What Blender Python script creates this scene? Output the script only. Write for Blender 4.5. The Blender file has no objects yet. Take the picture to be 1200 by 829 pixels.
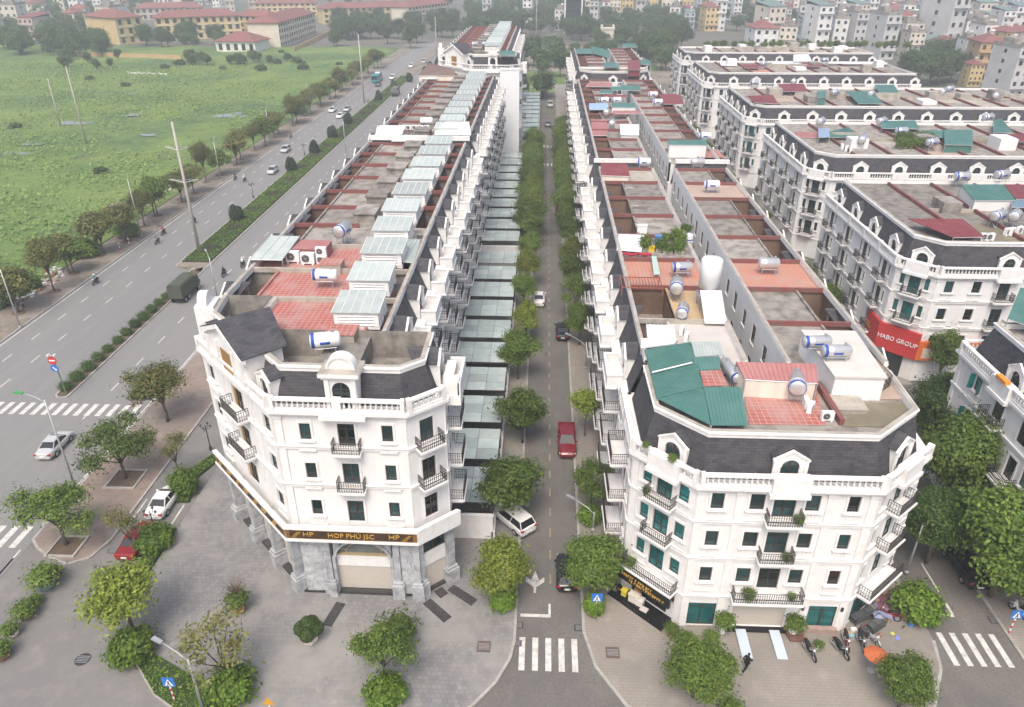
import bpy, math, random
import numpy as np
from math import sin, cos, pi, radians, atan2, hypot, sqrt
from mathutils import Vector, Matrix
random.seed(7)
rng = np.random.default_rng(7)
sc = bpy.context.scene
COL = sc.collection
# ------------------------------------------------------------------ camera, sky, sun, exposure
F_PX, CXP, CYP, HCAM = 870.0, 600.0, 414.5, 45.0
PITCH = math.atan(471.5 / F_PX)
YAW = math.atan(41.5 / (F_PX / cos(PITCH)))
cam = bpy.data.cameras.new('camera'); camo = bpy.data.objects.new('camera', cam); COL.objects.link(camo)
cam.sensor_width = 36; cam.lens = F_PX / 1200 * 36; cam.clip_start = 1; cam.clip_end = 6000
camo.location = (0, 0, HCAM); camo.rotation_euler = (pi / 2 - PITCH, 0, YAW)
sc.camera = camo
SUN_EL, SUN_AZ = radians(58), radians(190)      # azimuth clockwise from +Y (where the light comes from)
w = bpy.data.worlds.new('World'); sc.world = w; w.use_nodes = True
nt = w.node_tree; nt.nodes.clear()
sky = nt.nodes.new('ShaderNodeTexSky'); sky.sky_type = 'NISHITA'; sky.sun_disc = False
sky.sun_elevation = SUN_EL; sky.sun_rotation = SUN_AZ; sky.air_density = 1.0; sky.dust_density = 6.0; sky.ozone_density = 1.0
bg = nt.nodes.new('ShaderNodeBackground'); bg.inputs['Strength'].default_value = 0.15
wo = nt.nodes.new('ShaderNodeOutputWorld')
nt.links.new(sky.outputs[0], bg.inputs[0]); nt.links.new(bg.outputs[0], wo.inputs[0])
sl = bpy.data.lights.new('sun', 'SUN'); sl.energy = 1.1; sl.angle = radians(24); sl.color = (1.0, .965, .91)
so = bpy.data.objects.new('sun', sl); COL.objects.link(so)
sdir = Vector((sin(SUN_AZ) * cos(SUN_EL), cos(SUN_AZ) * cos(SUN_EL), sin(SUN_EL)))
so.rotation_euler = (-sdir).to_track_quat('-Z', 'Y').to_euler(); so.location = (0, 0, 120)
vs = sc.view_settings; vs.view_transform = 'Standard'; vs.look = 'None'; vs.gamma = 1; vs.use_curve_mapping = False
vs.exposure = 0.68
sc.cycles.max_bounces = 6; sc.cycles.diffuse_bounces = 3; sc.cycles.glossy_bounces = 3; sc.cycles.transparent_max_bounces = 8
sc.cycles.volume_bounces = 1
# ------------------------------------------------------------------ pixel -> place (photo pixel, height above ground)
_fw = np.array([-sin(YAW) * cos(PITCH), cos(YAW) * cos(PITCH), -sin(PITCH)])
_rt = np.array([cos(YAW), sin(YAW), 0.]); _up = np.cross(_rt, _fw)
def P(x, y, z=0.0):
    d = _fw * F_PX + _rt * (x - CXP) - _up * (y - CYP); t = (z - HCAM) / d[2]
    return Vector((d[0] * t, d[1] * t, z))
# ------------------------------------------------------------------ materials
MATS = {}
def lin(c): return tuple(c) + (1.0,)
def M(name, c, rough=.75, c2=None, vs=.4, amt=.5, streak=False, metal=0.0, bump=0.0, bs=8, brick=None, spec=.3, obrand=0.0, alpha=None, trans=0.0):
    """c base colour, c2 blotch colour (world-space noise), brick=(w,h,mortar,cm,c1var) drawn in metric UV"""
    if name in MATS: return MATS[name]
    m = bpy.data.materials.new(name); m.use_nodes = True; n = m.node_tree; L = n.links.new
    b = n.nodes['Principled BSDF']; b.inputs['Roughness'].default_value = rough; b.inputs['Metallic'].default_value = metal
    b.inputs['Specular IOR Level'].default_value = spec
    col = None
    def new(t): return n.nodes.new(t)
    rgb = new('ShaderNodeRGB'); rgb.outputs[0].default_value = lin(c); col = rgb.outputs[0]
    if brick:
        bw, bh, mo, cm, cv = brick[:5]
        uv = new('ShaderNodeUVMap'); br = new('ShaderNodeTexBrick'); L(uv.outputs[0], br.inputs['Vector'])
        br.inputs['Scale'].default_value = 1; br.inputs['Brick Width'].default_value = bw; br.inputs['Row Height'].default_value = bh
        br.inputs['Mortar Size'].default_value = mo; br.inputs['Mortar Smooth'].default_value = .3; br.inputs['Bias'].default_value = 0
        br.inputs['Color1'].default_value = lin(c); br.inputs['Color2'].default_value = lin(cv); br.inputs['Mortar'].default_value = lin(cm)
        br.offset = .5 if len(brick) < 6 else brick[5]
        col = br.outputs['Color']
    geo = new('ShaderNodeNewGeometry')
    if c2 is not None:
        mp = new('ShaderNodeMapping'); L(geo.outputs['Position'], mp.inputs[0])
        if streak: mp.inputs['Scale'].default_value = (1, 1, .16)
        nz = new('ShaderNodeTexNoise'); nz.inputs['Scale'].default_value = vs; nz.inputs['Detail'].default_value = 6; nz.inputs['Roughness'].default_value = .62
        L(mp.outputs[0], nz.inputs['Vector'])
        rp = new('ShaderNodeValToRGB'); rp.color_ramp.elements[0].position = .42; rp.color_ramp.elements[1].position = .72
        rp.color_ramp.elements[1].color = (amt, amt, amt, 1); L(nz.outputs[0], rp.inputs[0])
        mx = new('ShaderNodeMixRGB'); L(rp.outputs[0], mx.inputs[0]); L(col, mx.inputs[1]); mx.inputs[2].default_value = lin(c2); col = mx.outputs[0]
    if obrand:
        oi = new('ShaderNodeObjectInfo'); hs = new('ShaderNodeHueSaturation'); mr = new('ShaderNodeMapRange')
        mr.inputs[3].default_value = 1 - obrand; mr.inputs[4].default_value = 1 + obrand
        L(oi.outputs['Random'], mr.inputs[0]); L(mr.outputs[0], hs.inputs['Value']); L(col, hs.inputs['Color']); col = hs.outputs[0]
    L(col, b.inputs['Base Color'])
    if bump:
        nb = new('ShaderNodeTexNoise'); nb.inputs['Scale'].default_value = bs; nb.inputs['Detail'].default_value = 5; L(geo.outputs['Position'], nb.inputs['Vector'])
        bp = new('ShaderNodeBump'); bp.inputs['Strength'].default_value = bump; bp.inputs['Distance'].default_value = .05
        L(nb.outputs[0], bp.inputs['Height']); L(bp.outputs[0], b.inputs['Normal'])
    if alpha is not None: b.inputs['Alpha'].default_value = alpha
    if trans: b.inputs['Transmission Weight'].default_value = trans
    MATS[name] = m; return m
def leafmat(name, ca, cb, cc=None, tr=.25):
    if name in MATS: return MATS[name]
    m = bpy.data.materials.new(name); m.use_nodes = True; n = m.node_tree; L = n.links.new
    b = n.nodes['Principled BSDF']; b.inputs['Roughness'].default_value = .55; b.inputs['Specular IOR Level'].default_value = .25
    geo = n.nodes.new('ShaderNodeNewGeometry'); rp = n.nodes.new('ShaderNodeValToRGB')
    rp.color_ramp.elements[0].color = lin(ca); rp.color_ramp.elements[1].color = lin(cb)
    if cc: e = rp.color_ramp.elements.new(.9); e.color = lin(cb); rp.color_ramp.elements[-1].color = lin(cc)
    L(geo.outputs['Random Per Island'], rp.inputs[0])
    oi = n.nodes.new('ShaderNodeObjectInfo'); mr = n.nodes.new('ShaderNodeMapRange'); mr.inputs[3].default_value = .92; mr.inputs[4].default_value = 1.55
    hs = n.nodes.new('ShaderNodeHueSaturation'); L(oi.outputs['Random'], mr.inputs[0]); L(mr.outputs[0], hs.inputs['Value']); L(rp.outputs[0], hs.inputs['Color'])
    L(hs.outputs[0], b.inputs['Base Color'])
    tb = n.nodes.new('ShaderNodeBsdfTranslucent'); L(hs.outputs[0], tb.inputs[0]); mx = n.nodes.new('ShaderNodeMixShader'); mx.inputs[0].default_value = tr
    out = n.nodes['Material Output']; L(b.outputs[0], mx.inputs[1]); L(tb.outputs[0], mx.inputs[2]); L(mx.outputs[0], out.inputs[0])
    MATS[name] = m; return m
WHITE = M('white_plaster', (.735, .728, .715), .8, (.55, .52, .47), .9, .32, streak=True)
TRIM = M('white_trim', (.75, .742, .725), .75, (.52, .48, .42), 1.6, .38)
CREAM = M('aged_cream_plaster', (.72, .66, .57), .85, (.45, .40, .33), 1.1, .55, streak=True)
CONC = M('roof_concrete', (.285, .262, .232), .9, (.105, .095, .083), .8, 1.0, bump=.25, bs=5, obrand=.22)
CONCL = M('pale_concrete', (.40, .37, .32), .9, (.20, .18, .15), .8, .8, bump=.2, bs=6)
CONCD = M('dark_wet_concrete', (.17, .15, .10), .6, (.24, .21, .16), .6, .8)
SHING = M('slate_shingle', (.040, .042, .052), .75, (.085, .082, .085), 1.2, .7, brick=(.55, .22, .012, (.018, .018, .022), (.075, .073, .078)))
REDT = M('red_terrace_tile', (.32, .12, .10), .65, (.40, .27, .235), .5, .85, brick=(.45, .45, .018, (.55, .40, .34), (.37, .10, .08), 0))
ORTILE = M('orange_terrace_tile', (.40, .20, .145), .65, (.38, .28, .23), .6, .75, brick=(.4, .4, .015, (.5, .38, .3), (.45, .17, .11), 0))
OCHRE = M('ochre_tile', (.50, .36, .20), .6, (.42, .33, .22), .6, .5, brick=(.5, .5, .015, (.36, .28, .19), (.48, .34, .19), 0))
TANTILE = M('tan_tile', (.42, .32, .26), .6, (.30, .24, .19), .6, .6)
BRICK = M('brown_brick', (.20, .115, .08), .9, (.10, .07, .055), .5, .7, brick=(.24, .085, .012, (.24, .19, .15), (.15, .085, .06)))
REDB = M('red_painted_beam', (.21, .072, .064), .8, (.15, .10, .09), 1.2, 1.0)
IRON = M('dark_iron', (.055, .050, .047), .5, metal=.3, spec=.4)
FRAME = M('dark_window_frame', (.05, .042, .038), .5)
BRONZE = M('gold_curtain', (.28, .16, .045), .5)
GLASS = M('green_tinted_glass', (.012, .040, .042), .08, (.02, .012, .01), 1.5, .6, spec=.6, obrand=.8)
GLASST = M('teal_glass', (.012, .15, .15), .1, (.01, .05, .05), 1.2, .8, spec=.6, obrand=.35)
GLASSD = M('dark_glass', (.015, .020, .022), .08, spec=.6, obrand=.6)
STONE = M('grey_veined_stone', (.42, .43, .44), .7, (.17, .18, .20), 1.8, .9, bump=.5, bs=4)
STONE2 = M('ashlar_stone', (.47, .48, .49), .7, (.24, .25, .27), 1.6, .9, bump=.4, bs=5)
SHUT = M('roller_shutter', (.50, .46, .40), .55, (.42, .39, .34), 2, .4)
CANOPY = M('canopy_glass', (.37, .44, .415), .38, (.52, .55, .53), .8, .8, spec=.4, obrand=.2)
GHGLASS = M('skylight_glass', (.335, .385, .365), .45, (.46, .475, .45), .8, .8, spec=.3, obrand=.2)
GALV = M('galvanised_steel', (.42, .43, .44), .45, metal=.5)
STEEL = M('brushed_steel_tank', (.66, .65, .64), .34, metal=.6)
TBLUE = M('tank_blue_band', (.03, .08, .35), .5)
TWHITE = M('white_enamel', (.75, .75, .74), .4)
GREENM = M('green_sheet_metal', (.065, .165, .145), .55, (.12, .22, .20), .6, .6)
MAROON = M('maroon_sheet_metal', (.19, .045, .05), .55, (.25, .10, .10), .7, .6)
PINKM = M('faded_red_sheet', (.36, .17, .16), .6, (.28, .10, .10), .7, .6)
WSHEET = M('white_sheet_metal', (.66, .67, .67), .5, (.50, .50, .49), .8, .5)
GOLD = M('gold_letters', (.62, .38, .08), .4, metal=.3)
DKBROWN = M('dark_brown_panel', (.045, .028, .018), .45, (.13, .065, .025), 1.5, .6)
BLACK = M('black_panel', (.012, .012, .013), .4)
SIGNRED = M('red_sign_panel', (.48, .045, .042), .5)
ORANGE = M('orange_panel', (.60, .14, .04), .5)
# ------------------------------------------------------------------ mesh builder
class MB:
    def __init__(s): s.v = []; s.f = []; s.m = []
    def vv(s, *ps):
        k = len(s.v); s.v.extend([tuple(p) for p in ps]); return k
    def poly(s, pts, m=0):
        k = s.vv(*pts); s.f.append(tuple(range(k, k + len(pts)))); s.m.append(m)
    def box(s, x0, x1, y0, y1, z0, z1, m=0, top=None):
        s.fbox(Frame((0, 0), (1, 0)), x0, x1, -y1, -y0, z0, z1, m, top)
    def fbox(s, fr, u0, u1, d0, d1, z0, z1, m=0, top=None):
        p = [fr.p(u, z, d) for z in (z0, z1) for (u, d) in ((u0, d1), (u1, d1), (u1, d0), (u0, d0))]
        k = s.vv(*p)
        for i, q in enumerate(((0, 1, 5, 4), (1, 2, 6, 5), (2, 3, 7, 6), (3, 0, 4, 7), (4, 5, 6, 7), (3, 2, 1, 0))):
            s.f.append(tuple(k + j for j in q)); s.m.append(top if (i == 4 and top is not None) else m)
    def prism(s, poly, z0, z1, m=0, top=None, bottom=True, cap=True):
        n = len(poly)
        for i in range(n):
            a, b = poly[i], poly[(i + 1) % n]
            s.poly([(a[0], a[1], z0), (b[0], b[1], z0), (b[0], b[1], z1), (a[0], a[1], z1)], m)
        if cap: s.poly([(p[0], p[1], z1) for p in poly], m if top is None else top)
        if bottom: s.poly([(p[0], p[1], z0) for p in reversed(poly)], m)
    def loft(s, A, B, m=0):
        n = len(A)
        for i in range(n): j = (i + 1) % n; s.poly([A[i], A[j], B[j], B[i]], m)
    def extr(s, pts, vec, m=0):
        """closed outline pts (3D, planar) extruded by vec"""
        n = len(pts); q = [tuple(a + b for a, b in zip(p, vec)) for p in pts]
        s.poly(q, m); s.poly(list(reversed(pts)), m)
        for i in range(n): j = (i + 1) % n; s.poly([pts[i], pts[j], q[j], q[i]], m)
    def tube(s, pts, rs, n=6, m=0, caps=True):
        pts = [Vector(p) for p in pts]; rings = []
        if not hasattr(rs, '__len__'): rs = [rs] * len(pts)
        for i, p in enumerate(pts):
            d = (pts[min(i + 1, len(pts) - 1)] - pts[max(i - 1, 0)]).normalized()
            a = Vector((0, 0, 1)) if abs(d.z) < .9 else Vector((1, 0, 0))
            u = d.cross(a).normalized(); v = d.cross(u)
            rings.append(s.vv(*[p + (u * cos(2 * pi * k / n) + v * sin(2 * pi * k / n)) * rs[i] for k in range(n)]))
        for a, b in zip(rings, rings[1:]):
            for k in range(n): s.f.append((a + k, a + (k + 1) % n, b + (k + 1) % n, b + k)); s.m.append(m)
        if caps:
            s.f.append(tuple(rings[0] + k for k in reversed(range(n)))); s.m.append(m)
            s.f.append(tuple(rings[-1] + k for k in range(n))); s.m.append(m)
    def lathe(s, prof, n=10, o=(0, 0, 0), m=0, ax='z'):
        rings = []
        for r, z in prof:
            ps = []
            for k in range(n):
                a, b = r * cos(2 * pi * k / n), r * sin(2 * pi * k / n)
                ps.append({'z': (o[0] + a, o[1] + b, o[2] + z), 'x': (o[0] + z, o[1] + a, o[2] + b), 'y': (o[0] + b, o[1] + z, o[2] + a)}[ax])
            rings.append(s.vv(*ps))
        for a, b in zip(rings, rings[1:]):
            for k in range(n): s.f.append((a + k, a + (k + 1) % n, b + (k + 1) % n, b + k)); s.m.append(m)
        s.f.append(tuple(rings[0] + k for k in reversed(range(n)))); s.m.append(m)
        s.f.append(tuple(rings[-1] + k for k in range(n))); s.m.append(m)
    def mesh(s, name, mats, smooth=False, uv=True):
        me = bpy.data.meshes.new(name); me.from_pydata(s.v, [], s.f)
        if not isinstance(mats, (list, tuple)): mats = [mats]
        for m in mats: me.materials.append(m)
        me.polygons.foreach_set('material_index', s.m)
        if smooth: me.polygons.foreach_set('use_smooth', [True] * len(s.f))
        if uv and len(s.f):
            V = np.array(s.v, float); uvs = np.empty((sum(len(f) for f in s.f), 2)); k = 0
            for f in s.f:
                q = V[list(f)]; nrm = np.cross(q[1] - q[0], q[2] - q[0])
                if len(f) > 3: nrm = nrm + np.cross(q[2] - q[0], q[3] - q[0])
                l = np.linalg.norm(nrm); nrm = nrm / l if l > 1e-12 else np.array([0, 0, 1.])
                if abs(nrm[2]) > .97: uu = q[:, 0]; vv_ = q[:, 1]
                else:
                    h = np.array([-nrm[1], nrm[0], 0]); h /= np.linalg.norm(h); w_ = np.cross(nrm, h); uu = q @ h; vv_ = q @ w_
                uvs[k:k + len(f), 0] = uu; uvs[k:k + len(f), 1] = vv_; k += len(f)
            ul = me.uv_layers.new(name='UVMap'); ul.data.foreach_set('uv', uvs.ravel())
        me.update(); return me
class Frame:
    """a vertical wall line p0->p1; outward = right of the direction"""
    def __init__(s, p0, p1):
        s.o = Vector((p0[0], p0[1])); d = Vector((p1[0] - p0[0], p1[1] - p0[1])); s.len = d.length; s.u = d / s.len
        s.n = Vector((s.u.y, -s.u.x)); s.ang = atan2(s.u.y, s.u.x)
    def p(s, u, z, d=0.0):
        q = s.o + s.u * u + s.n * d; return (q.x, q.y, z)
INNER = []
def offset(poly, d):
    """closed CCW polygon with every edge moved outward by d (inward when negative); edges listed in INNER stay"""
    n = len(poly); out = []; ln = []
    for i in range(n):
        a, b = Vector(poly[i][:2]), Vector(poly[(i + 1) % n][:2]); u = (b - a).normalized(); nn = Vector((u.y, -u.x)); k = 0 if i in INNER else d
        ln.append((a + nn * k, u, nn, k))
    for i in range(n):
        p, u, n1, k1 = ln[i - 1]; q, v, n2, k2 = ln[i]; den = u.x * v.y - u.y * v.x
        if abs(den) < .05: r = Vector(poly[i][:2]) + n2 * k2
        else: t = ((q.x - p.x) * v.y - (q.y - p.y) * v.x) / den; r = p + u * t
        out.append((r.x, r.y))
    return out
def ring(mb, poly, z0, z1, d0, d1, m=0, top=None):
    A, B = offset(poly, d0), offset(poly, d1); n = len(poly)
    for i in range(n):
        if i in INNER: continue
        j = (i + 1) % n
        mb.poly([(*B[i], z0), (*B[j], z0), (*B[j], z1), (*B[i], z1)], m)
        mb.poly([(*A[j], z0), (*A[i], z0), (*A[i], z1), (*A[j], z1)], m)
        mb.poly([(*B[i], z1), (*B[j], z1), (*A[j], z1), (*A[i], z1)], m if top is None else top)
        mb.poly([(*A[i], z0), (*A[j], z0), (*B[j], z0), (*B[i], z0)], m)
def facade(mb, fr, z0, z1, ops, m=0, rev=.2, u0=0.0, u1=None, d=0.0):
    """wall sheet with real openings and reveals"""
    u1 = fr.len if u1 is None else u1
    us = sorted({u0, u1, *[a for o in ops for a in o[:2]]}); zs = sorted({z0, z1, *[a for o in ops for a in o[2:4]]})
    us = [a for a in us if u0 <= a <= u1]; zs = [a for a in zs if z0 <= a <= z1]
    for i in range(len(us) - 1):
        zr = None
        for j in range(len(zs) - 1):
            uc, zc_ = (us[i] + us[i + 1]) / 2, (zs[j] + zs[j + 1]) / 2
            hole = any(o[0] < uc < o[1] and o[2] < zc_ < o[3] for o in ops)
            if not hole: mb.poly([fr.p(us[i], zs[j], d), fr.p(us[i + 1], zs[j], d), fr.p(us[i + 1], zs[j + 1], d), fr.p(us[i], zs[j + 1], d)], m)
    for o in ops:
        a, b, c, e = o[:4]; r = d - rev
        mb.poly([fr.p(a, c, d), fr.p(b, c, d), fr.p(b, c, r), fr.p(a, c, r)], m); mb.poly([fr.p(a, e, r), fr.p(b, e, r), fr.p(b, e, d), fr.p(a, e, d)], m)
        mb.poly([fr.p(a, c, r), fr.p(a, e, r), fr.p(a, e, d), fr.p(a, c, d)], m); mb.poly([fr.p(b, c, d), fr.p(b, e, d), fr.p(b, e, r), fr.p(b, c, r)], m)
# ------------------------------------------------------------------ objects
CH = {}
def obj(name, me, parent=None, loc=(0, 0, 0), rz=0.0, scale=None):
    o = bpy.data.objects.new(name, me); COL.objects.link(o); o.location = loc
    if rz: o.rotation_euler = (0, 0, rz)
    if scale is not None: o.scale = scale if hasattr(scale, '__len__') else (scale,) * 3
    if parent is not None: o.parent = parent; CH.setdefault(parent.name, []).append(o)
    return o
def tag(o, label, cat, group=None, kind=None):
    if label: o['label'] = label
    if cat: o['category'] = cat
    if group: o['group'] = group
    if kind: o['kind'] = kind
    return o
def thing(name, label, cat, loc=(0, 0, 0), rz=0.0, group=None, scale=None):
    o = obj(name, None, None, loc, rz, scale); o.empty_display_size = .5
    return tag(o, label, cat, group)
def struct(name, me, loc=(0, 0, 0)): o = obj(name, me, None, loc); o['kind'] = 'structure'; return o
def copy_tree(o, loc=None, rz=None, label=None, group=None, scale=None, parent=None, skip=()):
    c = o.copy(); COL.objects.link(c)
    if parent is not None: c.parent = parent; CH.setdefault(parent.name, []).append(c)
    if loc is not None: c.location = loc
    if rz is not None: c.rotation_euler = (0, 0, rz)
    if scale is not None: c.scale = scale if hasattr(scale, '__len__') else (scale,) * 3
    if label: c['label'] = label
    if group: c['group'] = group
    for ch in CH.get(o.name, ()):
        if ch.name.split('.')[0] not in skip: copy_tree(ch, parent=c)
    return c
CACHE = {}
def cached(key, fn):
    if key not in CACHE: CACHE[key] = fn()
    return CACHE[key]
class Bld:
    """a building: root Empty at its base; parts are given in absolute coordinates"""
    def __init__(s, name, label, cat, base, group=None):
        s.o = Vector((base[0], base[1], 0)); s.root = thing(name, label, cat, s.o, 0, group)
    def part(s, name, mb, mats, parent=None, smooth=False):
        return obj(name, mb.mesh(name, mats, smooth), parent or s.root, (0, 0, 0) if parent else -s.o)
    def inst(s, name, me, loc, rz=0.0, scale=None):
        return obj(name, me, s.root, Vector(loc) - s.o, rz, scale)
# ================================================================== ground, roads, pavements
def gmat(name, layers, rough=.9, bump=.15, bs=20, brick=None):
    """layered world-position noise: layers=[(scale, lo, hi, colour)] over the first colour"""
    m = bpy.data.materials.new(name); m.use_nodes = True; n = m.node_tree; L = n.links.new; b = n.nodes['Principled BSDF']
    b.inputs['Roughness'].default_value = rough; b.inputs['Specular IOR Level'].default_value = .2
    geo = n.nodes.new('ShaderNodeNewGeometry'); rgb = n.nodes.new('ShaderNodeRGB'); rgb.outputs[0].default_value = lin(layers[0]); col = rgb.outputs[0]
    if brick:
        uv = n.nodes.new('ShaderNodeUVMap'); mp = n.nodes.new('ShaderNodeMapping'); mp.inputs['Rotation'].default_value[2] = brick[5] if len(brick) > 5 else 0
        L(uv.outputs[0], mp.inputs[0]); br = n.nodes.new('ShaderNodeTexBrick'); L(mp.outputs[0], br.inputs['Vector'])
        br.inputs['Scale'].default_value = 1; br.inputs['Brick Width'].default_value = brick[0]; br.inputs['Row Height'].default_value = brick[1]
        br.inputs['Mortar Size'].default_value = brick[2]; br.inputs['Mortar'].default_value = lin(brick[3]); br.inputs['Color1'].default_value = lin(layers[0])
        br.inputs['Color2'].default_value = lin(brick[4]); br.inputs['Mortar Smooth'].default_value = .4; col = br.outputs[0]
    for (s, lo, hi, c, *mapping) in layers[1:]:
        nz = n.nodes.new('ShaderNodeTexNoise'); nz.inputs['Scale'].default_value = s; nz.inputs['Detail'].default_value = 8; nz.inputs['Roughness'].default_value = .65
        mp = n.nodes.new('ShaderNodeMapping'); L(geo.outputs['Position'], mp.inputs[0]); L(mp.outputs[0], nz.inputs['Vector'])
        if mapping: mp.inputs['Scale'].default_value = mapping[0]
        rp = n.nodes.new('ShaderNodeValToRGB'); rp.color_ramp.elements[0].position = lo; rp.color_ramp.elements[1].position = hi; L(nz.outputs[0], rp.inputs[0])
        mx = n.nodes.new('ShaderNodeMixRGB'); L(rp.outputs[0], mx.inputs[0]); L(col, mx.inputs[1]); mx.inputs[2].default_value = lin(c); col = mx.outputs[0]
    L(col, b.inputs['Base Color'])
    if bump:
        nb = n.nodes.new('ShaderNodeTexNoise'); nb.inputs['Scale'].default_value = bs; nb.inputs['Detail'].default_value = 6; L(geo.outputs['Position'], nb.inputs['Vector'])
        bp = n.nodes.new('ShaderNodeBump'); bp.inputs['Strength'].default_value = bump; bp.inputs['Distance'].default_value = .1; L(nb.outputs[0], bp.inputs['Height']); L(bp.outputs[0], b.inputs['Normal'])
    MATS[name] = m; return m
G_BASE = gmat('far_ground', [(.13, .125, .11), (.01, .45, .62, (.085, .11, .06)), (.05, .45, .7, (.17, .15, .12))])
G_HWY = gmat('highway_asphalt', [(.215, .212, .205), (.06, .4, .65, (.185, .185, .182), (1, .12, 1)), (.9, .5, .8, (.25, .24, .225), (1, .08, 1)), (6, .45, .75, (.17, .17, .168))], .85)
G_STREET = gmat('street_asphalt', [(.125, .120, .112), (.15, .4, .65, (.165, .155, .14)), (.5, .5, .75, (.19, .175, .155), (1, .3, 1)), (5, .45, .75, (.10, .098, .094))], .85)
G_SERV = gmat('service_road_paving', [(.20, .195, .185), (.12, .4, .65, (.165, .16, .155)), (.6, .5, .75, (.235, .22, .20))], .85, brick=(.3, .15, .01, (.15, .145, .135), (.185, .18, .172)))
G_PLZA = gmat('grey_plaza_paver', [(.215, .212, .207), (.10, .45, .62, (.265, .255, .237)), (.35, .54, .8, (.175, .175, .177)), (1.3, .58, .8, (.31, .285, .255))], .8, brick=(.36, .36, .02, (.14, .137, .132), (.165, .165, .167), .0))
G_PLZB = gmat('beige_plaza_paver', [(.265, .24, .21), (.12, .45, .65, (.205, .188, .168)), (.6, .52, .8, (.32, .29, .255)), (1.6, .62, .8, (.19, .17, .155))], .85, brick=(.5, .25, .02, (.20, .18, .155), (.26, .235, .205)))
G_WALK = gmat('red_brown_sidewalk', [(.27, .205, .17), (.10, .4, .62, (.215, .19, .165)), (.4, .5, .75, (.33, .27, .22)), (2, .55, .75, (.15, .135, .12))], .9, brick=(.4, .2, .016, (.16, .13, .11), (.22, .17, .145)))
G_DIRT = gmat('dusty_verge', [(.235, .20, .165), (.12, .42, .62, (.16, .14, .11)), (.7, .5, .7, (.31, .27, .225)), (.25, .56, .66, (.08, .10, .04))], .95, .4, 6)
G_FIELD = gmat('weed_field', [(.10, .168, .042), (.010, .40, .56, (.048, .098, .040)), (.022, .44, .56, (.165, .225, .06)), (.11, .55, .68, (.10, .125, .055)), (.45, .48, .68, (.15, .215, .065)), (1.3, .52, .72, (.065, .115, .036)), (4, .5, .68, (.12, .19, .06))], .95, 1.0, 1.6)
G_WATER = M('shallow_puddle_water', (.25, .26, .24), .12, (.10, .14, .07), .4, .9, spec=.5)
KERB = M('kerb_stone', (.36, .345, .32), .85, (.22, .205, .18), 1.2, .8)
PAINT = M('worn_white_paint', (.60, .58, .54), .7, (.26, .25, .24), 2.2, .75)
YPAINT = M('worn_yellow_paint', (.34, .28, .16), .7, (.14, .13, .115), 3.0, 1.0)
SOIL = M('bare_soil', (.13, .095, .065), .95, (.07, .055, .04), 1.2, .8, bump=.5)
def sheet(name, poly, z, mat, th=None, kerb=None):
    mb = MB(); p = [tuple(q[:2]) for q in poly]
    if th is None: mb.poly([(*q, z) for q in p])
    else: mb.prism(p, z - th, z, 0, bottom=False)
    o = struct(name, mb.mesh(name, mat))
    return o
def kerb_run(name, pts, z=.13, w=.22, closed=False):
    """a real kerb along an open line of points, split into stones ~1 m long joined in one run"""
    mb = MB()
    for a, b in zip(pts, pts[1:]):
        fr = Frame(a, b); n = max(1, round(fr.len))
        for i in range(n):
            e = .012; mb.fbox(fr, fr.len * i / n + e, fr.len * (i + 1) / n - e, -w / 2, w / 2, -.06, z + .012)
    o = obj(name, mb.mesh(name, KERB)); o['kind'] = 'structure'; return o
def rect(x0, x1, y0, y1): return [(x0, y0), (x1, y0), (x1, y1), (x0, y1)]
sheet('ground', rect(-3000, 3000, -300, 4000), -.06, G_BASE)
sheet('front_street', rect(-43.7, 90, -40, 62), 0, G_STREET)
sheet('highway', rect(-70.4, -43.6, -60, 450), .004, G_HWY)
sheet('service_road', [(-43.5, 5), (-25, 5), (-22, 28), (-24.4, 31.9), (-29, 35.2), (-31.9, 43), (-31.7, 110), (-36.7, 110), (-36.7, 47), (-39, 44.3), (-43.5, 46.5)], .008, G_SERV)
sheet('central_street', rect(-1.35, 3.75, 30, 240), .004, G_STREET)
sheet('side_street', rect(29.6, 35.4, 30, 300), .004, G_STREET)
for i, (y0, y1) in enumerate(((60, 77), (105, 117), (146, 159), (186, 206), (234, 250))):
    sheet('lane', rect(35.3, 130, y0, y1), .012, G_STREET)
PLAZA_A = [(-31.7, 62), (-31.7, 43), (-30.6, 38.4), (-28.5, 35.2), (-26, 32.7), (-23.6, 31.3), (-19, 30.2), (-9, 30.2), (-5.6, 31.5), (-4.1, 32.65), (-2.6, 34.6), (-1.7, 36.6), (-1.42, 38.2), (-1.4, 62)]
PLAZA_B = [(3.75, 62), (3.75, 39.2), (4.45, 36.2), (6.4, 33.1), (9.2, 31), (13, 30), (22, 30.2), (25.6, 32.2), (27.2, 34), (29, 37), (29.6, 39.5), (29.6, 62)]
sheet('plaza', PLAZA_A[::1], .13, G_PLZA, .2); sheet('plaza', PLAZA_B, .13, G_PLZB, .2)
sheet('sidewalk', rect(-11, -1.4, 62, 240), .125, G_PLZB, .2); sheet('sidewalk', rect(3.75, 30, 62, 300), .125, G_PLZB, .2)
sheet('sidewalk', rect(35.4, 48, -40, 60), .12, G_PLZB, .2); sheet('sidewalk', rect(35.4, 44, 77, 105), .12, G_PLZB, .2)
for y0, y1 in ((117, 146), (159, 186), (206, 234), (250, 290)): sheet('sidewalk', rect(35.4, 44, y0, y1), .12, G_PLZB, .2)
SW_R = [(-43.6, 300), (-43.6, 47.2), (-42.6, 46.2), (-40.9, 45.2), (-39.0, 44.4), (-37.5, 45.3), (-36.85, 47.5), (-36.8, 300)]
sheet('sidewalk', SW_R, .125, G_WALK, .2)
sheet('sidewalk', rect(-76.5, -70.4, 40, 450), .10, G_DIRT, .2)
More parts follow.
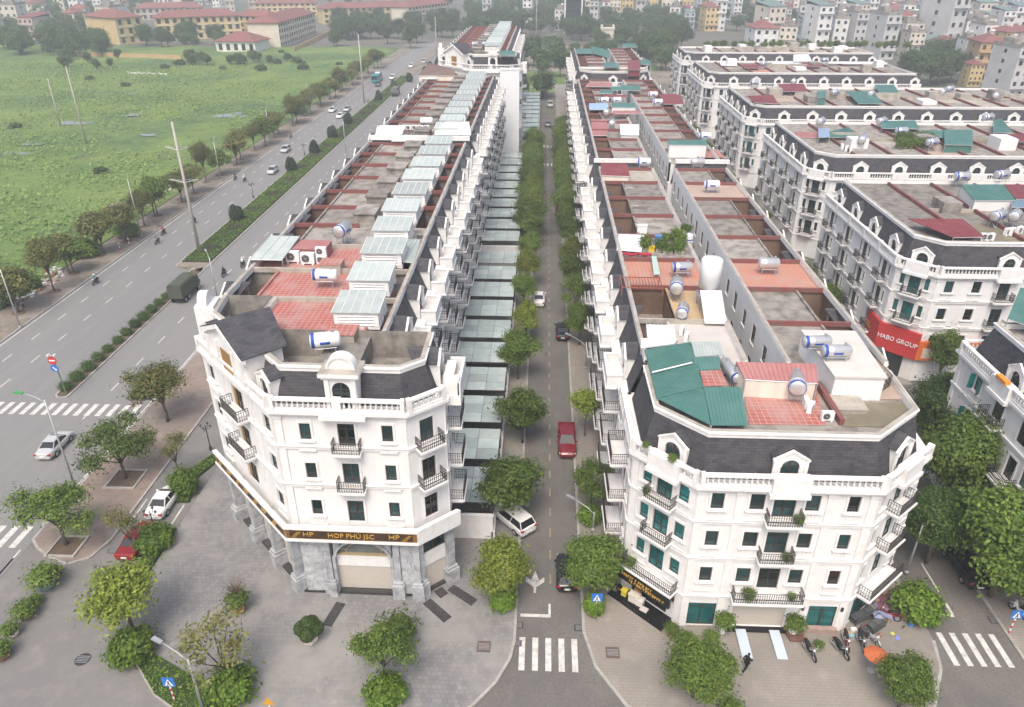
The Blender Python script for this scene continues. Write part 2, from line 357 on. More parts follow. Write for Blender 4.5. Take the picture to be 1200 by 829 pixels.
sheet('verge', [(-31.7, 110), (-31.7, 61), (-27, 61), (-27, 300), (-36.8, 300), (-36.8, 110)], .10, G_PLZA, .15)
sheet('median', [(-59.3, 110.5), (-58.8, 110), (-54, 108), (-54, 450), (-59.3, 450)], .12, G_DIRT, .2)
sheet('median', [(-55.3, 70.6), (-54.0, 70.3), (-53.95, 108), (-54.6, 110), (-55.9, 108)], .12, SOIL, .2)
kerb_run('kerb', PLAZA_A[1:], .13); kerb_run('kerb', PLAZA_B[:-1], .13)
for nm, pts in (('kerb', [(-1.4, 62), (-1.4, 240)]), ('kerb', [(3.75, 62), (3.75, 240)]), ('kerb', [(29.6, 62), (29.6, 200)]), ('kerb', [(35.4, -20), (35.4, 60)]), ('kerb', [(35.4, 77), (35.4, 200)]),
                ('kerb', SW_R[:-1] + [(-36.8, 110)]), ('kerb', [(-70.4, 40), (-70.4, 320)]), ('kerb', [(-59.3, 320), (-59.3, 110.5), (-58.8, 110)]), ('kerb', [(-54, 320), (-54, 70.3), (-54.8, 69.9), (-55.5, 70.6), (-56, 110)])):
    kerb_run(nm, pts)
# painted markings
def stripes(name, rects, mat, z=.012):
    mb = MB()
    for (x0, x1, y0, y1) in rects: mb.poly([(x0, y0, z), (x1, y0, z), (x1, y1, z), (x0, y1, z)])
    return struct(name, mb.mesh(name, mat))
stripes('crosswalk', [(-1.05 + .96 * i, -.62 + .96 * i, 35.7, 38.6) for i in range(5)], PAINT)
stripes('crosswalk', [(30.15 + .96 * i, 30.57 + .96 * i, 37.4, 40.35) for i in range(5)], PAINT)
stripes('crosswalk', [(-69.6 + 1.22 * i, -69.02 + 1.22 * i, 66.6, 69.0) for i in range(21)], PAINT)
stripes('crosswalk', [(-69.6 + 1.22 * i, -69.02 + 1.22 * i, 46.2, 48.9) for i in range(21)], PAINT)
for y_ in (P(640, 172).y, P(640, 193).y): stripes('crosswalk', [(-1.05 + .96 * i, -.6 + .96 * i, y_ - 1.2, y_ + 1.2) for i in range(5)], PAINT)
stripes('stop_line', [(-1.05, 1.28, 40.55, 40.85), (1.1, 1.28, 40.85, 41.9)], PAINT)
stripes('stop_line', [(29.9, 32.3, 41.9, 42.15), (32.15, 32.35, 42.15, 43.3)], PAINT); stripes('stop_line', [(32.2, 32.32, 44.4, 47.6)], PAINT)
stripes('lane_marking', [(x - .07, x + .07, 60 + 5.95 * k + o, 62 + 5.95 * k + o) for x, o in ((-66.9, .3), (-63.2, .2), (-49.75, 0)) for k in range(60)], PAINT, .009)
stripes('lane_marking', [(-69.95, -69.8, 49, 330), (-44.05, -43.9, 49, 330), (-44.05, -43.9, 20, 46)] + [(-44.05, -43.9, 15, 45)], PAINT, .0095)
stripes('centre_marking', [(1.19, 1.33, 44 + 2.75 * k, 45.1 + 2.75 * k) for k in range(60)], YPAINT, .009)
a = P(627, 683); mb = MB()
for t in ([(-.1, -1.1), (.1, -1.1), (.1, .2), (-.1, .2)], [(-.35, .2), (.35, .2), (0, 1.3)], [(-.1, -.5), (-.75, .1), (-.75, .6), (-.1, .05)], [(.1, .05), (.75, .6), (.75, .1), (.1, -.5)]):
    mb.poly([(a.x + q[0], a.y + q[1], .0125) for q in t])
struct('lane_arrow', mb.mesh('lane_arrow', PAINT))
stripes('parking_line', [(-32.6, -32.45, 48.6, 52.4), (-36.4, -36.28, 49, 53)], PAINT, .014)
# field of weeds, slightly bumpy
def field():
    xs = np.arange(-420, -76.3, 2.2); ys = np.arange(36, 420, 2.2); X, Y = np.meshgrid(xs, ys); Z = np.zeros_like(X)
    for _ in range(26):
        k = rng.uniform(.05, .9); a = rng.uniform(0, 2 * pi); Z += np.sin(k * (X * cos(a) + Y * sin(a)) + rng.uniform(0, 6)) * .05 / (.3 + k)
    Z += rng.normal(0, .09, X.shape); Z = np.clip(Z * .55, -.25, .6) * np.clip((-76.4 - X) / 6, 0, 1) + .0
    nx, ny = len(xs), len(ys); V = np.stack([X, Y, Z + .32 * np.clip((-76.4 - X) / 6, 0, 1) + .06], -1).reshape(-1, 3)
    i = np.arange(ny - 1)[:, None] * nx + np.arange(nx - 1)[None, :]; i = i.ravel(); Fc = np.stack([i, i + 1, i + 1 + nx, i + nx], -1)
    me = bpy.data.meshes.new('field'); me.from_pydata(V.tolist(), [], Fc.tolist()); me.materials.append(G_FIELD); me.polygons.foreach_set('use_smooth', [True] * len(Fc)); me.update()
    return struct('field', me)
field()
def puddle(px, py, rx, ry, seed):
    r = random.Random(seed); c = P(px, py); mb = MB(); n = 28
    ph = [r.uniform(0, 6) for _ in range(4)]
    mb.poly([(c.x + rx * cos(t) * (1 + .25 * sin(2 * t + ph[0]) + .2 * sin(3 * t + ph[1]) + .12 * sin(5 * t + ph[2])), c.y + ry * sin(t) * (1 + .25 * sin(3 * t + ph[3]) + .15 * sin(4 * t + ph[1])), .42) for t in [2 * pi * i / n for i in range(n)]])
    return struct('pond_water', mb.mesh('pond_water', G_WATER))
for i, (x, y, rx, ry) in enumerate(((148, 136, 7, 3.5), (82, 146, 7, 3), (288, 125, 5, 5), (270, 137, 4, 4), (8, 182, 5, 2), (174, 160, 3, 1.5), (40, 171, 4, 1.2), (196, 80, 10, 3), (150, 111, 5, 2))): puddle(x, y, rx, ry, i)
# ================================================================== building parts (shared meshes)
def win_mesh(w, h, k):
    def f():
        mb = MB(); t = .07
        for a in ((0, w, 0, t), (0, w, h - t, h), (0, t, t, h - t), (w - t, w, t, h - t)): mb.box(a[0], a[1], -.06, .02, a[2], a[3])
        if k == 'd':
            mb.box(w / 2 - .05, w / 2 + .05, -.055, .02, t, h - t)
            for zz in (h * .36, h * .74):
                mb.box(t, w / 2 - .05, -.05, .02, zz - .03, zz + .03); mb.box(w / 2 + .05, w - t, -.05, .02, zz - .03, zz + .03)
        elif k == 'g':
            nn = max(2, round(w / 1.1))
            for i in range(1, nn): mb.box(w * i / nn - .05, w * i / nn + .05, -.055, .02, t, h - t)
            mb.box(t, w - t, -.05, .015, h * .8 - .03, h * .8 + .03)
        else:
            mb.box(t, w - t, -.05, .02, h * .30 - .025, h * .30 + .025)
        p = MB(); p.box(t * .5, w - t * .5, -.012, .012, t * .5, h - t * .5)
        return mb.mesh('window', FRAME), {g: p.mesh('pane', m) for g, m in (('n', GLASS), ('t', GLASST), ('x', GLASSD))}
    return cached(('win', round(w, 2), round(h, 2), k), f)
def put_window(B, fr, u0, u1, z0, z1, k='w', g='n', d=-.13, name=None):
    me, pm = win_mesh(u1 - u0, z1 - z0, k)
    o = B.inst(name or ('balcony_door' if k == 'd' else 'window'), me, fr.p(u0, z0, d), fr.ang)
    obj('pane', pm[g], o); return o
def rail_mesh(w, dep, h=.95):
    def f():
        mb = MB(); b = .016
        path = [(-w / 2, 0), (-w / 2, -dep), (w / 2, -dep), (w / 2, 0)]
        for a, c in zip(path, path[1:]):
            for z, r in ((h, .035), (.12, .022), (h * .78, .018)): mb.tube([(*a, z), (*c, z)], r, 4)
            L_ = hypot(c[0] - a[0], c[1] - a[1]); n = max(2, int(L_ / .16))
            for i in range(n + 1):
                t = i / n; x, y = a[0] + (c[0] - a[0]) * t, a[1] + (c[1] - a[1]) * t
                mb.box(x - b, x + b, y - b, y + b, 0, h)
            for i in range(n):     # scroll work
                t = (i + .5) / n; x, y = a[0] + (c[0] - a[0]) * t, a[1] + (c[1] - a[1]) * t
                mb.box(x - .05, x + .05, y - .008, y + .008, h * .36, h * .46)
        return mb.mesh('railing', IRON, uv=False)
    return cached(('rail', w, dep, h), f)
def slab_mesh(w, dep):
    def f():
        mb = MB(); mb.box(-w / 2 - .1, w / 2 + .1, -dep - .1, 0, -.16, 0); mb.box(-w / 2 + .02, w / 2 - .02, -dep + .05, 0, -.34, -.16)
        mb.box(-w / 2 + .25, w / 2 - .25, -dep + .35, 0, -.5, -.34)
        return mb.mesh('balcony', TRIM)
    return cached(('slab', w, dep), f)
def put_balcony(B, fr, uc, w, z, dep=.85):
    o = B.inst('balcony', slab_mesh(w, dep), fr.p(uc, z, .02), fr.ang); obj('railing', rail_mesh(w, dep), o); return o
def dormer_mesh(w=2.1, h1=1.75, h2=2.45, dep=1.5, arch=True):
    def f():
        mb = MB(); aw = w * .29; ah = 1.15; n = 10
        ap = [(-aw, .12)] + [(-aw * cos(pi * i / n), ah + aw * sin(pi * i / n)) for i in range(n + 1)] + [(aw, .12)]
        out = [(-w / 2, 0)]; cx_, cz = 0, .9
        for i in range(n + 1):
            a = pi - pi * i / n; dx, dz = cos(a), sin(a); best = 9
            # ray to pentagon outline
            for (p, q) in (((-w / 2, 0), (-w / 2, h1)), ((-w / 2, h1), (0, h2)), ((0, h2), (w / 2, h1)), ((w / 2, h1), (w / 2, 0))):
                ex, ez = q[0] - p[0], q[1] - p[1]; den = dx * ez - dz * ex
                if abs(den) < 1e-9: continue
                t = ((p[0] - cx_) * ez - (p[1] - cz) * ex) / den; s_ = ((p[0] - cx_) * dz - (p[1] - cz) * dx) / den
                if t > 0 and -.001 <= s_ <= 1.001: best = min(best, t)
            out.append((cx_ + dx * best, cz + dz * best))
        out.append((w / 2, 0))
        for i in range(len(ap) - 1):
            mb.poly([(ap[i][0], 0, ap[i][1]), (ap[i + 1][0], 0, ap[i + 1][1]), (out[i + 1][0], 0, out[i + 1][1]), (out[i][0], 0, out[i][1])][::-1])
            mb.poly([(ap[i][0], 0, ap[i][1]), (ap[i + 1][0], 0, ap[i + 1][1]), (ap[i + 1][0], .22, ap[i + 1][1]), (ap[i][0], .22, ap[i][1])])
        mb.poly([(-w / 2, 0, 0), (w / 2, 0, 0), (aw, 0, .12), (-aw, 0, .12)])
        for sx in (-1, 1):
            x = sx * w / 2; mb.poly([(x, 0, 0), (x, dep, 0), (x, dep, h1), (x, 0, h1)][::sx])
            # side pilasters and raking cornice
            mb.box(x - .12 if sx > 0 else x - .1, x + .1 if sx > 0 else x + .12, -.1, .05, 0, h1 - .02)
            mb.extr([(0, -.12, h2 + .12), (sx * (w / 2 + .18), -.12, h1 + .04), (sx * (w / 2 + .18), -.12, h1 - .1), (0, -.12, h2 - .04)], (0, .17, 0))
        mb.extr([(-aw - .12, -.06, ah)] + [(-(aw + .12) * cos(pi * i / n), -.06, ah + (aw + .12) * sin(pi * i / n)) for i in range(n + 1)] +
                [(aw * cos(pi * i / n), -.06, ah + aw * sin(pi * i / n)) for i in range(n + 1)], (0, .055, 0))
        rf = MB()
        for sx in (-1, 1):
            e = [(0, .08, h2 + .17), (sx * (w / 2 + .2), .08, h1 + .07), (sx * (w / 2 + .2), dep + .25, h1 + .07), (0, dep + .9, h2 + .17)]
            rf.extr(e if sx > 0 else e[::-1], (0, 0, .05))
        wn = MB(); t = .06
        pts = [(-aw, .12)] + [(-aw * cos(pi * i / n), ah + aw * sin(pi * i / n)) for i in range(n + 1)] + [(aw, .12)]
        inn = [(x * .86, .12 + (z - .12) * .93 + .04) for x, z in pts]
        for i in range(len(pts) - 1):
            wn.extr([(pts[i][0], .10, pts[i][1]), (pts[i + 1][0], .10, pts[i + 1][1]), (inn[i + 1][0], .10, inn[i + 1][1]), (inn[i][0], .10, inn[i][1])], (0, .06, 0))
        wn.box(-.05, .05, .09, .15, .14, ah + aw * .9); wn.box(-aw, aw, .1, .15, ah - .04, ah + .04); wn.box(-aw, aw, .1, .15, .55, .62)
        pn = MB(); pn.extr([(x, .14, z) for x, z in pts], (0, .03, 0))
        return mb.mesh('dormer', TRIM), rf.mesh('dormer_roof', SHING), wn.mesh('window', FRAME), pn.mesh('pane', GLASS)
    return cached(('dormer', w, h1, h2, dep), f)
def put_dormer(B, loc, rz, **k):
    a, r, wn, p = dormer_mesh(**k); o = B.inst('dormer', a, loc, rz); obj('dormer_roof', r, o)
    obj('window', wn, o); obj('pane', p, o); return o
def baluster_run(rail, bal, fr, u0, u1, z, d=0.0, h=1.0, step=.34):
    """rails into `rail`, turned balusters into `bal`"""
    rail.fbox(fr, u0, u1, d - .16, d + .16, z, z + .2); rail.fbox(fr, u0, u1, d - .17, d + .2, z + h - .17, z + h)
    n = max(1, int((u1 - u0 - .2) / step)); a = (u1 - u0) / n
    for i in range(n):
        x, y, _ = fr.p(u0 + a * (i + .5), 0, d)
        bal.lathe([(.06, 0), (.06, .06), (.115, .22), (.05, .42), (.07, .63)], 6, (x, y, z + .2))
def block(name, label, cat, poly, zc, zp, edges, group=None, zb=0.0, floors=(), inset=(.7, 1.75), strings=True, deck=CONC, balus_edges=None, wallm=WHITE, pil=True, inner=(), deckz=None):
    INNER[:] = list(inner)
    B = _block(name, label, cat, poly, zc, zp, edges, group, zb, floors, inset, strings, deck, balus_edges, wallm, pil, inner, deckz); INNER[:] = []; return B
def _block(name, label, cat, poly, zc, zp, edges, group, zb, floors, inset, strings, deck, balus_edges, wallm, pil, inner, deckz):
    """a mansard-roofed french-style block. edges[i]=dict(win=[(u0,u1,z0,z1,kind,glass)], bal=[(uc,w,z)], dorm=[u..])"""
    cx_ = sum(p[0] for p in poly) / len(poly); cy_ = sum(p[1] for p in poly) / len(poly)
    B = Bld(name, label, cat, (cx_, cy_), group); wall, trim = MB(), MB(); n = len(poly)
    for i in range(n):
        fr = Frame(poly[i], poly[(i + 1) % n]); e = edges.get(i, {}); wins = e.get('win', [])
        facade(wall, fr, zb, zc, [a[:4] for a in wins])
        for a in wins:
            k = a[4] if len(a) > 4 else 'w'; g = a[5] if len(a) > 5 else 'n'
            if k == 's':
                s_ = MB()
                hh = a[3] - a[2]
                for q in range(int(hh / .12)): s_.fbox(fr, a[0], a[1], -.17, -.12 if q % 2 else -.13, a[2] + q * .12, a[2] + q * .12 + .118)
                B.part('roller_shutter', s_, SHUT)
            else: put_window(B, fr, *a[:4], k, g)
            if k in 'wd':
                for (x0, x1, y0, y1) in ((a[0] - .16, a[0], a[2], a[3] + .16), (a[1], a[1] + .16, a[2], a[3] + .16), (a[0], a[1], a[3], a[3] + .16)):
                    trim.fbox(fr, x0, x1, 0, .07, y0, y1)
            if k == 'w' and not e.get('plain'):
                trim.fbox(fr, a[0] - .25, a[1] + .25, 0, .2, a[2] - .14, a[2] - .02)
                trim.fbox(fr, a[0] - .12, a[1] + .12, 0, .05, a[2] - .78, a[2] - .22)
                for q in range(4): uu = a[0] + (a[1] - a[0]) * (q + .5) / 4; trim.fbox(fr, uu - .05, uu + .05, .05, .10, a[2] - .68, a[2] - .3)
                trim.fbox(fr, a[0] - .25, a[1] + .25, 0, .16, a[2] - .92, a[2] - .80)
        for b_ in e.get('bal', []): put_balcony(B, fr, *b_)
        if pil and not e.get('plain'):
            for uu in e.get('pil', (.28, fr.len - .28)):
                trim.fbox(fr, uu - .26, uu + .26, 0, .10, max(zb, .02), zc - .5); trim.fbox(fr, uu - .32, uu + .32, 0, .16, zc - .75, zc - .5)
        for u in e.get('dorm', []):
            put_dormer(B, fr.p(u, zc + .12, -.42), fr.ang)
            if e.get('dbase', True): trim.fbox(fr, u - 1.35, u + 1.35, .15, .75, zc - .55, zc - .25); trim.fbox(fr, u - 1.25, u + 1.25, -.1, .62, zc - .25, zc + 1.0)
    for z in floors: ring(trim, poly, z - .14, z + .10, -.05, .12); ring(trim, poly, z + .10, z + .17, -.05, .19)
    ring(trim, poly, zc - .5, zc - .22, -.05, .18); ring(trim, poly, zc - .22, zc, -.05, .42)
    trim.prism(offset(poly, .40), zc, zc + .03, 0, bottom=False)
    B.part('wall', wall, wallm); B.part('molding', trim, TRIM)
    # balustrade
    for i in (range(n) if balus_edges is None else balus_edges):
        fr = Frame(poly[i], poly[(i + 1) % n]); rail, bal = MB(), MB(); cuts = [(0, .3), (fr.len - .3, fr.len)]
        for u in edges.get(i, {}).get('dorm', []):
            if edges[i].get('dbase', True): cuts.append((u - 1.25, u + 1.25))
        if len(cuts) == 2 and fr.len > 7: cuts += [(fr.len * q - .3, fr.len * q + .3) for q in (np.arange(1, int(fr.len / 5) + 1) / (int(fr.len / 5) + 1))]
        cuts.sort()
        for (a, b_), (c, d_) in zip(cuts, cuts[1:]):
            if c - b_ > .5:
                rail, bal = MB(), MB(); baluster_run(rail, bal, fr, b_, c, zc + .03, .2); r_ = B.part('balustrade', rail, TRIM); r_['kind'] = 'stuff'
                q = B.part('baluster_row', bal, TRIM, r_, True); q['kind'] = 'stuff'
        for a, b_ in cuts:
            if b_ - a < 1: rail = MB(); rail.fbox(fr, max(a, .02), min(b_, fr.len - .02), .0, .42, zc + .03, zc + 1.1); B.part('pedestal', rail, TRIM)
    # mansard + parapet + deck
    A, C_ = offset(poly, -inset[0]), offset(poly, -inset[1])
    mb = MB()
    for i in range(n):
        if i not in inner: j = (i + 1) % n; mb.poly([(*A[i], zc + .03), (*A[j], zc + .03), (*C_[j], zp - .35), (*C_[i], zp - .35)])
    B.part('mansard_roof', mb, SHING)
    mb = MB(); ring(mb, poly, zp - .5, zp, -inset[1] - .25, -inset[1] + .08, 0, 1); ring(mb, poly, zp - .2, zp - .06, -inset[1], -inset[1] + .17)
    B.part('parapet', mb, [TRIM, CONCL])
    mb = MB(); q = offset(poly, -inset[1] - .2); zd = zp - .55 if deckz is None else deckz; mb.poly([(*p, zd) for p in q])
    if deckz is not None:
        for i in range(n): j = (i + 1) % n; mb.poly([(*q[j], zd), (*q[i], zd), (*q[i], zp - .55 if i not in inner else zp - .02), (*q[j], zp - .55 if i not in inner else zp - .02)])
    B.part('roof_deck', mb, deck); B.zd = zd
    return B
def bays(L, n, ww=.85, z0s=(4.7, 8.1, 11.45), h=1.4, door=None, bal=False, g='n', pairs=False):
    """n evenly spaced bays; door=index set with balcony doors"""
    wins, bl = [], []
    for i in range(n):
        uc = L * (i + .5) / n
        for zi, z0 in enumerate(z0s):
            if door and i % door[0] == door[1]:
                wins.append((uc - .62, uc + .62, z0 - .75, z0 + h + .05, 'd', g)); bl.append((uc, 2.0, z0 - .8))
                if pairs:
                    for s_ in (-1, 1): wins.append((uc + s_ * 1.35 - .26, uc + s_ * 1.35 + .26, z0, z0 + h, 'w', g))
            else: wins.append((uc - ww / 2, uc + ww / 2, z0, z0 + h, 'w', g))
    return dict(win=wins, bal=bl)
# ================================================================== the large mansard blocks
def text_mesh(s, size, depth, mat, squeeze=1.0, align='CENTER'):
    cu = bpy.data.curves.new('lettering', 'FONT'); cu.body = s; cu.size = size; cu.extrude = depth; cu.align_x = align; cu.align_y = 'CENTER'; cu.resolution_u = 2
    o = bpy.data.objects.new('tmp', cu); COL.objects.link(o); dg = bpy.context.evaluated_depsgraph_get(); me = bpy.data.meshes.new_from_object(o.evaluated_get(dg))
    bpy.data.objects.remove(o); me.materials.clear(); me.materials.append(mat)
    for v in me.vertices: x, y, z = v.co; v.co = (x * squeeze, -z, y)      # upright, facing -Y
    return me
def put_text(B, s, fr, u, z, d, size, mat, squeeze=1.0, depth=.03): return B.inst('lettering', text_mesh(s, size, depth, mat, squeeze), fr.p(u, z, d), fr.ang)
# ---- A: corner building with the brown sign band
WA = [(-27.3, 54.9), (-26.8, 51.0), (-18.3, 42.3), (-9.0, 42.2), (-6.7, 44.2), (-6.7, 48.9), (-22.0, 48.9), (-22.0, 54.9)]
ZA = (8.13, 11.5, 14.88)
def trio(us, zs=ZA, h=1.4, dk='d', g='n', dbot=.55):
    out = []
    for z in zs:
        for (a, b, k) in us: out.append((a, b, z - (dbot if k == 'd' else 0), z + h + (.05 if k == 'd' else 0), k, g))
    return out
edA = {0: dict(win=trio(((.9, 1.7, 'w'), (2.6, 3.4, 'w'))), pil=()),
       1: dict(win=trio(((.7, 1.75, 'w'), (5.1, 7.05, 'd'), (10.4, 11.45, 'w'))), bal=[(6.08, 2.9, 14.25, .9), (6.08, 2.9, 10.85, .9)], pil=(.25, 3.6, 8.55, 11.9)),
       2: dict(win=trio(((1.72, 2.5, 'w'), (4.4, 5.6, 'd'), (7.5, 8.28, 'w'))), bal=[(5.0, 1.9, 14.2, .75), (5.0, 1.9, 10.85, .75)], pil=(.28, 9.0)),
       3: dict(win=trio(((.95, 2.1, 'd'),)), bal=[(1.52, 1.9, 14.2, .8), (1.52, 1.9, 10.85, .8)], pil=()),
       4: dict(win=trio(((1.7, 3.0, 'd'),)), bal=[(2.35, 2.6, 14.2, 1.0), (2.35, 2.6, 10.85, 1.0), (2.35, 2.6, 7.4, 1.0)], dorm=[2.4])}
A = block('corner_building', 'white corner building with stone ground floor and brown gold-lettered sign band', 'building', WA, 17.4, 20.2, edA, zb=6.2, floors=(10.9, 14.25), inset=(.6, 1.3), balus_edges=(1, 2, 3), inner=(5, 6, 7), deckz=17.9)
mb = MB(); mb.box(-15.6, -12.6, 43.75, 48.85, 17.9, 19.65); A.part('roof_slab', mb, CONC)
f1, f2, f3 = Frame(WA[1], WA[2]), Frame(WA[2], WA[3]), Frame(WA[3], WA[4])
# gold curtains behind the middle doors of the long chamfer
for z in (14.3, 10.95, 7.6):
    for a, b in ((5.12, 5.55), (6.6, 7.03)):
        mb = MB(); mb.fbox(f1, a, b, -.10, -.05, z + .05, z + 1.95); A.part('curtain', mb, BRONZE)
# gabled pavilion over the long chamfer
mb = MB(); c0, hs, zt, ze = 6.08, 3.3, 21.55, 20.15
mb.extr([f1.p(c0 - hs, 17.4, .25), f1.p(c0 + hs, 17.4, .25), f1.p(c0 + hs, ze, .25), f1.p(c0, zt, .25), f1.p(c0 - hs, ze, .25)], tuple(a - b for a, b in zip(f1.p(0, 0, -2.6), f1.p(0, 0, .25))))
for s_ in (-1, 1):
    mb.extr([f1.p(c0, zt + .22, .25), f1.p(c0, zt - .12, .25), f1.p(c0 + s_ * (hs + .3), ze - .25, .25), f1.p(c0 + s_ * (hs + .3), ze + .09, .25)], tuple(a - b for a, b in zip(f1.p(0, 0, .62), f1.p(0, 0, .25))))
    mb.fbox(f1, c0 + s_ * 2.9 - .25, c0 + s_ * 2.9 + .25, .25, .5, 17.4, ze - .3); mb.fbox(f1, c0 + s_ * 1.35 - .18, c0 + s_ * 1.35 + .18, .25, .42, 17.4, ze - .2)
mb.fbox(f1, c0 - hs - .1, c0 + hs + .1, .25, .58, 17.42, 17.75)
pv = A.part('gable_pavilion', mb, TRIM)
mb = MB()
for s_ in (-1, 1):
    e = [f1.p(c0, zt + .25, .55), f1.p(c0 + s_ * (hs + .32), ze + .1, .55), f1.p(c0 + s_ * (hs + .32), ze + .1, -2.9), f1.p(c0, zt + .25, -3.6)]
    mb.extr(e if s_ < 0 else e[::-1], (0, 0, .07))
A.part('gable_roof', mb, SHING, pv)
mb = MB(); mb.fbox(f1, c0 - .95, c0 + .95, .26, .30, 17.6, 19.5); A.part('gable_door', mb, BRONZE, pv)
for s_ in (-1, 1): put_dormer(A, f1.p(c0 + s_ * 4.85, 17.5, -.25), f1.ang, w=1.7, h1=1.7, h2=2.2, dep=1.2)
# round-topped aedicule on the front
mb = MB(); u0, zb_ = 5.0, 17.45
def aedicule(B, fr, u0, zb_, name='attic_window'):
    mb = MB(); hw = 1.08; aw = .62; n = 12; ah = zb_ + 1.55
    ap = [(-aw, zb_ + .15)] + [(-aw * cos(pi * i / n), ah + aw * sin(pi * i / n)) for i in range(n + 1)] + [(aw, zb_ + .15)]
    out = [(-hw, zb_)] + [(-hw + 2 * hw * i / n if 2 < i < n - 2 else (-hw if i <= 2 else hw), zb_ + 2.65 if 1 < i < n - 1 else (ah + .25 if i in (1, n - 1) else ah - .3)) for i in range(n + 1)] + [(hw, zb_)]
    for i in range(len(ap) - 1):
        mb.poly([fr.p(u0 + q[0], q[1], .02) for q in (out[i], out[i + 1], ap[i + 1], ap[i])])
        mb.poly([fr.p(u0 + ap[i][0], ap[i][1], .02), fr.p(u0 + ap[i + 1][0], ap[i + 1][1], .02), fr.p(u0 + ap[i + 1][0], ap[i + 1][1], -.2), fr.p(u0 + ap[i][0], ap[i][1], -.2)])
    mb.poly([fr.p(u0 - hw, zb_, .02), fr.p(u0 + hw, zb_, .02), fr.p(u0 + aw, zb_ + .15, .02), fr.p(u0 - aw, zb_ + .15, .02)])
    for s_ in (-1, 1):
        mb.fbox(fr, u0 + s_ * hw - .02, u0 + s_ * hw + .02, -1.7, .02, zb_, zb_ + 2.65); mb.fbox(fr, u0 + s_ * .9 - .16, u0 + s_ * .9 + .16, .02, .16, zb_, zb_ + 2.45)
    mb.fbox(fr, u0 - hw - .3, u0 + hw + .3, -1.7, .34, zb_ + 2.65, zb_ + 2.95, 0, 1); mb.fbox(fr, u0 - hw - .14, u0 + hw + .14, -1.6, .2, zb_ + 2.45, zb_ + 2.65)
    arc = [(-1.0 * cos(pi * i / 18), sin(pi * i / 18) * 1.0) for i in range(19)]
    mb.extr([fr.p(u0 + x, zb_ + 2.95 + z, -.45) for x, z in arc], tuple(a - b for a, b in zip(fr.p(0, 0, -1.2), fr.p(0, 0, -.45))))
    for i in range(18):
        a_, b_ = arc[i], arc[i + 1]; mb.extr([fr.p(u0 + a_[0], zb_ + 2.95 + a_[1], -.36), fr.p(u0 + b_[0], zb_ + 2.95 + b_[1], -.36), fr.p(u0 + b_[0] * .84, zb_ + 2.95 + b_[1] * .84, -.36), fr.p(u0 + a_[0] * .84, zb_ + 2.95 + a_[1] * .84, -.36)], tuple(p - q for p, q in zip(fr.p(0, 0, -.45), fr.p(0, 0, -.36))))
    o = B.part(name, mb, [TRIM, CONCL]); wn = MB()
    for i in range(len(ap) - 1):
        q = [(x * .88, zb_ + .15 + (z - zb_ - .15) * .94) for x, z in (ap[i], ap[i + 1])]
        wn.poly([fr.p(u0 + ap[i][0], ap[i][1], -.08), fr.p(u0 + ap[i + 1][0], ap[i + 1][1], -.08), fr.p(u0 + q[1][0], q[1][1], -.08), fr.p(u0 + q[0][0], q[0][1], -.08)])
    wn.fbox(fr, u0 - .06, u0 + .06, -.14, -.07, zb_ + .15, ah + aw - .05)
    for z in (ah - .03, zb_ + .75): wn.fbox(fr, u0 - aw, u0 + aw, -.14, -.08, z, z + .07)
    B.part('window', wn, FRAME, o); pn = MB(); pn.poly([fr.p(u0 + x, z, -.12) for x, z in ap]); B.part('pane', pn, GLASS, o)
aedicule(A, f2, 5.0, 17.45)
mb = MB(); mb.fbox(f2, 3.4, 6.6, .1, .7, 16.95, 17.2); mb.fbox(f2, 3.5, 6.5, .1, .55, 17.2, 17.45); A.part('attic_base', mb, TRIM)
# projecting end pier by the street chamfer
mb = MB(); f4 = Frame(WA[4], WA[5])
mb.fbox(f4, .3, 1.0, .1, 1.1, 16.9, 18.7); mb.fbox(f4, .25, 4.3, .1, 1.2, 16.6, 17.4); mb.fbox(f4, .3, 4.2, 1.0, 1.2, 17.4, 18.4); mb.fbox(f4, 3.9, 4.2, .1, 1.0, 17.4, 18.4)
A.part('top_balcony', mb, TRIM)
mb = MB(); f0 = Frame(WA[0], WA[1])
mb.fbox(f0, 1.0, 3.0, -1.2, .3, 17.4, 20.4); arc = [(-.95 * cos(pi * i / 14), sin(pi * i / 14) * .95) for i in range(15)]
mb.extr([f0.p(2.0 + x, 20.4 + z, 0) for x, z in arc], tuple(a - b for a, b in zip(f0.p(0, 0, -.7), f0.p(0, 0, 0))))
A.part('round_pediment', mb, TRIM)
# ground floor: stone piers, arch, shutters
cx = MB(); st = MB(); pl_ = MB()
GF = [offset(WA, -.35)[i] for i in range(8)]
g1, g2, g3 = f1, f2, f3
INNER[:] = [5, 6, 7]; core = MB(); core.prism(offset(WA, -1.2), .1, 6.2, 0); INNER[:] = []; A.part('ground_floor_core', core, CREAM)
def pier(fr, u, w=.62, d=.35):
    st = MB(); st.fbox(fr, u - w / 2 - .22, u + w / 2 + .22, -.5, d + .25, .1, 1.5); st.fbox(fr, u - w / 2 - .14, u + w / 2 + .14, -.5, d + .15, 1.5, 1.75)
    st.fbox(fr, u - w / 2, u + w / 2, -.5, d, 1.75, 5.7); st.fbox(fr, u - w / 2 - .12, u + w / 2 + .12, -.5, d + .12, 5.7, 6.15)
    A.part('stone_pier', st, STONE)
for u in (.5, 4.2, 8.0, 11.7): pier(f1, u)
for u in (2.35, 7.7): pier(f2, u, .5, .25)
pier(f2, 9.25, .5, .3); pier(f3, 2.9, .7, .25); pier(f3, .25, .4, .2)
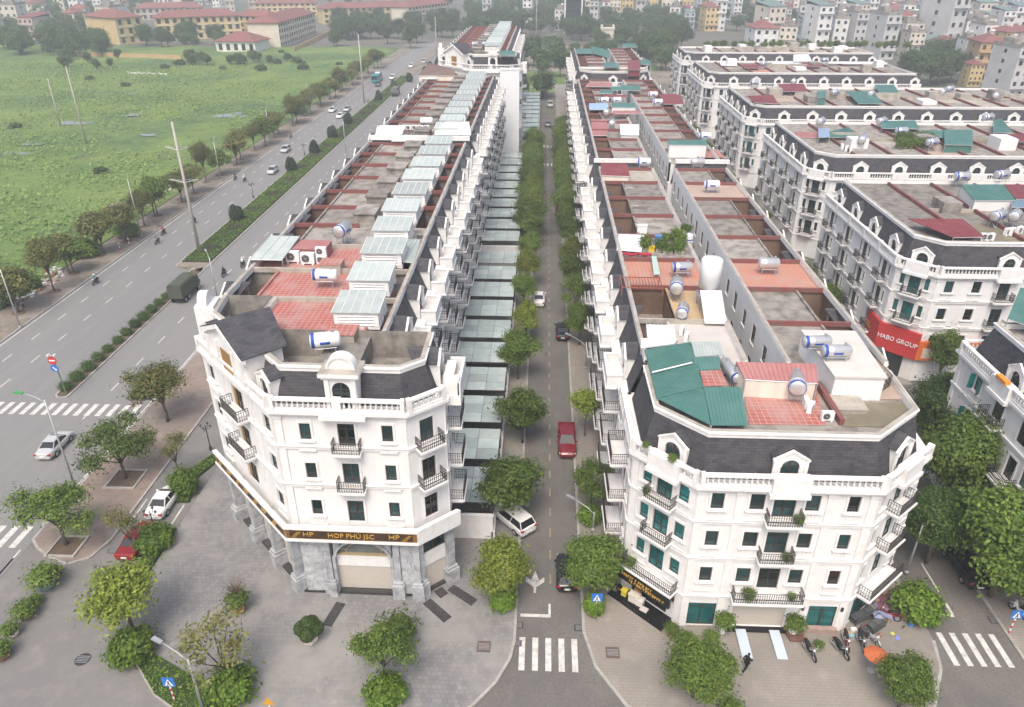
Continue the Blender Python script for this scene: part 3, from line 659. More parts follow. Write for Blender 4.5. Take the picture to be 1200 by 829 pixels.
# long chamfer bays: cream shutter and green glass
for a, b in ((.9, 3.8), (4.6, 7.6), (8.4, 11.3)):
    s_ = MB(); s_.fbox(f1, a, b, -.95, -.5, .35, 3.1); A.part('roller_shutter', s_, SHUT)
    s_ = MB(); s_.fbox(f1, a, b, -.95, -.42, 3.1, 3.9); s_.fbox(f1, a, b, -.95, -.38, 5.7, 6.2); A.part('lintel', s_, CREAM)
    o = put_window(A, f1, a, b, 3.9, 5.7, 'g', 'x', -.6); s_ = MB(); s_.fbox(f1, a, b, -.9, .1, .1, .35); A.part('threshold', s_, DKSTONE := M('dark_granite', (.045, .043, .043), .5, (.075, .07, .07), 1.5, .6, brick=(.6, .4, .015, (.10, .095, .095), (.035, .034, .034))))
# front: rough stone panels either side of the arch
for a, b in ((.3, 2.1), (7.95, 9.0)):
    rows = 15; pm = MB()
    rr = random.Random(int(a * 10))
    for r in range(rows):
        z = .35 + r * .37; off = 0; u = a
        while u < b - .05:
            w_ = min(rr.uniform(.45, .95), b - u); pm.fbox(f2, u + .01, u + w_ - .01, -.5, .02 + rr.uniform(0, .07), z + .01, z + .36); u += w_
    A.part('stone_panel', pm, STONE2)
pm = MB(); pm.fbox(f2, -.2, 9.4, -.5, .1, .1, .35); pm.fbox(f3, -.1, 3.0, -.5, .1, .1, .35); A.part('plinth', pm, DKSTONE)
aw, ac, az = 2.25, 5.02, 4.0; ar = MB(); n = 18; arc = [(ac - aw * cos(pi * i / n), az + 1.75 * sin(pi * i / n)) for i in range(n + 1)]
for i in range(n):      # spandrel wall round the arch, and archivolt
    a_, b_ = arc[i], arc[i + 1]; ar.poly([f2.p(a_[0], a_[1], -.05), f2.p(b_[0], b_[1], -.05), f2.p(b_[0], 6.15, -.05), f2.p(a_[0], 6.15, -.05)])
    ar.poly([f2.p(a_[0], a_[1], -.05), f2.p(a_[0], a_[1], -.6), f2.p(b_[0], b_[1], -.6), f2.p(b_[0], b_[1], -.05)])
    k = lambda q, t: (ac + (q[0] - ac) * t, az + (q[1] - az) * t)
    ar.extr([f2.p(*a_, .12), f2.p(*b_, .12), f2.p(*k(b_, .9), .12), f2.p(*k(a_, .9), .12)], tuple(p - q for p, q in zip(f2.p(0, 0, -.3), f2.p(0, 0, .12))))
for s_ in (-1, 1): ar.fbox(f2, ac + s_ * aw - .12, ac + s_ * aw + .12, -.4, .12, .35, az)
A.part('stone_arch', ar, STONE)
s_ = MB(); s_.fbox(f2, ac - 2.15, ac + 2.15, -.7, -.32, 2.75, 3.85); s_.fbox(f3, .45, 2.55, -.6, -.1, 2.75, 4.1); A.part('lintel', s_, TRIM)
s_ = MB(); s_.fbox(f2, ac - 2.15, ac + 2.15, -.7, -.4, .35, 2.75); A.part('roller_shutter', s_, SHUT)
s_ = MB(); s_.fbox(f3, .45, 2.55, -.6, -.2, .35, 2.75); A.part('roller_shutter', s_, SHUT)
put_window(A, f3, .45, 2.55, 4.15, 5.9, 'g', 'n', -.2); s_ = MB(); s_.fbox(f3, 0, 3.05, -.5, 0, 5.9, 6.2); A.part('lintel', s_, STONE)
pn = MB(); pn.poly([f2.p(x, z, -.5) for x, z in arc]); A.part('arched_window', pn, M('grey_arch_glass', (.13, .15, .145), .2, (.24, .25, .24), 1.0, .7, spec=.5))
s_ = MB(); s_.fbox(f2, ac - 2.2, ac + 2.2, -.5, -.3, 3.85, 4.0)
for t in (.62,):
    q = [(ac + (x - ac) * t, az + (z - az) * t) for x, z in arc]
    s_.tube([f2.p(x, z, -.45) for x, z in q], .05, 5)
for i in (5, 9, 13): s_.tube([f2.p(ac + (arc[i][0] - ac) * .62, az + (arc[i][1] - az) * .62, -.45), f2.p(*arc[i], -.45)], .045, 5)
for sx in (-1, 1): s_.tube([f2.p(ac + sx * 1.38, az + .35, -.45), f2.p(ac + sx * 2.2, az + .35, -.45)], .045, 5)
A.part('arch_frame', s_, M('cream_bronze_frame', (.42, .33, .19), .5))
# sign band: a wide ledge with brown panels
led = MB(); chain = [WA[1], WA[2], WA[3], WA[4]]
po = offset(WA, .92); pi_ = offset(WA, -.05)
def band(mb, i0, i1, d0, d1, z0, z1, m=0):
    a, b = offset(WA, d0), offset(WA, d1)
    for i in range(i0, i1):
        j = i + 1
        mb.poly([(*b[i], z0), (*b[j], z0), (*b[j], z1), (*b[i], z1)], m); mb.poly([(*a[j], z0), (*a[i], z0), (*a[i], z1), (*a[j], z1)], m)
        mb.poly([(*b[i], z1), (*b[j], z1), (*a[j], z1), (*a[i], z1)], m); mb.poly([(*a[i], z0), (*a[j], z0), (*b[j], z0), (*b[i], z0)], m)
    for i in (i0, i1):
        mb.poly([(*a[i], z0), (*b[i], z0), (*b[i], z1), (*a[i], z1)], m)
band(led, 1, 4, -.05, .92, 6.2, 6.42); band(led, 1, 4, .62, .95, 7.35, 7.62); band(led, 3, 4, .72, .93, 6.42, 7.35); band(led, 1, 3, .62, .80, 6.42, 7.35)
A.part('sign_ledge', led, TRIM)
gb = MB(); gb2 = MB()
fs1 = Frame(offset(WA, .8)[1], offset(WA, .8)[2]); fs2 = Frame(offset(WA, .8)[2], offset(WA, .8)[3])
gb.fbox(fs1, .05, fs1.len - .03, 0, .05, 6.45, 7.32); gb.fbox(fs2, .03, fs2.len - .05, 0, .05, 6.45, 7.32); A.part('sign_panel', gb, M('bronze_sign_border', (.24, .13, .045), .45, (.12, .06, .02), 2, .7))
gb2.fbox(fs2, .35, fs2.len - .35, .05, .08, 6.55, 7.22); gb2.fbox(fs1, .5, fs1.len - .3, .05, .08, 6.55, 7.22); A.part('sign_panel', gb2, DKBROWN)
put_text(A, 'HOP PHÚ JSC', fs2, fs2.len / 2, 6.88, .10, .62, GOLD, .95)
for u in (1.75, fs2.len - 1.75): put_text(A, 'HP', fs2, u, 6.92, .10, .58, GOLD, 1.2)
for u in (3.0, 6.2, 9.4): put_text(A, 'HP', fs1, u, 6.9, .10, .55, GOLD, 1.2)
for (fr_, a, b) in ((fs2, .42, 1.2), (fs2, fs2.len - 1.2, fs2.len - .42), (fs1, .6, 1.6), (fs1, 4.1, 5.0), (fs1, 7.3, 8.3), (fs1, 10.6, 11.6)):
    orn = MB()
    for k in range(5): orn.fbox(fr_, a + k * .12, b - (4 - k) * .1, .08, .10, 6.60 + k * .12, 6.63 + k * .12)
    A.part('sign_ornament', orn, GOLD)
# dark paving bands at the doors
mb = MB()
for (pa, pb) in (((383, 735), (400, 708)), ((500, 706), (525, 728)), ((528, 690), (556, 708)), ((513, 692), (521, 700))):
    a, b = P(*pa), P(*pb); fr = Frame(a, b); mb.fbox(fr, 0, fr.len, -.4, .4, .131, .139)
struct('doorstep_paving', mb.mesh('doorstep_paving', DKSTONE))
# ---- B: corner building with the green roof
WB = [(6.9, 51.4), (7.0, 43.9), (10.9, 40.2), (23.0, 40.2), (27.6, 44.2), (27.9, 51.4)]
ZB = (4.7, 8.08, 11.42)
edB = {0: dict(win=trio(((.7, 1.5, 'w'), (3.0, 4.3, 'd'), (5.8, 6.6, 'w')), ZB), bal=[(3.65, 3.2, z, 1.3) for z in (3.75, 7.15, 10.5)], pil=(.3, 7.1)),
       1: dict(win=trio(((.95, 1.7, 'w'), (2.15, 3.45, 'd'), (3.98, 4.82, 'w')), ZB, g='t') + [(.9, 4.2, .35, 2.5, 'g', 'x')], bal=[(2.8, 2.2, 10.75, .85), (2.8, 2.2, 7.4, .85), (2.6, 4.6, 3.35, .9)], dorm=[2.8]),
       2: dict(win=trio(((.98, 1.86, 'w'), (3.6, 4.6, 'w'), (5.2, 6.7, 'd'), (7.35, 8.3, 'w'), (10.15, 10.95, 'w')), ZB, g='n') + [(.4, 2.62, .18, 2.45, 'g', 't'), (3.85, 7.75, .2, 2.3, 's'), (9.4, 11.45, .18, 2.5, 'g', 't')],
               bal=[(5.95, 2.3, 10.7, .85), (5.95, 2.3, 7.3, .85), (5.95, 4.9, 3.55, .95)], dorm=[5.95], pil=(.28, 2.9, 9.0, 11.8)),
       3: dict(win=trio(((.5, 1.1, 'w'), (2.4, 3.7, 'd'), (4.95, 5.55, 'w')), ZB, g='t') + [(1.0, 5.0, .2, 2.5, 'g', 't')], bal=[(3.05, 2.4, 10.7, .9), (3.05, 2.4, 7.3, .9), (3.05, 4.6, 3.5, 1.1)], dorm=[3.05]),
       4: bays(7.2, 3, g='n')}
Bc = block('corner_building', 'white corner building with green sheet-metal roof terrace and black shop sign', 'building', WB, 13.5, 17.0, edB, floors=(3.2, 6.9, 10.25), inset=(.55, 1.25), balus_edges=(0, 1, 2, 3))
fb1, fb2 = Frame(WB[1], WB[2]), Frame(WB[2], WB[3])
mb = MB(); mb.fbox(fb1, -.15, 4.95, .75, 1.0, 2.1, 3.1); Bc.part('shop_sign', mb, BLACK)
for k, (z, u0_, u1_) in enumerate(((2.75, .5, 3.3), (2.42, 1.3, 4.4))):      # illegible gold strokes of the far-off lettering
    mb = MB(); r = random.Random(k); u = u0_
    while u < u1_:
        w_ = r.uniform(.10, .17); mb.fbox(fb1, u, u + w_ * .35, 1.0, 1.03, z - .13, z + .13)
        mb.fbox(fb1, u, u + w_, 1.0, 1.028, z + r.choice((.07, -.13, -.03)), z + r.choice((.10, .13)) + .0); u += w_ + r.choice((.06, .06, .06, .16))
    q_ = Bc.part('lettering', mb, GOLD); q_['kind'] = 'stuff'
for fr_, a_, b_, d_, z_ in ((fb1, -.2, 4.8, 1.1, .3), (fb1, -.3, 4.9, 1.5, .2), (fb2, 3.3, 8.3, .55, .2)): mb = MB(); mb.fbox(fr_, a_, b_, 0, d_, .1, z_); Bc.part('door_step', mb, BLACK)
for s_ in (-1, 1):
    mb = MB(); c = 5.8 + s_ * 1.25; mb.extr([fb2.p(c - .38, .30, .45), fb2.p(c + .38, .30, .45), fb2.p(c + .38, .14, 2.9), fb2.p(c - .38, .14, 2.9)], (0, 0, .06)); o = tag(obj('vehicle_ramp', mb.mesh('vehicle_ramp', M('pale_ramp_sheet', (.48, .54, .60), .5))), 'pale blue metal ramp plate leading up to the roller shutter', 'ramp', 'ramp plates at the roller shutter')
mb = MB(); mb.fbox(fb2, 7.9, 9.1, 0, .9, .13, .45); mb.fbox(fb2, 8.0, 9.0, .9, 1.3, .13, .3); Bc.part('side_step', mb, M('brown_granite', (.16, .09, .07), .5))
mb = MB(); mb.fbox(fb2, 9.2, 11.7, 0, .4, .13, .5); Bc.part('brick_planter', mb, M('pink_granite', (.36, .26, .23), .6, (.2, .15, .13), 2, .6))
for fr_, u in ((fb1, 4.75), (fb2, 8.9), (fb2, 11.75)):
    mb = MB(); mb.fbox(fr_, u - .09, u + .09, 0, .2, 2.2, 2.55); Bc.part('wall_lamp', mb, IRON)
# ---- C: blocks standing along the side street (front faces the camera)
C_DATA = [('C1', 40.8, 78.2, 105.8, 80, 'nearest the red shop sign'), ('C2', 42.2, 118, 146.3, 96, ''), ('C3', 42.1, 160, 187, 106, ''), ('C4', 42.2, 208, 234, 98, ''), ('C5', 43.4, 253, 271, 104, '')]
C_LABEL = ['long white mansard block with red HABO GROUP sign wrapped round its corner', 'white mansard block with four dormers over the side street and planted roof terrace',
           'white mansard block with two maroon roof sheds behind the planted-roof block', 'white mansard block standing between the maroon-shed block and the last block', 'farthest white mansard block with potted trees along its roof edge']
C_BLD = []
for ci, (nm, xl, yf, yb, xr, _) in enumerate(C_DATA):
    poly = [(xl, yb), (xl, yf + 3.1), (xl + 3.1, yf), (xr, yf), (xr, yb)]
    Ls, Lf = yb - yf - 3.1, xr - xl - 3.1; nb = max(2, round(Ls / 6.2)); nf = round(Lf / 2.9)
    e0 = bays(Ls, nb, door=(1, 0), pairs=True, z0s=ZB); e0['dorm'] = [Ls * (i + .5) / nb for i in range(nb)]; e0['dbase'] = False
    e1 = bays(4.384, 1, door=(1, 0), pairs=True, z0s=ZB if ci else ZB[1:], g='t' if ci in (0, 2) else 'n'); e1['dorm'] = [2.19]
    zz = ZB if ci < 2 else ZB[1:]
    e2 = bays(Lf, nf, door=(3, 2), z0s=zz, ww=.95); e2['dorm'] = [Lf * (i + .5) / nf for i in range(nf) if i % 2 == (0 if ci == 0 else 1)]
    if ci == 0: e2['dorm'] = [Lf * (i + .5) / nf for i in range(nf) if i % 3 == 2]
    e2['pil'] = (.28,)
    b = block('mansard_block', C_LABEL[ci], 'building', poly, 13.5, 17.0, {0: e0, 1: e1, 2: e2}, 'white mansard blocks along the side street', floors=(3.2, 6.9, 10.25), inset=(.55, 1.25), balus_edges=(0, 1, 2))
    C_BLD.append(b)
    # red parapet beams between the dwellings
    for k in range(1, int((xr - xl) / 5.8)):
        mb = MB(); x = xl + 1.3 + k * 5.8; mb.box(x - .14, x + .14, yf + 1.9, yb - 1.9, b.zd, b.zd + .42); b.part('roof_beam', mb, REDB)
        rr_ = random.Random(ci * 50 + k)
        if rr_.random() < .75:
            mb = MB(); x0_ = x + rr_.uniform(.4, 1.6); y0_ = yf + rr_.uniform(6, 15); mb.box(x0_, x0_ + rr_.uniform(2, 3), y0_, y0_ + rr_.uniform(2, 4), b.zd, b.zd + rr_.uniform(.7, 2.2)); b.part('stair_head', mb, rr_.choice((CONCL, WHITE, CONC)))
        if rr_.random() < .7:
            mb = MB(); mb.box(x + .2, x + 5.5, yf + (2.2 if rr_.random() < .5 else 13), yf + (9 if rr_.random() < .6 else 16), b.zd, b.zd + .03); b.part('terrace_floor', mb, rr_.choice((ORTILE, TANTILE, CONCL, CONCD, CONC)))
        mb = MB(); yy_ = (yf + yb) / 2 + rr_.uniform(-1, 1); mb.box(x + .15, x + 5.6, yy_ - .12, yy_ + .12, b.zd, b.zd + rr_.choice((.4, .5, 1.2))); b.part('cross_wall', mb, CONCL)
C1 = C_BLD[0]; pc = [(40.8, 105.8), (40.8, 81.3), (43.9, 78.2), (80, 78.2)]
fs = Frame(pc[1], pc[2]); off_ = .55
mb = MB(); fa = Frame((40.8 - .4, 84.6), (40.8 - .4, 81.1)); fbb = Frame((40.4, 81.1), (43.75, 77.75)); fcc = Frame((43.75, 77.75), (51, 77.75))
mb.fbox(fa, 0, fa.len, -.3, .05, 3.0, 6.3); mb.fbox(fbb, 0, fbb.len, -.3, .05, 3.0, 6.3); C1.part('sign_panel', mb, SIGNRED)
mb = MB(); mb.fbox(fcc, 0, fcc.len, -.3, .05, 3.0, 5.4); C1.part('sign_panel', mb, ORANGE)
mb = MB(); mb.fbox(fcc, .6, 3.4, .05, .08, 3.3, 4.6); C1.part('sign_poster', mb, M('beige_poster', (.55, .48, .40), .6))
put_text(C1, 'HABO GROUP', fbb, fbb.len / 2, 4.7, .10, .78, TWHITE, .92)
mb = MB(); mb.fbox(fa, .3, 1.5, .05, .07, 4.4, 4.7); mb.fbox(fa, .3, 1.2, .05, .07, 4.9, 5.1); C1.part('lettering', mb, GOLD)
mb = MB(); mb.fbox(fbb, .8, 3.4, -.28, -.2, .2, 3.0); C1.part('shop_opening', mb, GLASSD)
# ---- D: block at the right edge
WD = [(37.9, 60.2), (37.9, 46.0), (41.0, 43.0), (75, 43.0), (75, 60.2)]
eD = {0: dict(win=trio(((3.0, 4.0, 'w'), (12.0, 12.9, 'w')), ZB, g='t') + trio(((6.3, 7.7, 'd'), (10.0, 11.2, 'd')), ZB, g='n'), bal=[(7.0, 2.3, z, .9) for z in (10.6, 7.25, 3.9)] + [(10.6, 2.3, z, .9) for z in (7.25, 3.9)], dorm=[7.0]),
      4: {}}
Db = block('mansard_block', 'white mansard block with open teal shutters and an orange planter on its balcony', 'building', WD, 13.5, 17.0, eD, 'white mansard blocks along the side street', floors=(3.2, 6.9, 10.25), inset=(.55, 1.25), balus_edges=(0, 1, 4))
fd = Frame(WD[0], WD[1])
for z in (11.42, 8.08):
    for u, sg in ((3.0, -1), (4.0, 1)):
        mb = MB(); a = fd.p(u, z, .02); v = Vector(fd.p(u + sg * .25, z, .45)) - Vector(a); t_ = Vector((v.y, -v.x, 0)).normalized() * .04
        mb.extr([a, tuple(Vector(a) + v), tuple(Vector(a) + v + Vector((0, 0, 1.4))), (a[0], a[1], a[2] + 1.4)], tuple(t_)); Db.part('open_casement', mb, GLASST)
mb = MB(); mb.fbox(fd, 6.3, 7.7, .3, .75, 14.5, 14.8); Db.part('planter', mb, M('orange_planter', (.65, .25, .03), .5))
# ================================================================== terraces of row houses
def top_balcony_mesh(w, dep):
    def f():
        mb = MB(); h = .82; t = .14
        mb.box(-w / 2, w / 2, -dep, 0, -.3, 0); mb.box(-w / 2 - .1, w / 2 + .1, -dep - .1, 0, -.42, -.3)
        mb.box(-w / 2, w / 2, -dep, -dep + t, 0, h); mb.box(-w / 2, -w / 2 + t, -dep + t, 0, 0, h); mb.box(w / 2 - t, w / 2, -dep + t, 0, 0, h)
        mb.box(-w / 2 - .06, w / 2 + .06, -dep - .06, -dep + t + .06, h, h + .1); mb.box(-w / 2 - .06, -w / 2 + t + .05, -dep + t + .06, 0, h, h + .1); mb.box(w / 2 - t - .05, w / 2 + .06, -dep + t + .06, 0, h, h + .1)
        return mb.mesh('top_balcony', TRIM)
    return cached(('topbal', w, dep), f)
def skylight(B, x0, x1, y0, y1, z0, z1):
    """white louvred roof-light box with a glass lid"""
    mb = MB(); f = Frame((x0, y0), (x1, y0)); W = x1 - x0
    mb.box(x0 - .04, x1 + .04, y0, y1, z0, z0 + .25); mb.box(x0, x1, y0 + .12, y1, z0 + .25, z1)
    for a, b in ((0, .35), (W - .35, W)): mb.fbox(f, a, b, -.3, .03, z0 + .25, z1)
    for k in range(4):
        z = z0 + .32 + k * (z1 - z0 - .42) / 4; mb.extr([f.p(.35, z, .04), f.p(W - .35, z, .04), f.p(W - .35, z + .16, -.13), f.p(.35, z + .16, -.13)], (0, 0, .045))
    mb.fbox(f, 0, W, -.2, .06, z1 - .12, z1)
    o = B.part('skylight_box', mb, TWHITE)
    gl = MB(); gl.extr([(x0 - .15, y0 - .18, z1 + .03), (x1 + .15, y0 - .18, z1 + .03), (x1 + .15, y1 + .1, z1 + .4), (x0 - .15, y1 + .1, z1 + .4)], (0, 0, .05)); B.part('glass_roof', gl, GHGLASS, o)
    bars = MB()
    for i in range(6): x = x0 - .1 + (W + .2) * i / 5; bars.extr([(x - .025, y0 - .18, z1 + .085), (x + .025, y0 - .18, z1 + .085), (x + .025, y1 + .1, z1 + .455), (x - .025, y1 + .1, z1 + .455)], (0, 0, .03))
    B.part('glazing_bars', bars, WSHEET, o); return o
def pit(B, x0, x1, y0, y1, zt, zb_, mat, floor=CONC, face=None):
    """open light well: four inner walls and a floor"""
    mb = MB(); c = [(x0, y0), (x1, y0), (x1, y1), (x0, y1)]
    for i in range(4):
        a, b = c[(i + 1) % 4], c[i]; mb.poly([(*a, zb_), (*b, zb_), (*b, zt), (*a, zt)], 0)
    mb.poly([(*p, zb_) for p in c], 1); o = B.part('light_well', mb, [mat, floor]); return o
def row_unit(label, group, y0, S, xl, xr, zc, zp, L=None, R=None, wells=(), deckm=CONC, beam=REDB, sky_=None, bulk=None, beams=None, canopy=None, pitm=BRICK, zpit=None, parL=True, parR=True):
    """one dwelling of a terrace, between party lines y0 and y0+S. L / R: dict of facade features"""
    e = .006; y0 += e; y1 = y0 + S - 2 * e; yc = (y0 + y1) / 2; B = Bld('row_house', label, 'house', ((xl + xr) / 2, yc), group)
    wall = MB()
    zd = zp - .55
    for side, fr, spec, x, s_ in (('L', Frame((xl, y1), (xl, y0)), L, xl, 1), ('R', Frame((xr, y0), (xr, y1)), R, xr, -1)):
        trim, roof, par = MB(), MB(), MB(); spec = spec or {}; top = zc if spec.get('mansard') else zp
        facade(wall, fr, 0, top, [a[:4] for a in spec.get('win', [])])
        for a in spec.get('win', []):
            put_window(B, fr, *a[:4], a[4], a[5] if len(a) > 5 else 'n')
            if a[4] in 'wd' and spec.get('trim', True):
                for q in ((a[0] - .15, a[0], a[2], a[3] + .15), (a[1], a[1] + .15, a[2], a[3] + .15), (a[0], a[1], a[3], a[3] + .15)): trim.fbox(fr, q[0], q[1], 0, .07, q[2], q[3])
            elif a[4] == 'w': trim.fbox(fr, a[0] - .1, a[1] + .1, 0, .08, a[2] - .1, a[2])
        for b in spec.get('bal', []): put_balcony(B, fr, *b)
        if spec.get('top'): B.inst('top_balcony', top_balcony_mesh(*spec['top'][:2]), fr.p(S / 2, spec['top'][2], .02), fr.ang)
        if spec.get('mansard'):
            for z in spec.get('floors', ()): trim.fbox(fr, 0, fr.len, 0, .14, z - .1, z + .12)
            trim.fbox(fr, 0, fr.len, -.3, .38, zc - .3, zc)
            roof.poly([fr.p(0, zc + .02, -.4), fr.p(fr.len, zc + .02, -.4), fr.p(fr.len, zp - .3, -1.4), fr.p(0, zp - .3, -1.4)]); trim.fbox(fr, 0, fr.len, -.6, -.3, zc, zc + .03)
            put_dormer(B, fr.p(S / 2, zc + .1, -.22), fr.ang, **spec.get('dk', {}))
            par.fbox(fr, 0, fr.len, -1.62, -1.32, zp - .5, zp, 0, 1)
        else: par.fbox(fr, 0, fr.len, -.35, .04, zd, zp - .12, 0, 1)
        if trim.f: q_ = B.part('molding', trim, TRIM); q_['kind'] = 'stuff'
        if roof.f: B.part('mansard_roof', roof, SHING)
        B.part('parapet', par, [TRIM, CONCL])
    wall.poly([(xl, y0, 0), (xr, y0, 0), (xr, y0, zc), (xl, y0, zc)]); wall.poly([(xr, y1, 0), (xl, y1, 0), (xl, y1, zc), (xr, y1, zc)])
    il = xl + (1.35 if (L or {}).get('mansard') else .3); ir = xr - (1.35 if (R or {}).get('mansard') else .3)
    wall.poly([(il, y0, zc), (ir, y0, zc), (ir, y0, zd), (il, y0, zd)]); wall.poly([(ir, y1, zc), (il, y1, zc), (il, y1, zd), (ir, y1, zd)])
    B.part('wall', wall, WHITE)
    xs = il; dk = MB()
    for (a, b) in list(wells) + [(ir, ir)]:
        if a > xs + .05: dk.box(xs, a, y0, y1, zd - .25, zd)
        if b > a: pit(B, a, b, y0 + .05, y1 - .05, zd - .001, (zpit or zp - 3.2), pitm)
        xs = b
    for (a, b) in wells:
        if a > il + .2: dk.box(a - .2, a, y0, y1, zd, zd + .22)
        if b < ir - .2: dk.box(b, b + .2, y0, y1, zd, zd + .22)
    B.part('roof_deck', dk, deckm)
    for (a, b) in (beams or [(il, ir)]):
        mb = MB(); mb.box(a, b, y1 - .24, y1, zd, zp - .12); B.part('roof_beam', mb, beam)
    if sky_: skylight(B, sky_[0], sky_[1], yc - 1.9, yc + 1.2, zd, zd + 1.4)
    if bulk:
        mb = MB(); mb.box(bulk[0], bulk[1], yc - 1.6, yc + 1.5, zd, zd + .9); mb.box(bulk[0] - .15, bulk[1] + .15, yc - 1.75, yc + 1.65, zd + .9, zd + 1.05); B.part('stair_head', mb, CONC)
    if canopy:
        a, b = canopy; zt = 3.2; ya, yb = y0 + 1.05, y1 - .1; cv = MB()
        for i in range(4): x = a + (b - a) * i / 3; cv.box(x - .04, x + .04, ya, yb, zt - .12, zt - .02)
        for i in range(4): y = ya + (yb - ya) * i / 3; cv.box(a, b, y - .035, y + .035, zt - .02, zt + .03)
        for i in range(4): cv.box(b - .1, b - .02, ya + (yb - ya) * i / 3 - .04, ya + (yb - ya) * i / 3 + .04, .1, zt - .12)
        co = B.part('canopy_frame', cv, IRON); pw, pd = (b - a) / 3, (yb - ya) / 3
        pm = cached(('cpane', round(pw, 2), round(pd, 2)), lambda: (lambda m: (m.box(-pw / 2 + .02, pw / 2 - .02, -pd / 2 + .02, pd / 2 - .02, 0, .02), m.mesh('glass_pane', CANOPY))[1])(MB()))
        for i in range(3):
            for j in range(3): obj('glass_pane', pm, co, (a + pw * (i + .5), ya + pd * (j + .5), zt + .035 + .006 * ((i + j) % 2)))
        wl = MB(); wl.box(a - .5, b, y0 - .0, y0 + .22, .1, 2.6); wl.box(a - .5, b + .08, y0 - .04, y0 + .26, 2.6, 2.72); wl.box(b - .15, b + .15, y0, y1, .1, .9); B.part('yard_wall', wl, TRIM)
        gt = MB()
        for x0_, x1_ in ((a, a + (b - a) * .55), (a + (b - a) * .62, b - .1)):
            for z in (2.5, 1.7): gt.box(x0_, x1_, ya - .35, ya - .3, z - .04, z + .04)
            for k in range(12): x = x0_ + (x1_ - x0_) * k / 11; gt.box(x - .02, x + .02, ya - .345, ya - .305, .2, 2.5)
        B.part('yard_gate', gt, IRON)
    return B
# ---- west terrace (A): street facade on the right
SA = 6.2; ZAf = (8.0, 11.4, 14.8)
def facA(side):
    w_ = []
    for z in ZAf: w_ += [(2.4, 3.8, z - .55, z + 1.5, 'd'), (.9, 1.5, z, z + 1.4, 'w'), (4.7, 5.3, z, z + 1.4, 'w')]
    return dict(win=w_, bal=[(3.1, 2.7, z - .62, 1.25) for z in ZAf], top=(3.3, 1.25, 17.35), mansard=True, floors=(10.7, 14.1), dk=dict(w=2.5, h1=1.75, h2=2.35, dep=1.35)) if side == 'R' else \
        dict(win=[a for a in w_ if a[2] > 13], mansard=True, dk=dict(w=2.5, h1=1.75, h2=2.35, dep=1.35))
def unitA(k, y0, label, group, **kw):
    return row_unit(label, group, y0, SA, -27.4, -10.1, 17.3, 20.2, facA('L'), facA('R'), **kw)
WELLS_A = [(-25.9, -24.0), (-13.1, -11.9)]
base = dict(wells=WELLS_A, sky_=(-16.7, -13.2), bulk=(-19.9, -17.7), beams=[(-26, -18.2), (-13.1, -11.6)], canopy=(-9.9, -3.7))
GA = 'row houses of the west terrace'
ya0 = 48.9
# first four roofs differ
A_first = []
A_first.append(row_unit('row house with pink tiled roof and grey beams just behind the stone-fronted corner building', GA, ya0, SA, -21.9, -10.1, 17.3, 20.2, None, facA('R'), wells=[(-13.1, -11.9)], deckm=REDT, beam=CONCL, sky_=(-15.6, -12.2), canopy=(-9.9, -3.7), pitm=CONC))
A_first.append(row_unit('row house with pink tiled roof carrying a white water tank and open grey light well', GA, ya0 + SA, SA, -27.4, -10.1, 17.3, 20.2, facA('L'), facA('R'), wells=[(-25.9, -23.6), (-15.2, -11.9)], deckm=REDT, beam=CONCL, sky_=(-15.9, -12.6), canopy=(-9.9, -3.7), pitm=CONC))
A_first.append(row_unit('row house with glass lean-to roof and pink walls with air conditioners', GA, ya0 + 2 * SA, SA, -27.4, -10.1, 17.3, 20.2, facA('L'), facA('R'), wells=[(-13.1, -11.9)], deckm=REDT, beam=CONCL, sky_=(-16.2, -12.6), canopy=(-9.9, -3.7)))
A_first.append(row_unit('row house with bare concrete roof under a steel water tank beside the glass lean-to', GA, ya0 + 3 * SA, SA, -27.4, -10.1, 17.3, 20.2, facA('L'), facA('R'), wells=[(-25.9, -24.0)], deckm=CONC, sky_=(-16.4, -13), bulk=None, beams=[(-26, -19)], canopy=(-9.9, -3.7)))
LBA = 'white row house with bare concrete roof, red beams and a white louvred skylight box'
proto = unitA(4, ya0 + 4 * SA, LBA, GA, **base)
def shift(B, dy, dx=0.0, label=None, group=None, skip=(), scale=None): return copy_tree(B.root, loc=B.o + Vector((dx, dy, 0)), label=label, group=group, skip=skip, scale=scale)
for k in range(5, 10): shift(proto, (k - 4) * SA)
GA2 = 'row houses of the west terrace beyond the white pediment'
for k in range(10): shift(proto, 114.6 - (ya0 + 4 * SA) + k * SA, label='white row house beyond the white sheet roof, with concrete roof and pale skylight box', group=GA2)
# end wall of the second section, with white sheet roofs over it
Bx = Bld('terrace_end', 'white terrace end wall with dark mansard strip, white sheet roofs and air conditioners', 'building', (-18.7, 113.5))
mb = MB(); mb.box(-27.4, -10.1, 113.6, 114.55, 0, 17.3); Bx.part('wall', mb, WHITE)
mb = MB(); mb.poly([(-26.9, 113.5, 17.3), (-10.6, 113.5, 17.3), (-11.4, 114.2, 19.7), (-26.1, 114.2, 19.7)]); Bx.part('mansard_roof', mb, SHING)
mb = MB(); mb.box(-26.4, -11.2, 113.9, 114.5, 19.7, 20.35); Bx.part('parapet', mb, TRIM)
mb = MB(); mb.extr([(-25.6, 114.2, 20.5), (-21.5, 114.2, 20.5), (-21.5, 117.6, 21.1), (-25.6, 117.6, 21.1)], (0, 0, .08)); mb.box(-25.6, -21.5, 114.2, 114.3, 20, 20.5); Bx.part('sheet_roof', mb, WSHEET)
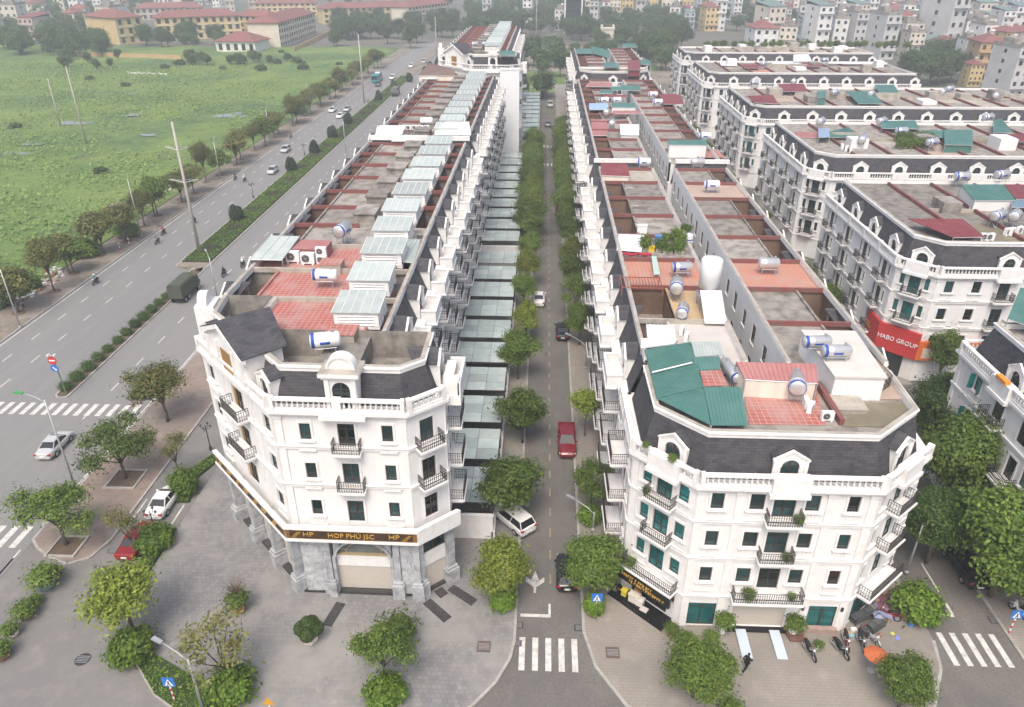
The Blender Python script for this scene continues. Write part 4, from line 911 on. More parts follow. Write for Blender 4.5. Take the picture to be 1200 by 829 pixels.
mb = MB(); mb.extr([(-16.6, 114.3, 20.45), (-11.0, 114.3, 20.45), (-11.6, 117.8, 21.7), (-15.2, 117.8, 21.7)], (0, 0, .08)); mb.extr([(-16.6, 114.3, 20.5), (-15.2, 117.8, 21.7), (-17, 118.3, 20.6)], (0, 0, .06)); Bx.part('sheet_roof', mb, WSHEET)
mb = MB(); mb.extr([(-22.5, 110.4, 20.3), (-18.2, 110.4, 20.3), (-20.3, 110.4, 21.2)], (0, .6, 0)); Bx.part('pediment', mb, TRIM)
# ---- third west section: a copy of the corner building, then its terrace
A3 = copy_tree(A.root, loc=A.o + Vector((1.2, 140.2, 0)), scale=(1, 1, 1.19), label='far white corner building with blank white gable and round-topped attic window', skip=('lettering', 'sign_panel', 'sign_ornament', 'sign_ledge', 'stone_panel'))
mb = MB(); mb.box(-10.4, -5.9, 181.2, 182.2, 0, 17.6); mb.box(-10.5, -5.8, 181.1, 182.3, 17.6, 17.9); ch = obj('blank_gable', mb.mesh('blank_gable', M('clean_white_render', (.74, .75, .76), .8, (.66, .67, .68), .3, .3)), A3, -A3.location)
for k in range(11): shift(proto, 189.4 - (ya0 + 4 * SA) + k * SA, dx=2.2, scale=(1, 1, 1.19), label='distant white row house behind the far corner building, with pale skylight box', group='row houses of the far west terrace')
# ---- middle rows (B): two back-to-back terraces with a lane between
SB = 7.35; ZBf = (4.7, 8.08, 11.42)
def facBL():
    w_ = []
    for z in ZBf: w_ += [(2.9, 4.45, z - .7, z + 1.4, 'd'), (1.1, 1.75, z, z + 1.35, 'w'), (5.6, 6.25, z, z + 1.35, 'w')]
    return dict(win=w_, bal=[(3.67, 3.4, z - .78, 1.25) for z in ZBf], top=(3.9, 1.25, 13.4), mansard=True, floors=(6.9, 10.25), dk=dict(w=2.6, h1=1.9, h2=2.6, dep=1.4))
def facBR():
    w_ = []
    for z in (7.2, 10.5, 13.7): w_ += [(1.35, 2.4, z, z + 1.6, 'w'), (4.8, 5.95, z - .1, z + 1.7, 'w')]
    return dict(win=w_, trim=False)
def unitBL(y0, label, group, **kw): return row_unit(label, group, y0, SB, 6.9, 16.3, 13.5, 17.0, facBL(), None, **kw)
def unitBR(y0, label, group, **kw): return row_unit(label, group, y0, SB, 19.3, 28.4, 13.5, 17.0, facBR(), dict(mansard=True, dk=dict(w=2.6, h1=1.9, h2=2.6, dep=1.4)), **kw)
GBL, GBR = 'row houses of the middle terrace facing the central street', 'row houses of the middle terrace facing the side street'
yb0 = 51.5; wl = [(8.5, 11.0)]; wr = [(24.4, 27.0)]
u0 = unitBL(yb0, 'row house with white slab and white sheet roof beside the green metal roof', GBL, deckm=M('white_terrace_slab', (.50, .47, .43), .8, (.42, .39, .35), .7, .6), wells=wl, beam=CONCL)
u1 = unitBL(yb0 + SB, 'row house with ochre tiled roof and open brick well full of drying things', GBL, deckm=OCHRE, wells=[(8.5, 11.9)])
u2 = unitBL(yb0 + 2 * SB, 'row house with orange tiled roof terrace and barred pergola', GBL, deckm=ORTILE)
u3 = unitBL(yb0 + 3 * SB, 'row house with roof garden of planters and a red cloth along its edge', GBL, deckm=CONC)
pBL = unitBL(yb0 + 4 * SB, 'row house with grey roof slab and open brick light well on the street side', GBL, wells=wl)
for k in (5, 6): shift(pBL, (k - 4) * SB)
u7 = unitBL(yb0 + 7 * SB, 'row house with maroon sheet roof and pale terrace at the end of the terrace', GBL, deckm=CONCL, wells=())
for k in range(11): shift(pBL, 115.2 - (yb0 + 4 * SB) + k * SB, label='farther row house beyond the lane, with grey slab and brick light well', group='row houses of the second middle terrace')
pBR = unitBR(yb0 + SB, 'row house with grey roof slab, red beams and brick well beside the lane wall', GBR, wells=wr)
v0 = unitBR(yb0, 'row house behind the white penthouse, with grey slab and brick light well', GBR, wells=wr)
v2 = unitBR(yb0 + 2 * SB, 'row house with pink tiled roof slab and a small steel tank', GBR, deckm=ORTILE, wells=())
for k in (3, 4, 5): shift(pBR, (k - 1) * SB)
v6 = unitBR(yb0 + 6 * SB, 'row house with pink roof terrace and white-edged parapet', GBR, deckm=PINKT if 'PINKT' in globals() else TANTILE, wells=())
shift(pBR, 6 * SB)
for k in range(11): shift(pBR, 115.2 - (yb0 + SB) + k * SB, label='farther row house beyond the lane, with red beams and brown well', group='row houses of the second middle terrace')
for x0, x1, nm in ((6.9, 16.3, 'white end wall with dark mansard strip closing the second street-side terrace'), (19.3, 28.4, 'white end wall with dark mansard strip closing the second lane-side terrace')):
    Bx = Bld('terrace_end', nm, 'building', ((x0 + x1) / 2, 114.3))
    mb = MB(); mb.box(x0, x1, 114.3, 115.15, 0, 13.5); Bx.part('wall', mb, WHITE)
    mb = MB(); mb.poly([(x0 + .3, 114.2, 13.5), (x1 - .3, 114.2, 13.5), (x1 - .3, 114.85, 16.5), (x0 + 1.1, 114.85, 16.5)]); Bx.part('mansard_roof', mb, SHING)
    mb = MB(); mb.box(x0 + .9, x1, 114.6, 115.15, 16.45, 17.0); Bx.part('parapet', mb, TRIM)
B3 = copy_tree(Bc.root, loc=Bc.o + Vector((1.2, 168, 0)), label='far white corner building with mansard roof beyond the middle terraces', skip=('lettering', 'shop_sign', 'door_step', 'side_step', 'brick_planter', 'wall_lamp'))
for k in range(6):
    shift(pBL, 219.5 - (yb0 + 4 * SB) + k * SB, dx=1.2, label='distant row house behind the far mansard corner building', group='row houses of the far middle terrace')
    shift(pBR, 219.5 - (yb0 + SB) + k * SB, dx=1.2, label='distant row house behind the far mansard corner building', group='row houses of the far middle terrace')
# ================================================================== trees and plants
BARK = M('grey_brown_bark', (.13, .105, .08), .9, (.07, .055, .045), 3, .8, bump=.4)
BARKL = M('pale_bark', (.24, .20, .15), .9, (.14, .115, .09), 3, .7)
LF = {'mid': leafmat('leaf_mid_green', (.040, .078, .013), (.125, .180, .030)), 'dark': leafmat('leaf_dark_green', (.028, .060, .013), (.072, .120, .024)),
      'yel': leafmat('leaf_yellow_green', (.060, .090, .012), (.19, .225, .032), (.27, .28, .05)), 'lime': leafmat('leaf_lime', (.105, .155, .020), (.26, .32, .045)),
      'rust': leafmat('leaf_rusty_green', (.050, .066, .016), (.125, .130, .030), (.20, .10, .035)), 'olive': leafmat('leaf_olive', (.065, .078, .020), (.15, .155, .040), (.19, .15, .05)),
      'hedge': leafmat('leaf_hedge', (.045, .095, .010), (.135, .215, .025)), 'conif': leafmat('leaf_conifer', (.016, .036, .014), (.036, .064, .022)), 'haze': leafmat('leaf_far', (.030, .060, .018), (.075, .115, .030))}
def leaves_mesh(name, pos, nrm, size, mat, seed, aspect=.55):
    """one leaf blade (4-point rhomb) per position"""
    r = np.random.default_rng(seed); n = len(pos); nrm = nrm + r.normal(0, .45, (n, 3)); nrm /= np.linalg.norm(nrm, axis=1)[:, None]
    t = np.cross(nrm, r.normal(0, 1, (n, 3))); t /= np.linalg.norm(t, axis=1)[:, None] + 1e-9; b = np.cross(nrm, t)
    s = size * r.uniform(.6, 1.35, n)[:, None]
    V = np.stack([pos - t * s, pos + b * s * aspect - nrm * s * .12, pos + t * s, pos - b * s * aspect - nrm * s * .12], 1).reshape(-1, 3)
    me = bpy.data.meshes.new(name); me.vertices.add(4 * n); me.vertices.foreach_set('co', V.ravel()); me.loops.add(4 * n); me.loops.foreach_set('vertex_index', np.arange(4 * n))
    me.polygons.add(n); me.polygons.foreach_set('loop_start', np.arange(n) * 4); me.materials.append(mat); me.update(calc_edges=True); return me
def crown(name, blobs, nclump, per, leaf, mat, seed, spread=.38, shell=.55, aspect=.55, flat=.75):
    """blobs: (x,y,z,rx,ry,rz); leaves come in clumps spread through the blobs' outer volume"""
    r = np.random.default_rng(seed); B_ = np.array(blobs, float); vol = B_[:, 3] * B_[:, 4] * B_[:, 5]; ids = r.choice(len(B_), nclump, p=vol / vol.sum())
    d = r.normal(0, 1, (nclump, 3)); d /= np.linalg.norm(d, axis=1)[:, None]; d[:, 2] = np.where(d[:, 2] < -.55, -d[:, 2] * .6, d[:, 2])
    rad = r.uniform(shell, 1.0, nclump)[:, None] * r.uniform(.82, 1.12, nclump)[:, None]
    c = B_[ids, :3] + d * B_[ids, 3:] * rad
    k = r.poisson(per, nclump) + 3; idx = np.repeat(np.arange(nclump), k); off = r.normal(0, 1, (len(idx), 3)) * spread * np.array([1, 1, flat]) * r.uniform(.7, 1.3, nclump)[idx][:, None]
    pos = c[idx] + off; nr = d[idx] * .6 + off / spread * .35 + np.array([0, 0, .75])
    return leaves_mesh(name, pos, nr, leaf, mat, seed + 1, aspect)
def trunk(name, h, r0, limbs, mat=BARK, lean=(0, 0), seed=0, twigs=0):
    """tapered trunk to height h with limbs ending at the given points"""
    r = random.Random(seed); mb = MB(); top = Vector((lean[0], lean[1], h))
    mb.tube([(0, 0, -.05), (lean[0] * .15 + r.uniform(-.05, .05), lean[1] * .15, h * .35), (lean[0] * .55, lean[1] * .55 + r.uniform(-.06, .06), h * .7), top], [r0 * 1.15, r0 * .95, r0 * .8, r0 * .62], 7)
    for q in limbs:
        q = Vector(q); st = top * r.uniform(.72, 1.0); st.z = h * r.uniform(.72, .98); st.x = lean[0] * (st.z / h); st.y = lean[1] * (st.z / h)
        m1 = st.lerp(q, .5) + Vector((r.uniform(-.2, .2), r.uniform(-.2, .2), r.uniform(0, .35))); mb.tube([st, m1, q], [r0 * .5, r0 * .34, r0 * .12], 5)
        for _ in range(twigs):
            a = m1.lerp(q, r.uniform(.1, 1)); b = a + Vector((r.uniform(-1, 1), r.uniform(-1, 1), r.uniform(-.1, .9))) * .75; mb.tube([a, a.lerp(b, .5) + Vector((0, 0, .1)), b], [r0 * .16, r0 * .11, r0 * .05], 4)
    return mb.mesh(name, mat, True, uv=False)
TREE = {}
def proto_tree(key, H, R, mat, seed, nclump=120, per=26, leaf=.17, trunk_h=None, sparse=False, nb=7, ell=.8, lean=(0, 0), bark=BARK, twigs=0, spread=.38, shell=.5, r0=.13, aspect=.55):
    """H total height, R crown radius"""
    r = random.Random(seed); th = trunk_h if trunk_h else H * .42; cz = (H + th) / 2 + .1; hz = (H - th) / 2 + .15; blobs = []
    for i in range(nb):
        a = 2 * pi * i / nb + r.uniform(-.4, .4); q = r.uniform(.30, .62) if not sparse else r.uniform(.4, .8); z = cz + r.uniform(-.45, .5) * hz
        br = R * r.uniform(.40, .58) * (1 if not sparse else .7); blobs.append((lean[0] + R * q * cos(a), lean[1] + R * q * sin(a), z, br, br, br * ell))
    blobs.append((lean[0], lean[1], cz + hz * .35, R * .55, R * .55, hz * .62)); blobs.append((lean[0], lean[1], cz - hz * .2, R * .6, R * .6, hz * .6))
    if sparse: blobs = blobs[:-2] + [(lean[0], lean[1], cz + hz * .5, R * .35, R * .35, hz * .4)]
    cm = crown('crown', blobs, nclump, per, leaf, mat, seed, spread, shell, aspect)
    tm = trunk('trunk', th * 1.05, r0, [(b[0], b[1], b[2]) for b in blobs], bark, (lean[0] * .7, lean[1] * .7), seed, twigs)
    TREE[key] = (tm, cm, H, R)
proto_tree('street', 7.0, 2.5, LF['mid'], 11, 300, 36, .135, 2.2)
proto_tree('street2', 6.6, 2.3, LF['yel'], 12, 270, 36, .13, 1.6, nb=6)
proto_tree('dense', 6.2, 2.3, LF['mid'], 13, 430, 40, .12, 1.3, nb=8, shell=.62, spread=.33)
proto_tree('denseyel', 6.6, 2.0, LF['yel'], 14, 400, 38, .115, 1.2, nb=7, ell=1.1, shell=.6, spread=.32)
proto_tree('rusty', 7.5, 3.4, LF['rust'], 15, 260, 32, .14, 2.9, nb=8, ell=.7, r0=.17, twigs=2, spread=.42)
proto_tree('airy', 7.0, 3.2, LF['olive'], 16, 120, 22, .14, 2.6, True, 9, .6, r0=.15, twigs=4, spread=.4)
proto_tree('airygreen', 6.6, 3.1, LF['mid'], 17, 190, 28, .135, 2.5, True, 9, .62, r0=.16, twigs=4, spread=.42)
proto_tree('lime', 5.6, 2.5, LF['lime'], 18, 190, 28, .165, 2.2, nb=8, ell=.55, r0=.16, spread=.36, aspect=.42)
proto_tree('sprout', 5.4, 2.1, LF['olive'], 19, 55, 14, .13, 2.2, True, 8, .8, r0=.10, twigs=5, spread=.34, aspect=.5)
proto_tree('slim', 5.6, 1.5, LF['lime'], 20, 150, 28, .12, 2.3, nb=6, ell=1.1, r0=.07, spread=.33)
proto_tree('big', 9.5, 3.9, LF['mid'], 21, 560, 44, .17, 3.0, nb=10, ell=.8, r0=.22, spread=.5)
proto_tree('bigdark', 9.0, 3.6, LF['dark'], 22, 520, 44, .165, 2.8, nb=10, ell=.85, r0=.2, spread=.48)
proto_tree('verge', 6.4, 2.5, LF['olive'], 23, 150, 24, .19, 2.3, nb=7, ell=.8, r0=.13, spread=.42)
proto_tree('vergegreen', 6.4, 2.5, LF['mid'], 24, 150, 26, .20, 2.3, nb=7, ell=.8, r0=.13, spread=.42)
proto_tree('far', 9.0, 4.2, LF['haze'], 25, 190, 26, .36, 2.2, nb=8, ell=.85, r0=.25, spread=.7)
proto_tree('far2', 11.0, 3.8, LF['haze'], 26, 180, 26, .36, 2.5, nb=8, ell=1.1, r0=.25, spread=.7)
proto_tree('wood', 10.0, 4.2, LF['haze'], 27, 55, 16, .62, 2.4, nb=7, ell=.9, r0=.25, spread=.8)
def bush_mesh(key, R, h, mat, seed, nclump=90, per=22, leaf=.13, z0=0.0, flat=False):
    bl = [(0, 0, z0 + h * .5, R * .8, R * .8, h * .5)] + [(R * .5 * cos(a), R * .5 * sin(a), z0 + h * .42, R * .5, R * .5, h * .42) for a in (0, 1.3, 2.5, 3.8, 5)]
    TREE[key] = (None, crown('foliage', bl, nclump, per, leaf, mat, seed, .26, .45), h, R)
bush_mesh('bush', 1.25, 1.7, LF['hedge'], 31, 150, 24, .13); bush_mesh('shrub', .7, 1.0, LF['mid'], 32, 70, 18, .11); bush_mesh('ball', .62, 1.0, LF['dark'], 33, 110, 30, .07)
bush_mesh('pot', .55, .9, LF['mid'], 34, 50, 18, .10); bush_mesh('farbush', 2.6, 2.6, LF['haze'], 35, 90, 20, .3); bush_mesh('cover', 1.5, .7, LF['hedge'], 36, 120, 20, .13)
def plant_tree(key, x, y, label, group=None, s=1.0, name='street_tree', cat='tree', z=0.12, seed=None, sz=None, sxy=None):
    tm, cm, H, R = TREE[key]; rr = random.Random(int(abs(x) * 91 + abs(y) * 37) if seed is None else seed)
    sc_ = (sxy or s, sxy or s, sz or s); t = thing(name, label, cat, (x, y, z), rr.uniform(0, 6.28), group, sc_)
    if tm: obj('trunk', tm, t)
    obj('crown' if tm else 'foliage', cm, t); return t
def tree_px(key, bx, by, label, group=None, h=None, r=None, **k):
    p = P(bx, by); tm, cm, H, R = TREE[key]
    return plant_tree(key, p.x, p.y, label, group, sz=(h / H if h else 1), sxy=(r / R if r else 1), **k)
# -- foreground plaza trees
tree_px('airygreen', 79, 640, 'wide sparse tree with twisted bare limbs beside the crosswalk', h=6.0, r=3.2)
tree_px('airygreen', 148, 562, 'broad green tree in a square bed on the red brick sidewalk', h=6.2, r=3.2, seed=3)
tree_px('rusty', 197, 495, 'broad tree with rusty red leaf tips beside the highway', h=6.8, r=3.5)
tree_px('sprout', 211, 560, 'thin nearly bare young tree on the brick sidewalk', h=5.0, r=1.6)
tree_px('sprout', 160, 656, 'half-bare leaning young tree above the parked red car', h=5.6, r=1.5)
tree_px('lime', 158, 745, 'bright lime leafed tree at the plaza hedge', h=5.8, r=2.7)
tree_px('sprout', 268, 808, 'sparse sprouting tree behind the curved lamp arm', h=6.0, r=2.6, seed=5)
tree_px('airygreen', 452, 800, 'young leafy tree on the grey plaza in front of the stone-arched shutter', h=5.2, r=2.0)
for (x, y, r_, h_, lb) in ((158, 770, 1.5, 2.2, 'dense green bush under the lime leafed tree'), (275, 815, 1.5, 2.2, 'dense green bush under the sparse sprouting tree'), (453, 822, 1.35, 1.9, 'dense green bush under the young plaza tree'),
                          (217, 578, 1.25, 2.4, 'rounded green bush beside the parked white sedan'), (183, 640, 1.5, 1.8, 'green shrub under the half-bare leaning tree')):
    tree_px('bush', x, y, lb, h=h_, r=r_, name='bush', cat='bush')
# -- central street, left pavement
CL = [(588, 705, 'denseyel', 5.9, 2.1), (597, 612, 'street', 6.6, 2.8), (612, 520, 'street', 6.4, 2.4), (607, 445, 'street', 6.2, 2.3), (617, 398, 'street2', 5.4, 1.9), (614, 362, 'street', 5.2, 1.9), (618, 335, 'street2', 5.8, 2.1), (621, 312, 'street', 5.6, 2.0), (622, 290, 'street', 5.8, 2.1), (623, 270, 'street2', 5.8, 2.2)]
L_C = ['yellow-green dense tree beside the white yard wall at the street mouth', 'broad green tree over the parked white crossover', 'green tree beside the rusty canopy edge on the central street', 'small tree beside the canopies with yellowish leaves']
for i, (x, y, k, h_, r_) in enumerate(CL):
    lab = L_C[i] if i < 4 else 'green street tree beside the glass canopies of the central street'
    tree_px(k, x, y, lab, None if i < 4 else 'trees along the canopies of the central street', h=h_, r=r_)
for i in range(15):
    y = 126 + i * 4.6; k = ('street', 'street2', 'dense')[i % 3]; plant_tree(k, -2.3 + .4 * sin(i * 2.1), y, 'green street tree beside the glass canopies of the central street', 'trees along the canopies of the central street', sz=1.0 + .14 * sin(i * 1.7), sxy=1.0 + .16 * cos(i * 2.3))
tree_px('bush', 590, 712, 'green skirt of shrubs round the foot of the yellow-green dense tree', h=2.2, r=1.0, name='bush', cat='bush'); tree_px('bush', 607, 498, 'low dark clipped bush on the street verge', h=1.3, r=.95, name='bush', cat='bush')
# -- central street, right pavement
CR = [(697, 700, 'dense', 5.6, 2.25, 'dense dark green tree covering the parked black hatchback'), (692, 598, 'airygreen', 5.2, 2.0, 'loose olive tree between the balconies and the central street'), (685, 512, 'slim', 5.4, 1.5, 'slim light green tree behind the red pickup'),
      (679, 405, 'street', 5.8, 2.1, 'green tree beside the parked black motor car'), (674, 372, 'airygreen', 6.0, 2.3, None), (672, 345, 'street', 5.8, 2.2, None), (670, 318, 'street2', 5.8, 2.2, None), (668, 295, 'street', 5.8, 2.2, None), (666, 276, 'dense', 5.6, 2.1, None), (664, 258, 'dense', 5.6, 2.0, None)]
for x, y, k, h_, r_, lb in CR: tree_px(k, x, y, lb or 'green street tree below the white balconies of the middle terrace', None if lb else 'trees below the balconies of the middle terrace', h=h_, r=r_)
for i in range(16):
    y = 132 + i * 4.4; plant_tree(('street', 'street2', 'dense')[(i * 2) % 3], 4.9 + .3 * sin(i * 1.3), y, 'green street tree below the white balconies of the middle terrace', 'trees below the balconies of the middle terrace', sz=1.02 + .14 * sin(i * 2.7), sxy=1.05 + .16 * cos(i * 1.3))
tree_px('bush', 695, 718, 'green shrub around the foot of the blue crossing sign', h=1.8, r=.8, name='bush', cat='bush'); tree_px('bush', 690, 612, 'low green bush by the street kerb below the balconies', h=1.6, r=1.0, name='bush', cat='bush')
# -- right plaza
tree_px('dense', 812, 818, 'dense round dark green tree on the beige plaza', h=5.0, r=2.15); tree_px('dense', 1052, 832, 'dense round tree beside the orange parasol on the beige plaza', h=4.4, r=1.7, seed=9)
tree_px('bush', 1070, 722, 'arching leafy bush over the jumble of goods', h=2.6, r=1.7, name='bush', cat='bush'); tree_px('shrub', 858, 838, 'small palm-like shrub at the plaza edge', name='bush', cat='bush')
# -- side street canopy
for x, y, k, h_, r_, lb in ((1100, 610, 'big', 10.5, 3.6, 'tall green tree beside the right flank of the green-roofed corner building'), (1088, 540, 'bigdark', 9.0, 3.1, 'dark green tree leaning on the side street flank wall'), (1160, 700, 'big', 9.5, 4.2, 'large bright green tree over the parked dark pickup'),
                           (1110, 520, 'big', 8.0, 3.0, 'leafy tree in front of the blank shutterless wall'), (1195, 720, 'vergegreen', 6.5, 2.6, 'olive tree by the striped sign post'), (1096, 455, 'street', 7.5, 1.8, 'upright tree standing before the red HABO GROUP sign'),
                           (1128, 440, 'street', 6.0, 1.5, 'smaller tree right of the orange sign panel'), (1085, 660, 'bigdark', 7.0, 2.6, 'dark tree behind the side street lamp'), (1190, 640, 'big', 8.0, 3.2, 'tree tucked under the balconies of the right-hand block'), (1105, 570, 'bigdark', 8.5, 3.0, 'deep green tree shading the side street carriageway')):
    tree_px(k, x, y, lb, h=h_, r=r_, name='tree')
for i, (x, y) in enumerate(((37.5, 100), (38, 93), (37.4, 112), (37.6, 125), (37.2, 134), (37.8, 150), (37.2, 166), (37.5, 178), (30.4, 96), (30.6, 118), (30.2, 128), (30.4, 141), (30.5, 155), (37.6, 196), (30.4, 180), (37.3, 215), (30.6, 205))):
    plant_tree(('street', 'big', 'street2')[i % 3], x, y, 'green tree lining the side street between the terraces and the mansard blocks', 'trees along the side street', s=.62 if i % 3 == 1 else .85, name='street_tree')
# -- highway verge
for i in range(36):
    y = 92 + i * 7.4 + 2 * sin(i * 3.1); k = ('verge', 'vergegreen', 'rusty')[(i * 5 + i // 4) % 3]
    plant_tree(k, -73.6 + .7 * sin(i * 1.9), y, 'verge tree with a dirt ring beside the weed field', 'trees on the verge of the weed field', sz=1.02 + .15 * sin(i * 2.3), sxy=(1.12 if k != 'rusty' else .86) + .16 * cos(i * 1.7), name='verge_tree')
for x, y, k, h_, r_ in ((122, 298, 'verge', 7.0, 3.0), (82, 322, 'verge', 6.6, 2.6), (28, 362, 'vergegreen', 6, 2.8), (182, 255, 'vergegreen', 6.6, 2.8), (150, 278, 'bush', 2.6, 2.0), (100, 300, 'bush', 2.4, 2.4)): tree_px(k, x, y, 'verge tree with browned crown among rubble by the field edge' if k != 'bush' else 'round green bush at the field edge', 'plants on the rubble verge', h=h_, r=r_, name='verge_tree' if k != 'bush' else 'bush', cat='tree' if k != 'bush' else 'bush')
for x, y in ((255, 150), (215, 260), (130, 355)): pass
# ================================================================== vehicles and people
RUBBER = M('tyre_rubber', (.02, .02, .02), .85); RIM = M('alloy_rim', (.45, .45, .46), .35, metal=.7); CARGLASS = M('car_glass', (.012, .016, .020), .06, spec=.6)
LAMPW = M('headlight_lens', (.75, .75, .72), .2); LAMPR = M('tail_light', (.40, .02, .02), .25); PLATE = M('number_plate', (.7, .7, .68), .5)
def paint(n, c): return M(n, c, .22, spec=.5)
PW = paint('white_car_paint', (.72, .72, .71)); PS = paint('silver_car_paint', (.45, .46, .46)); PR = paint('dark_red_car_paint', (.20, .012, .015)); PR2 = paint('red_car_paint', (.17, .016, .022)); PK = paint('black_car_paint', (.014, .015, .017)); PG = paint('grey_car_paint', (.10, .105, .11)); PB = paint('blue_car_paint', (.03, .08, .18))
OLIVE = M('olive_canvas', (.075, .085, .06), .85, (.05, .055, .04), 2, .6)
def wheel_mesh(r=.33, w=.22):
    def f():
        t = MB(); t.lathe([(r * .62, -w / 2), (r * .93, -w / 2), (r, -w / 3), (r, w / 3), (r * .93, w / 2), (r * .62, w / 2)], 16, ax='x')
        q = MB(); q.lathe([(.05, -w / 2 - .012), (r * .62, -w / 2 - .005), (r * .62, w / 2 + .005), (.05, w / 2 + .012)], 14, ax='x'); return t.mesh('wheel', RUBBER, uv=False), q.mesh('rim', RIM, uv=False)
    return cached(('wheel', r, w), f)
def put_wheel(root, x, y, r=.33, w=.22):
    a, b = wheel_mesh(r, w); o = obj('wheel', a, root, (x, y, r)); obj('rim', b, o)
def ring_loft(st, shape):
    """st: list of (y, halfwidth, zlow, zmid, ztop); shape makes a rounded ring"""
    mb = MB(); R_ = []
    for (y, w, z0, zm, zt) in st:
        R_.append([(-w * .80, y, z0), (w * .80, y, z0), (w * .97, y, z0 + (zm - z0) * .35), (w, y, zm), (w * .93, y, zm + (zt - zm) * .65), (w * .78, y, zt), (0, y, zt + shape), (-w * .78, y, zt), (-w * .93, y, zm + (zt - zm) * .65), (-w, y, zm), (-w * .97, y, z0 + (zm - z0) * .35)])
    for a, b in zip(R_, R_[1:]): mb.loft(b, a)
    mb.poly(R_[0][::-1][::-1]); mb.poly(R_[-1][::-1]); return mb
CARS = {'sedan': dict(L=4.6, st=[(-2.3, .74, .35, .6, .80), (-2.2, .82, .25, .7, .95), (-1.6, .88, .2, .75, 1.0), (0, .9, .2, .75, .95), (1.0, .89, .2, .72, .93), (1.7, .86, .2, .68, .84), (2.15, .78, .25, .55, .70), (2.3, .62, .35, .5, .58)], cab=(-1.5, 1.25, -.75, .3, 1.43, .78, .58)),
        'suv': dict(L=4.6, st=[(-2.3, .80, .4, .75, 1.0), (-2.2, .88, .28, .8, 1.08), (-1.4, .92, .25, .85, 1.08), (0, .92, .25, .85, 1.05), (1.1, .91, .25, .82, 1.04), (1.8, .88, .25, .78, .96), (2.15, .82, .3, .65, .82), (2.3, .68, .4, .58, .68)], cab=(-2.22, 1.2, -1.85, .35, 1.68, .82, .66)),
        'hatch': dict(L=4.0, st=[(-2.0, .76, .38, .7, .92), (-1.9, .84, .26, .75, 1.0), (-1.1, .87, .22, .78, 1.0), (0, .88, .22, .78, .97), (.9, .87, .22, .74, .95), (1.5, .84, .22, .7, .86), (1.88, .77, .28, .58, .72), (2.0, .62, .36, .5, .6)], cab=(-1.92, 1.05, -1.5, .25, 1.5, .78, .60))}
def make_car(kind, col, loc, head, label, group=None, name='parked_car', cat='car'):
    """head: radians the nose points, 0 = +Y, counter-clockwise"""
    t = thing(name, label, cat, loc, head, group); d = CARS['suv' if kind == 'pickup' else kind]; L_ = d['L'] * (1.12 if kind == 'pickup' else 1)
    k = 1.12 if kind == 'pickup' else 1
    obj('body', cached(('body', kind, col.name), lambda: ring_loft([(s[0] * k, *s[1:]) for s in d['st']], .03).mesh('body', col, True, uv=False)), t)
    y0, y1, y2, y3, zt, wb, wt = d['cab']
    if kind == 'pickup': y0, y2 = -.75, -.55
    zb_ = d['st'][3][4] - .04
    def cab():
        g = MB(); lo = [(-wb, y0, zb_), (wb, y0, zb_), (wb, y1, zb_), (-wb, y1, zb_)]; hi = [(-wt, y2, zt - .06), (wt, y2, zt - .06), (wt, y3, zt - .06), (-wt, y3, zt - .06)]; g.loft(lo, hi); g.poly(hi)
        r = MB(); ti = [(-wt - .03, y2 - .05), (wt + .03, y2 - .05), (wt + .03, y3 + .02), (-wt - .03, y3 + .02)]
        r.prism(ti, zt - .06, zt - .015, 0); r.prism([(x * .86, y * .9 + (y2 + y3) * .05) for x, y in ti], zt - .015, zt + .025, 0)
        for i in range(4): r.tube([lo[i], hi[i]], .045, 4)
        ym = (y0 + y1) / 2 - .1; yn = (y2 + y3) / 2 - .05
        for s_ in (-1, 1): r.tube([(s_ * wb, ym, zb_), (s_ * wt, yn, zt - .06)], .04, 4)
        return g.mesh('windows', CARGLASS, uv=False), r.mesh('roof', col, uv=False)
    g, r = cached(('cab', kind, col.name), cab); obj('windows', g, t); obj('roof', r, t)
    if kind == 'pickup':
        b = MB(); b.box(-.8, .8, -2.42, -.85, .95, 1.02); b.box(-.9, -.8, -2.5, -.8, .9, 1.28); b.box(.8, .9, -2.5, -.8, .9, 1.28); b.box(-.8, .8, -2.5, -2.42, .7, 1.28); obj('cargo_bed', b.mesh('cargo_bed', col, uv=False), t)
        b = MB(); b.box(-.79, .79, -2.41, -.86, 1.021, 1.04); obj('bed_liner', b.mesh('bed_liner', RUBBER, uv=False), t)
    hw = d['st'][3][1]; wy = L_ * .29
    for sx in (-1, 1):
        put_wheel(t, sx * (hw - .09), wy); put_wheel(t, sx * (hw - .09), -wy)
        f = d['st'][-2]; rr = d['st'][1]
        obj('headlight', cached(('hl', kind), lambda: (lambda m: (m.box(-.17, .17, -.12, .05, -.07, .07), m.mesh('headlight', LAMPW, uv=False))[1])(MB())), t, (sx * f[1] * .78, f[0] * k - .02, f[4] - .12))
        obj('taillight', cached(('tl', kind), lambda: (lambda m: (m.box(-.14, .14, -.05, .12, -.09, .09), m.mesh('taillight', LAMPR, uv=False))[1])(MB())), t, (sx * rr[1] * .82, rr[0] * k - .06, rr[4] - .16))
        obj('mirror', cached('mirror' + col.name, lambda: (lambda m: (m.box(-.1, .1, -.06, .06, -.07, .07), m.mesh('mirror', col, uv=False))[1])(MB())), t, (sx * (hw + .06), y1 - .35, zb_ + .1))
    obj('number_plate', cached('plate', lambda: (lambda m: (m.box(-.24, .24, -.03, .03, -.07, .07), m.mesh('number_plate', PLATE, uv=False))[1])(MB())), t, (0, -L_ / 2 - .02, .62))
    return t
def car_px(kind, col, px, py, head, label, **k): p = P(px, py); return make_car(kind, col, (p.x, p.y, k.pop('z', .012)), radians(head), label, **k)
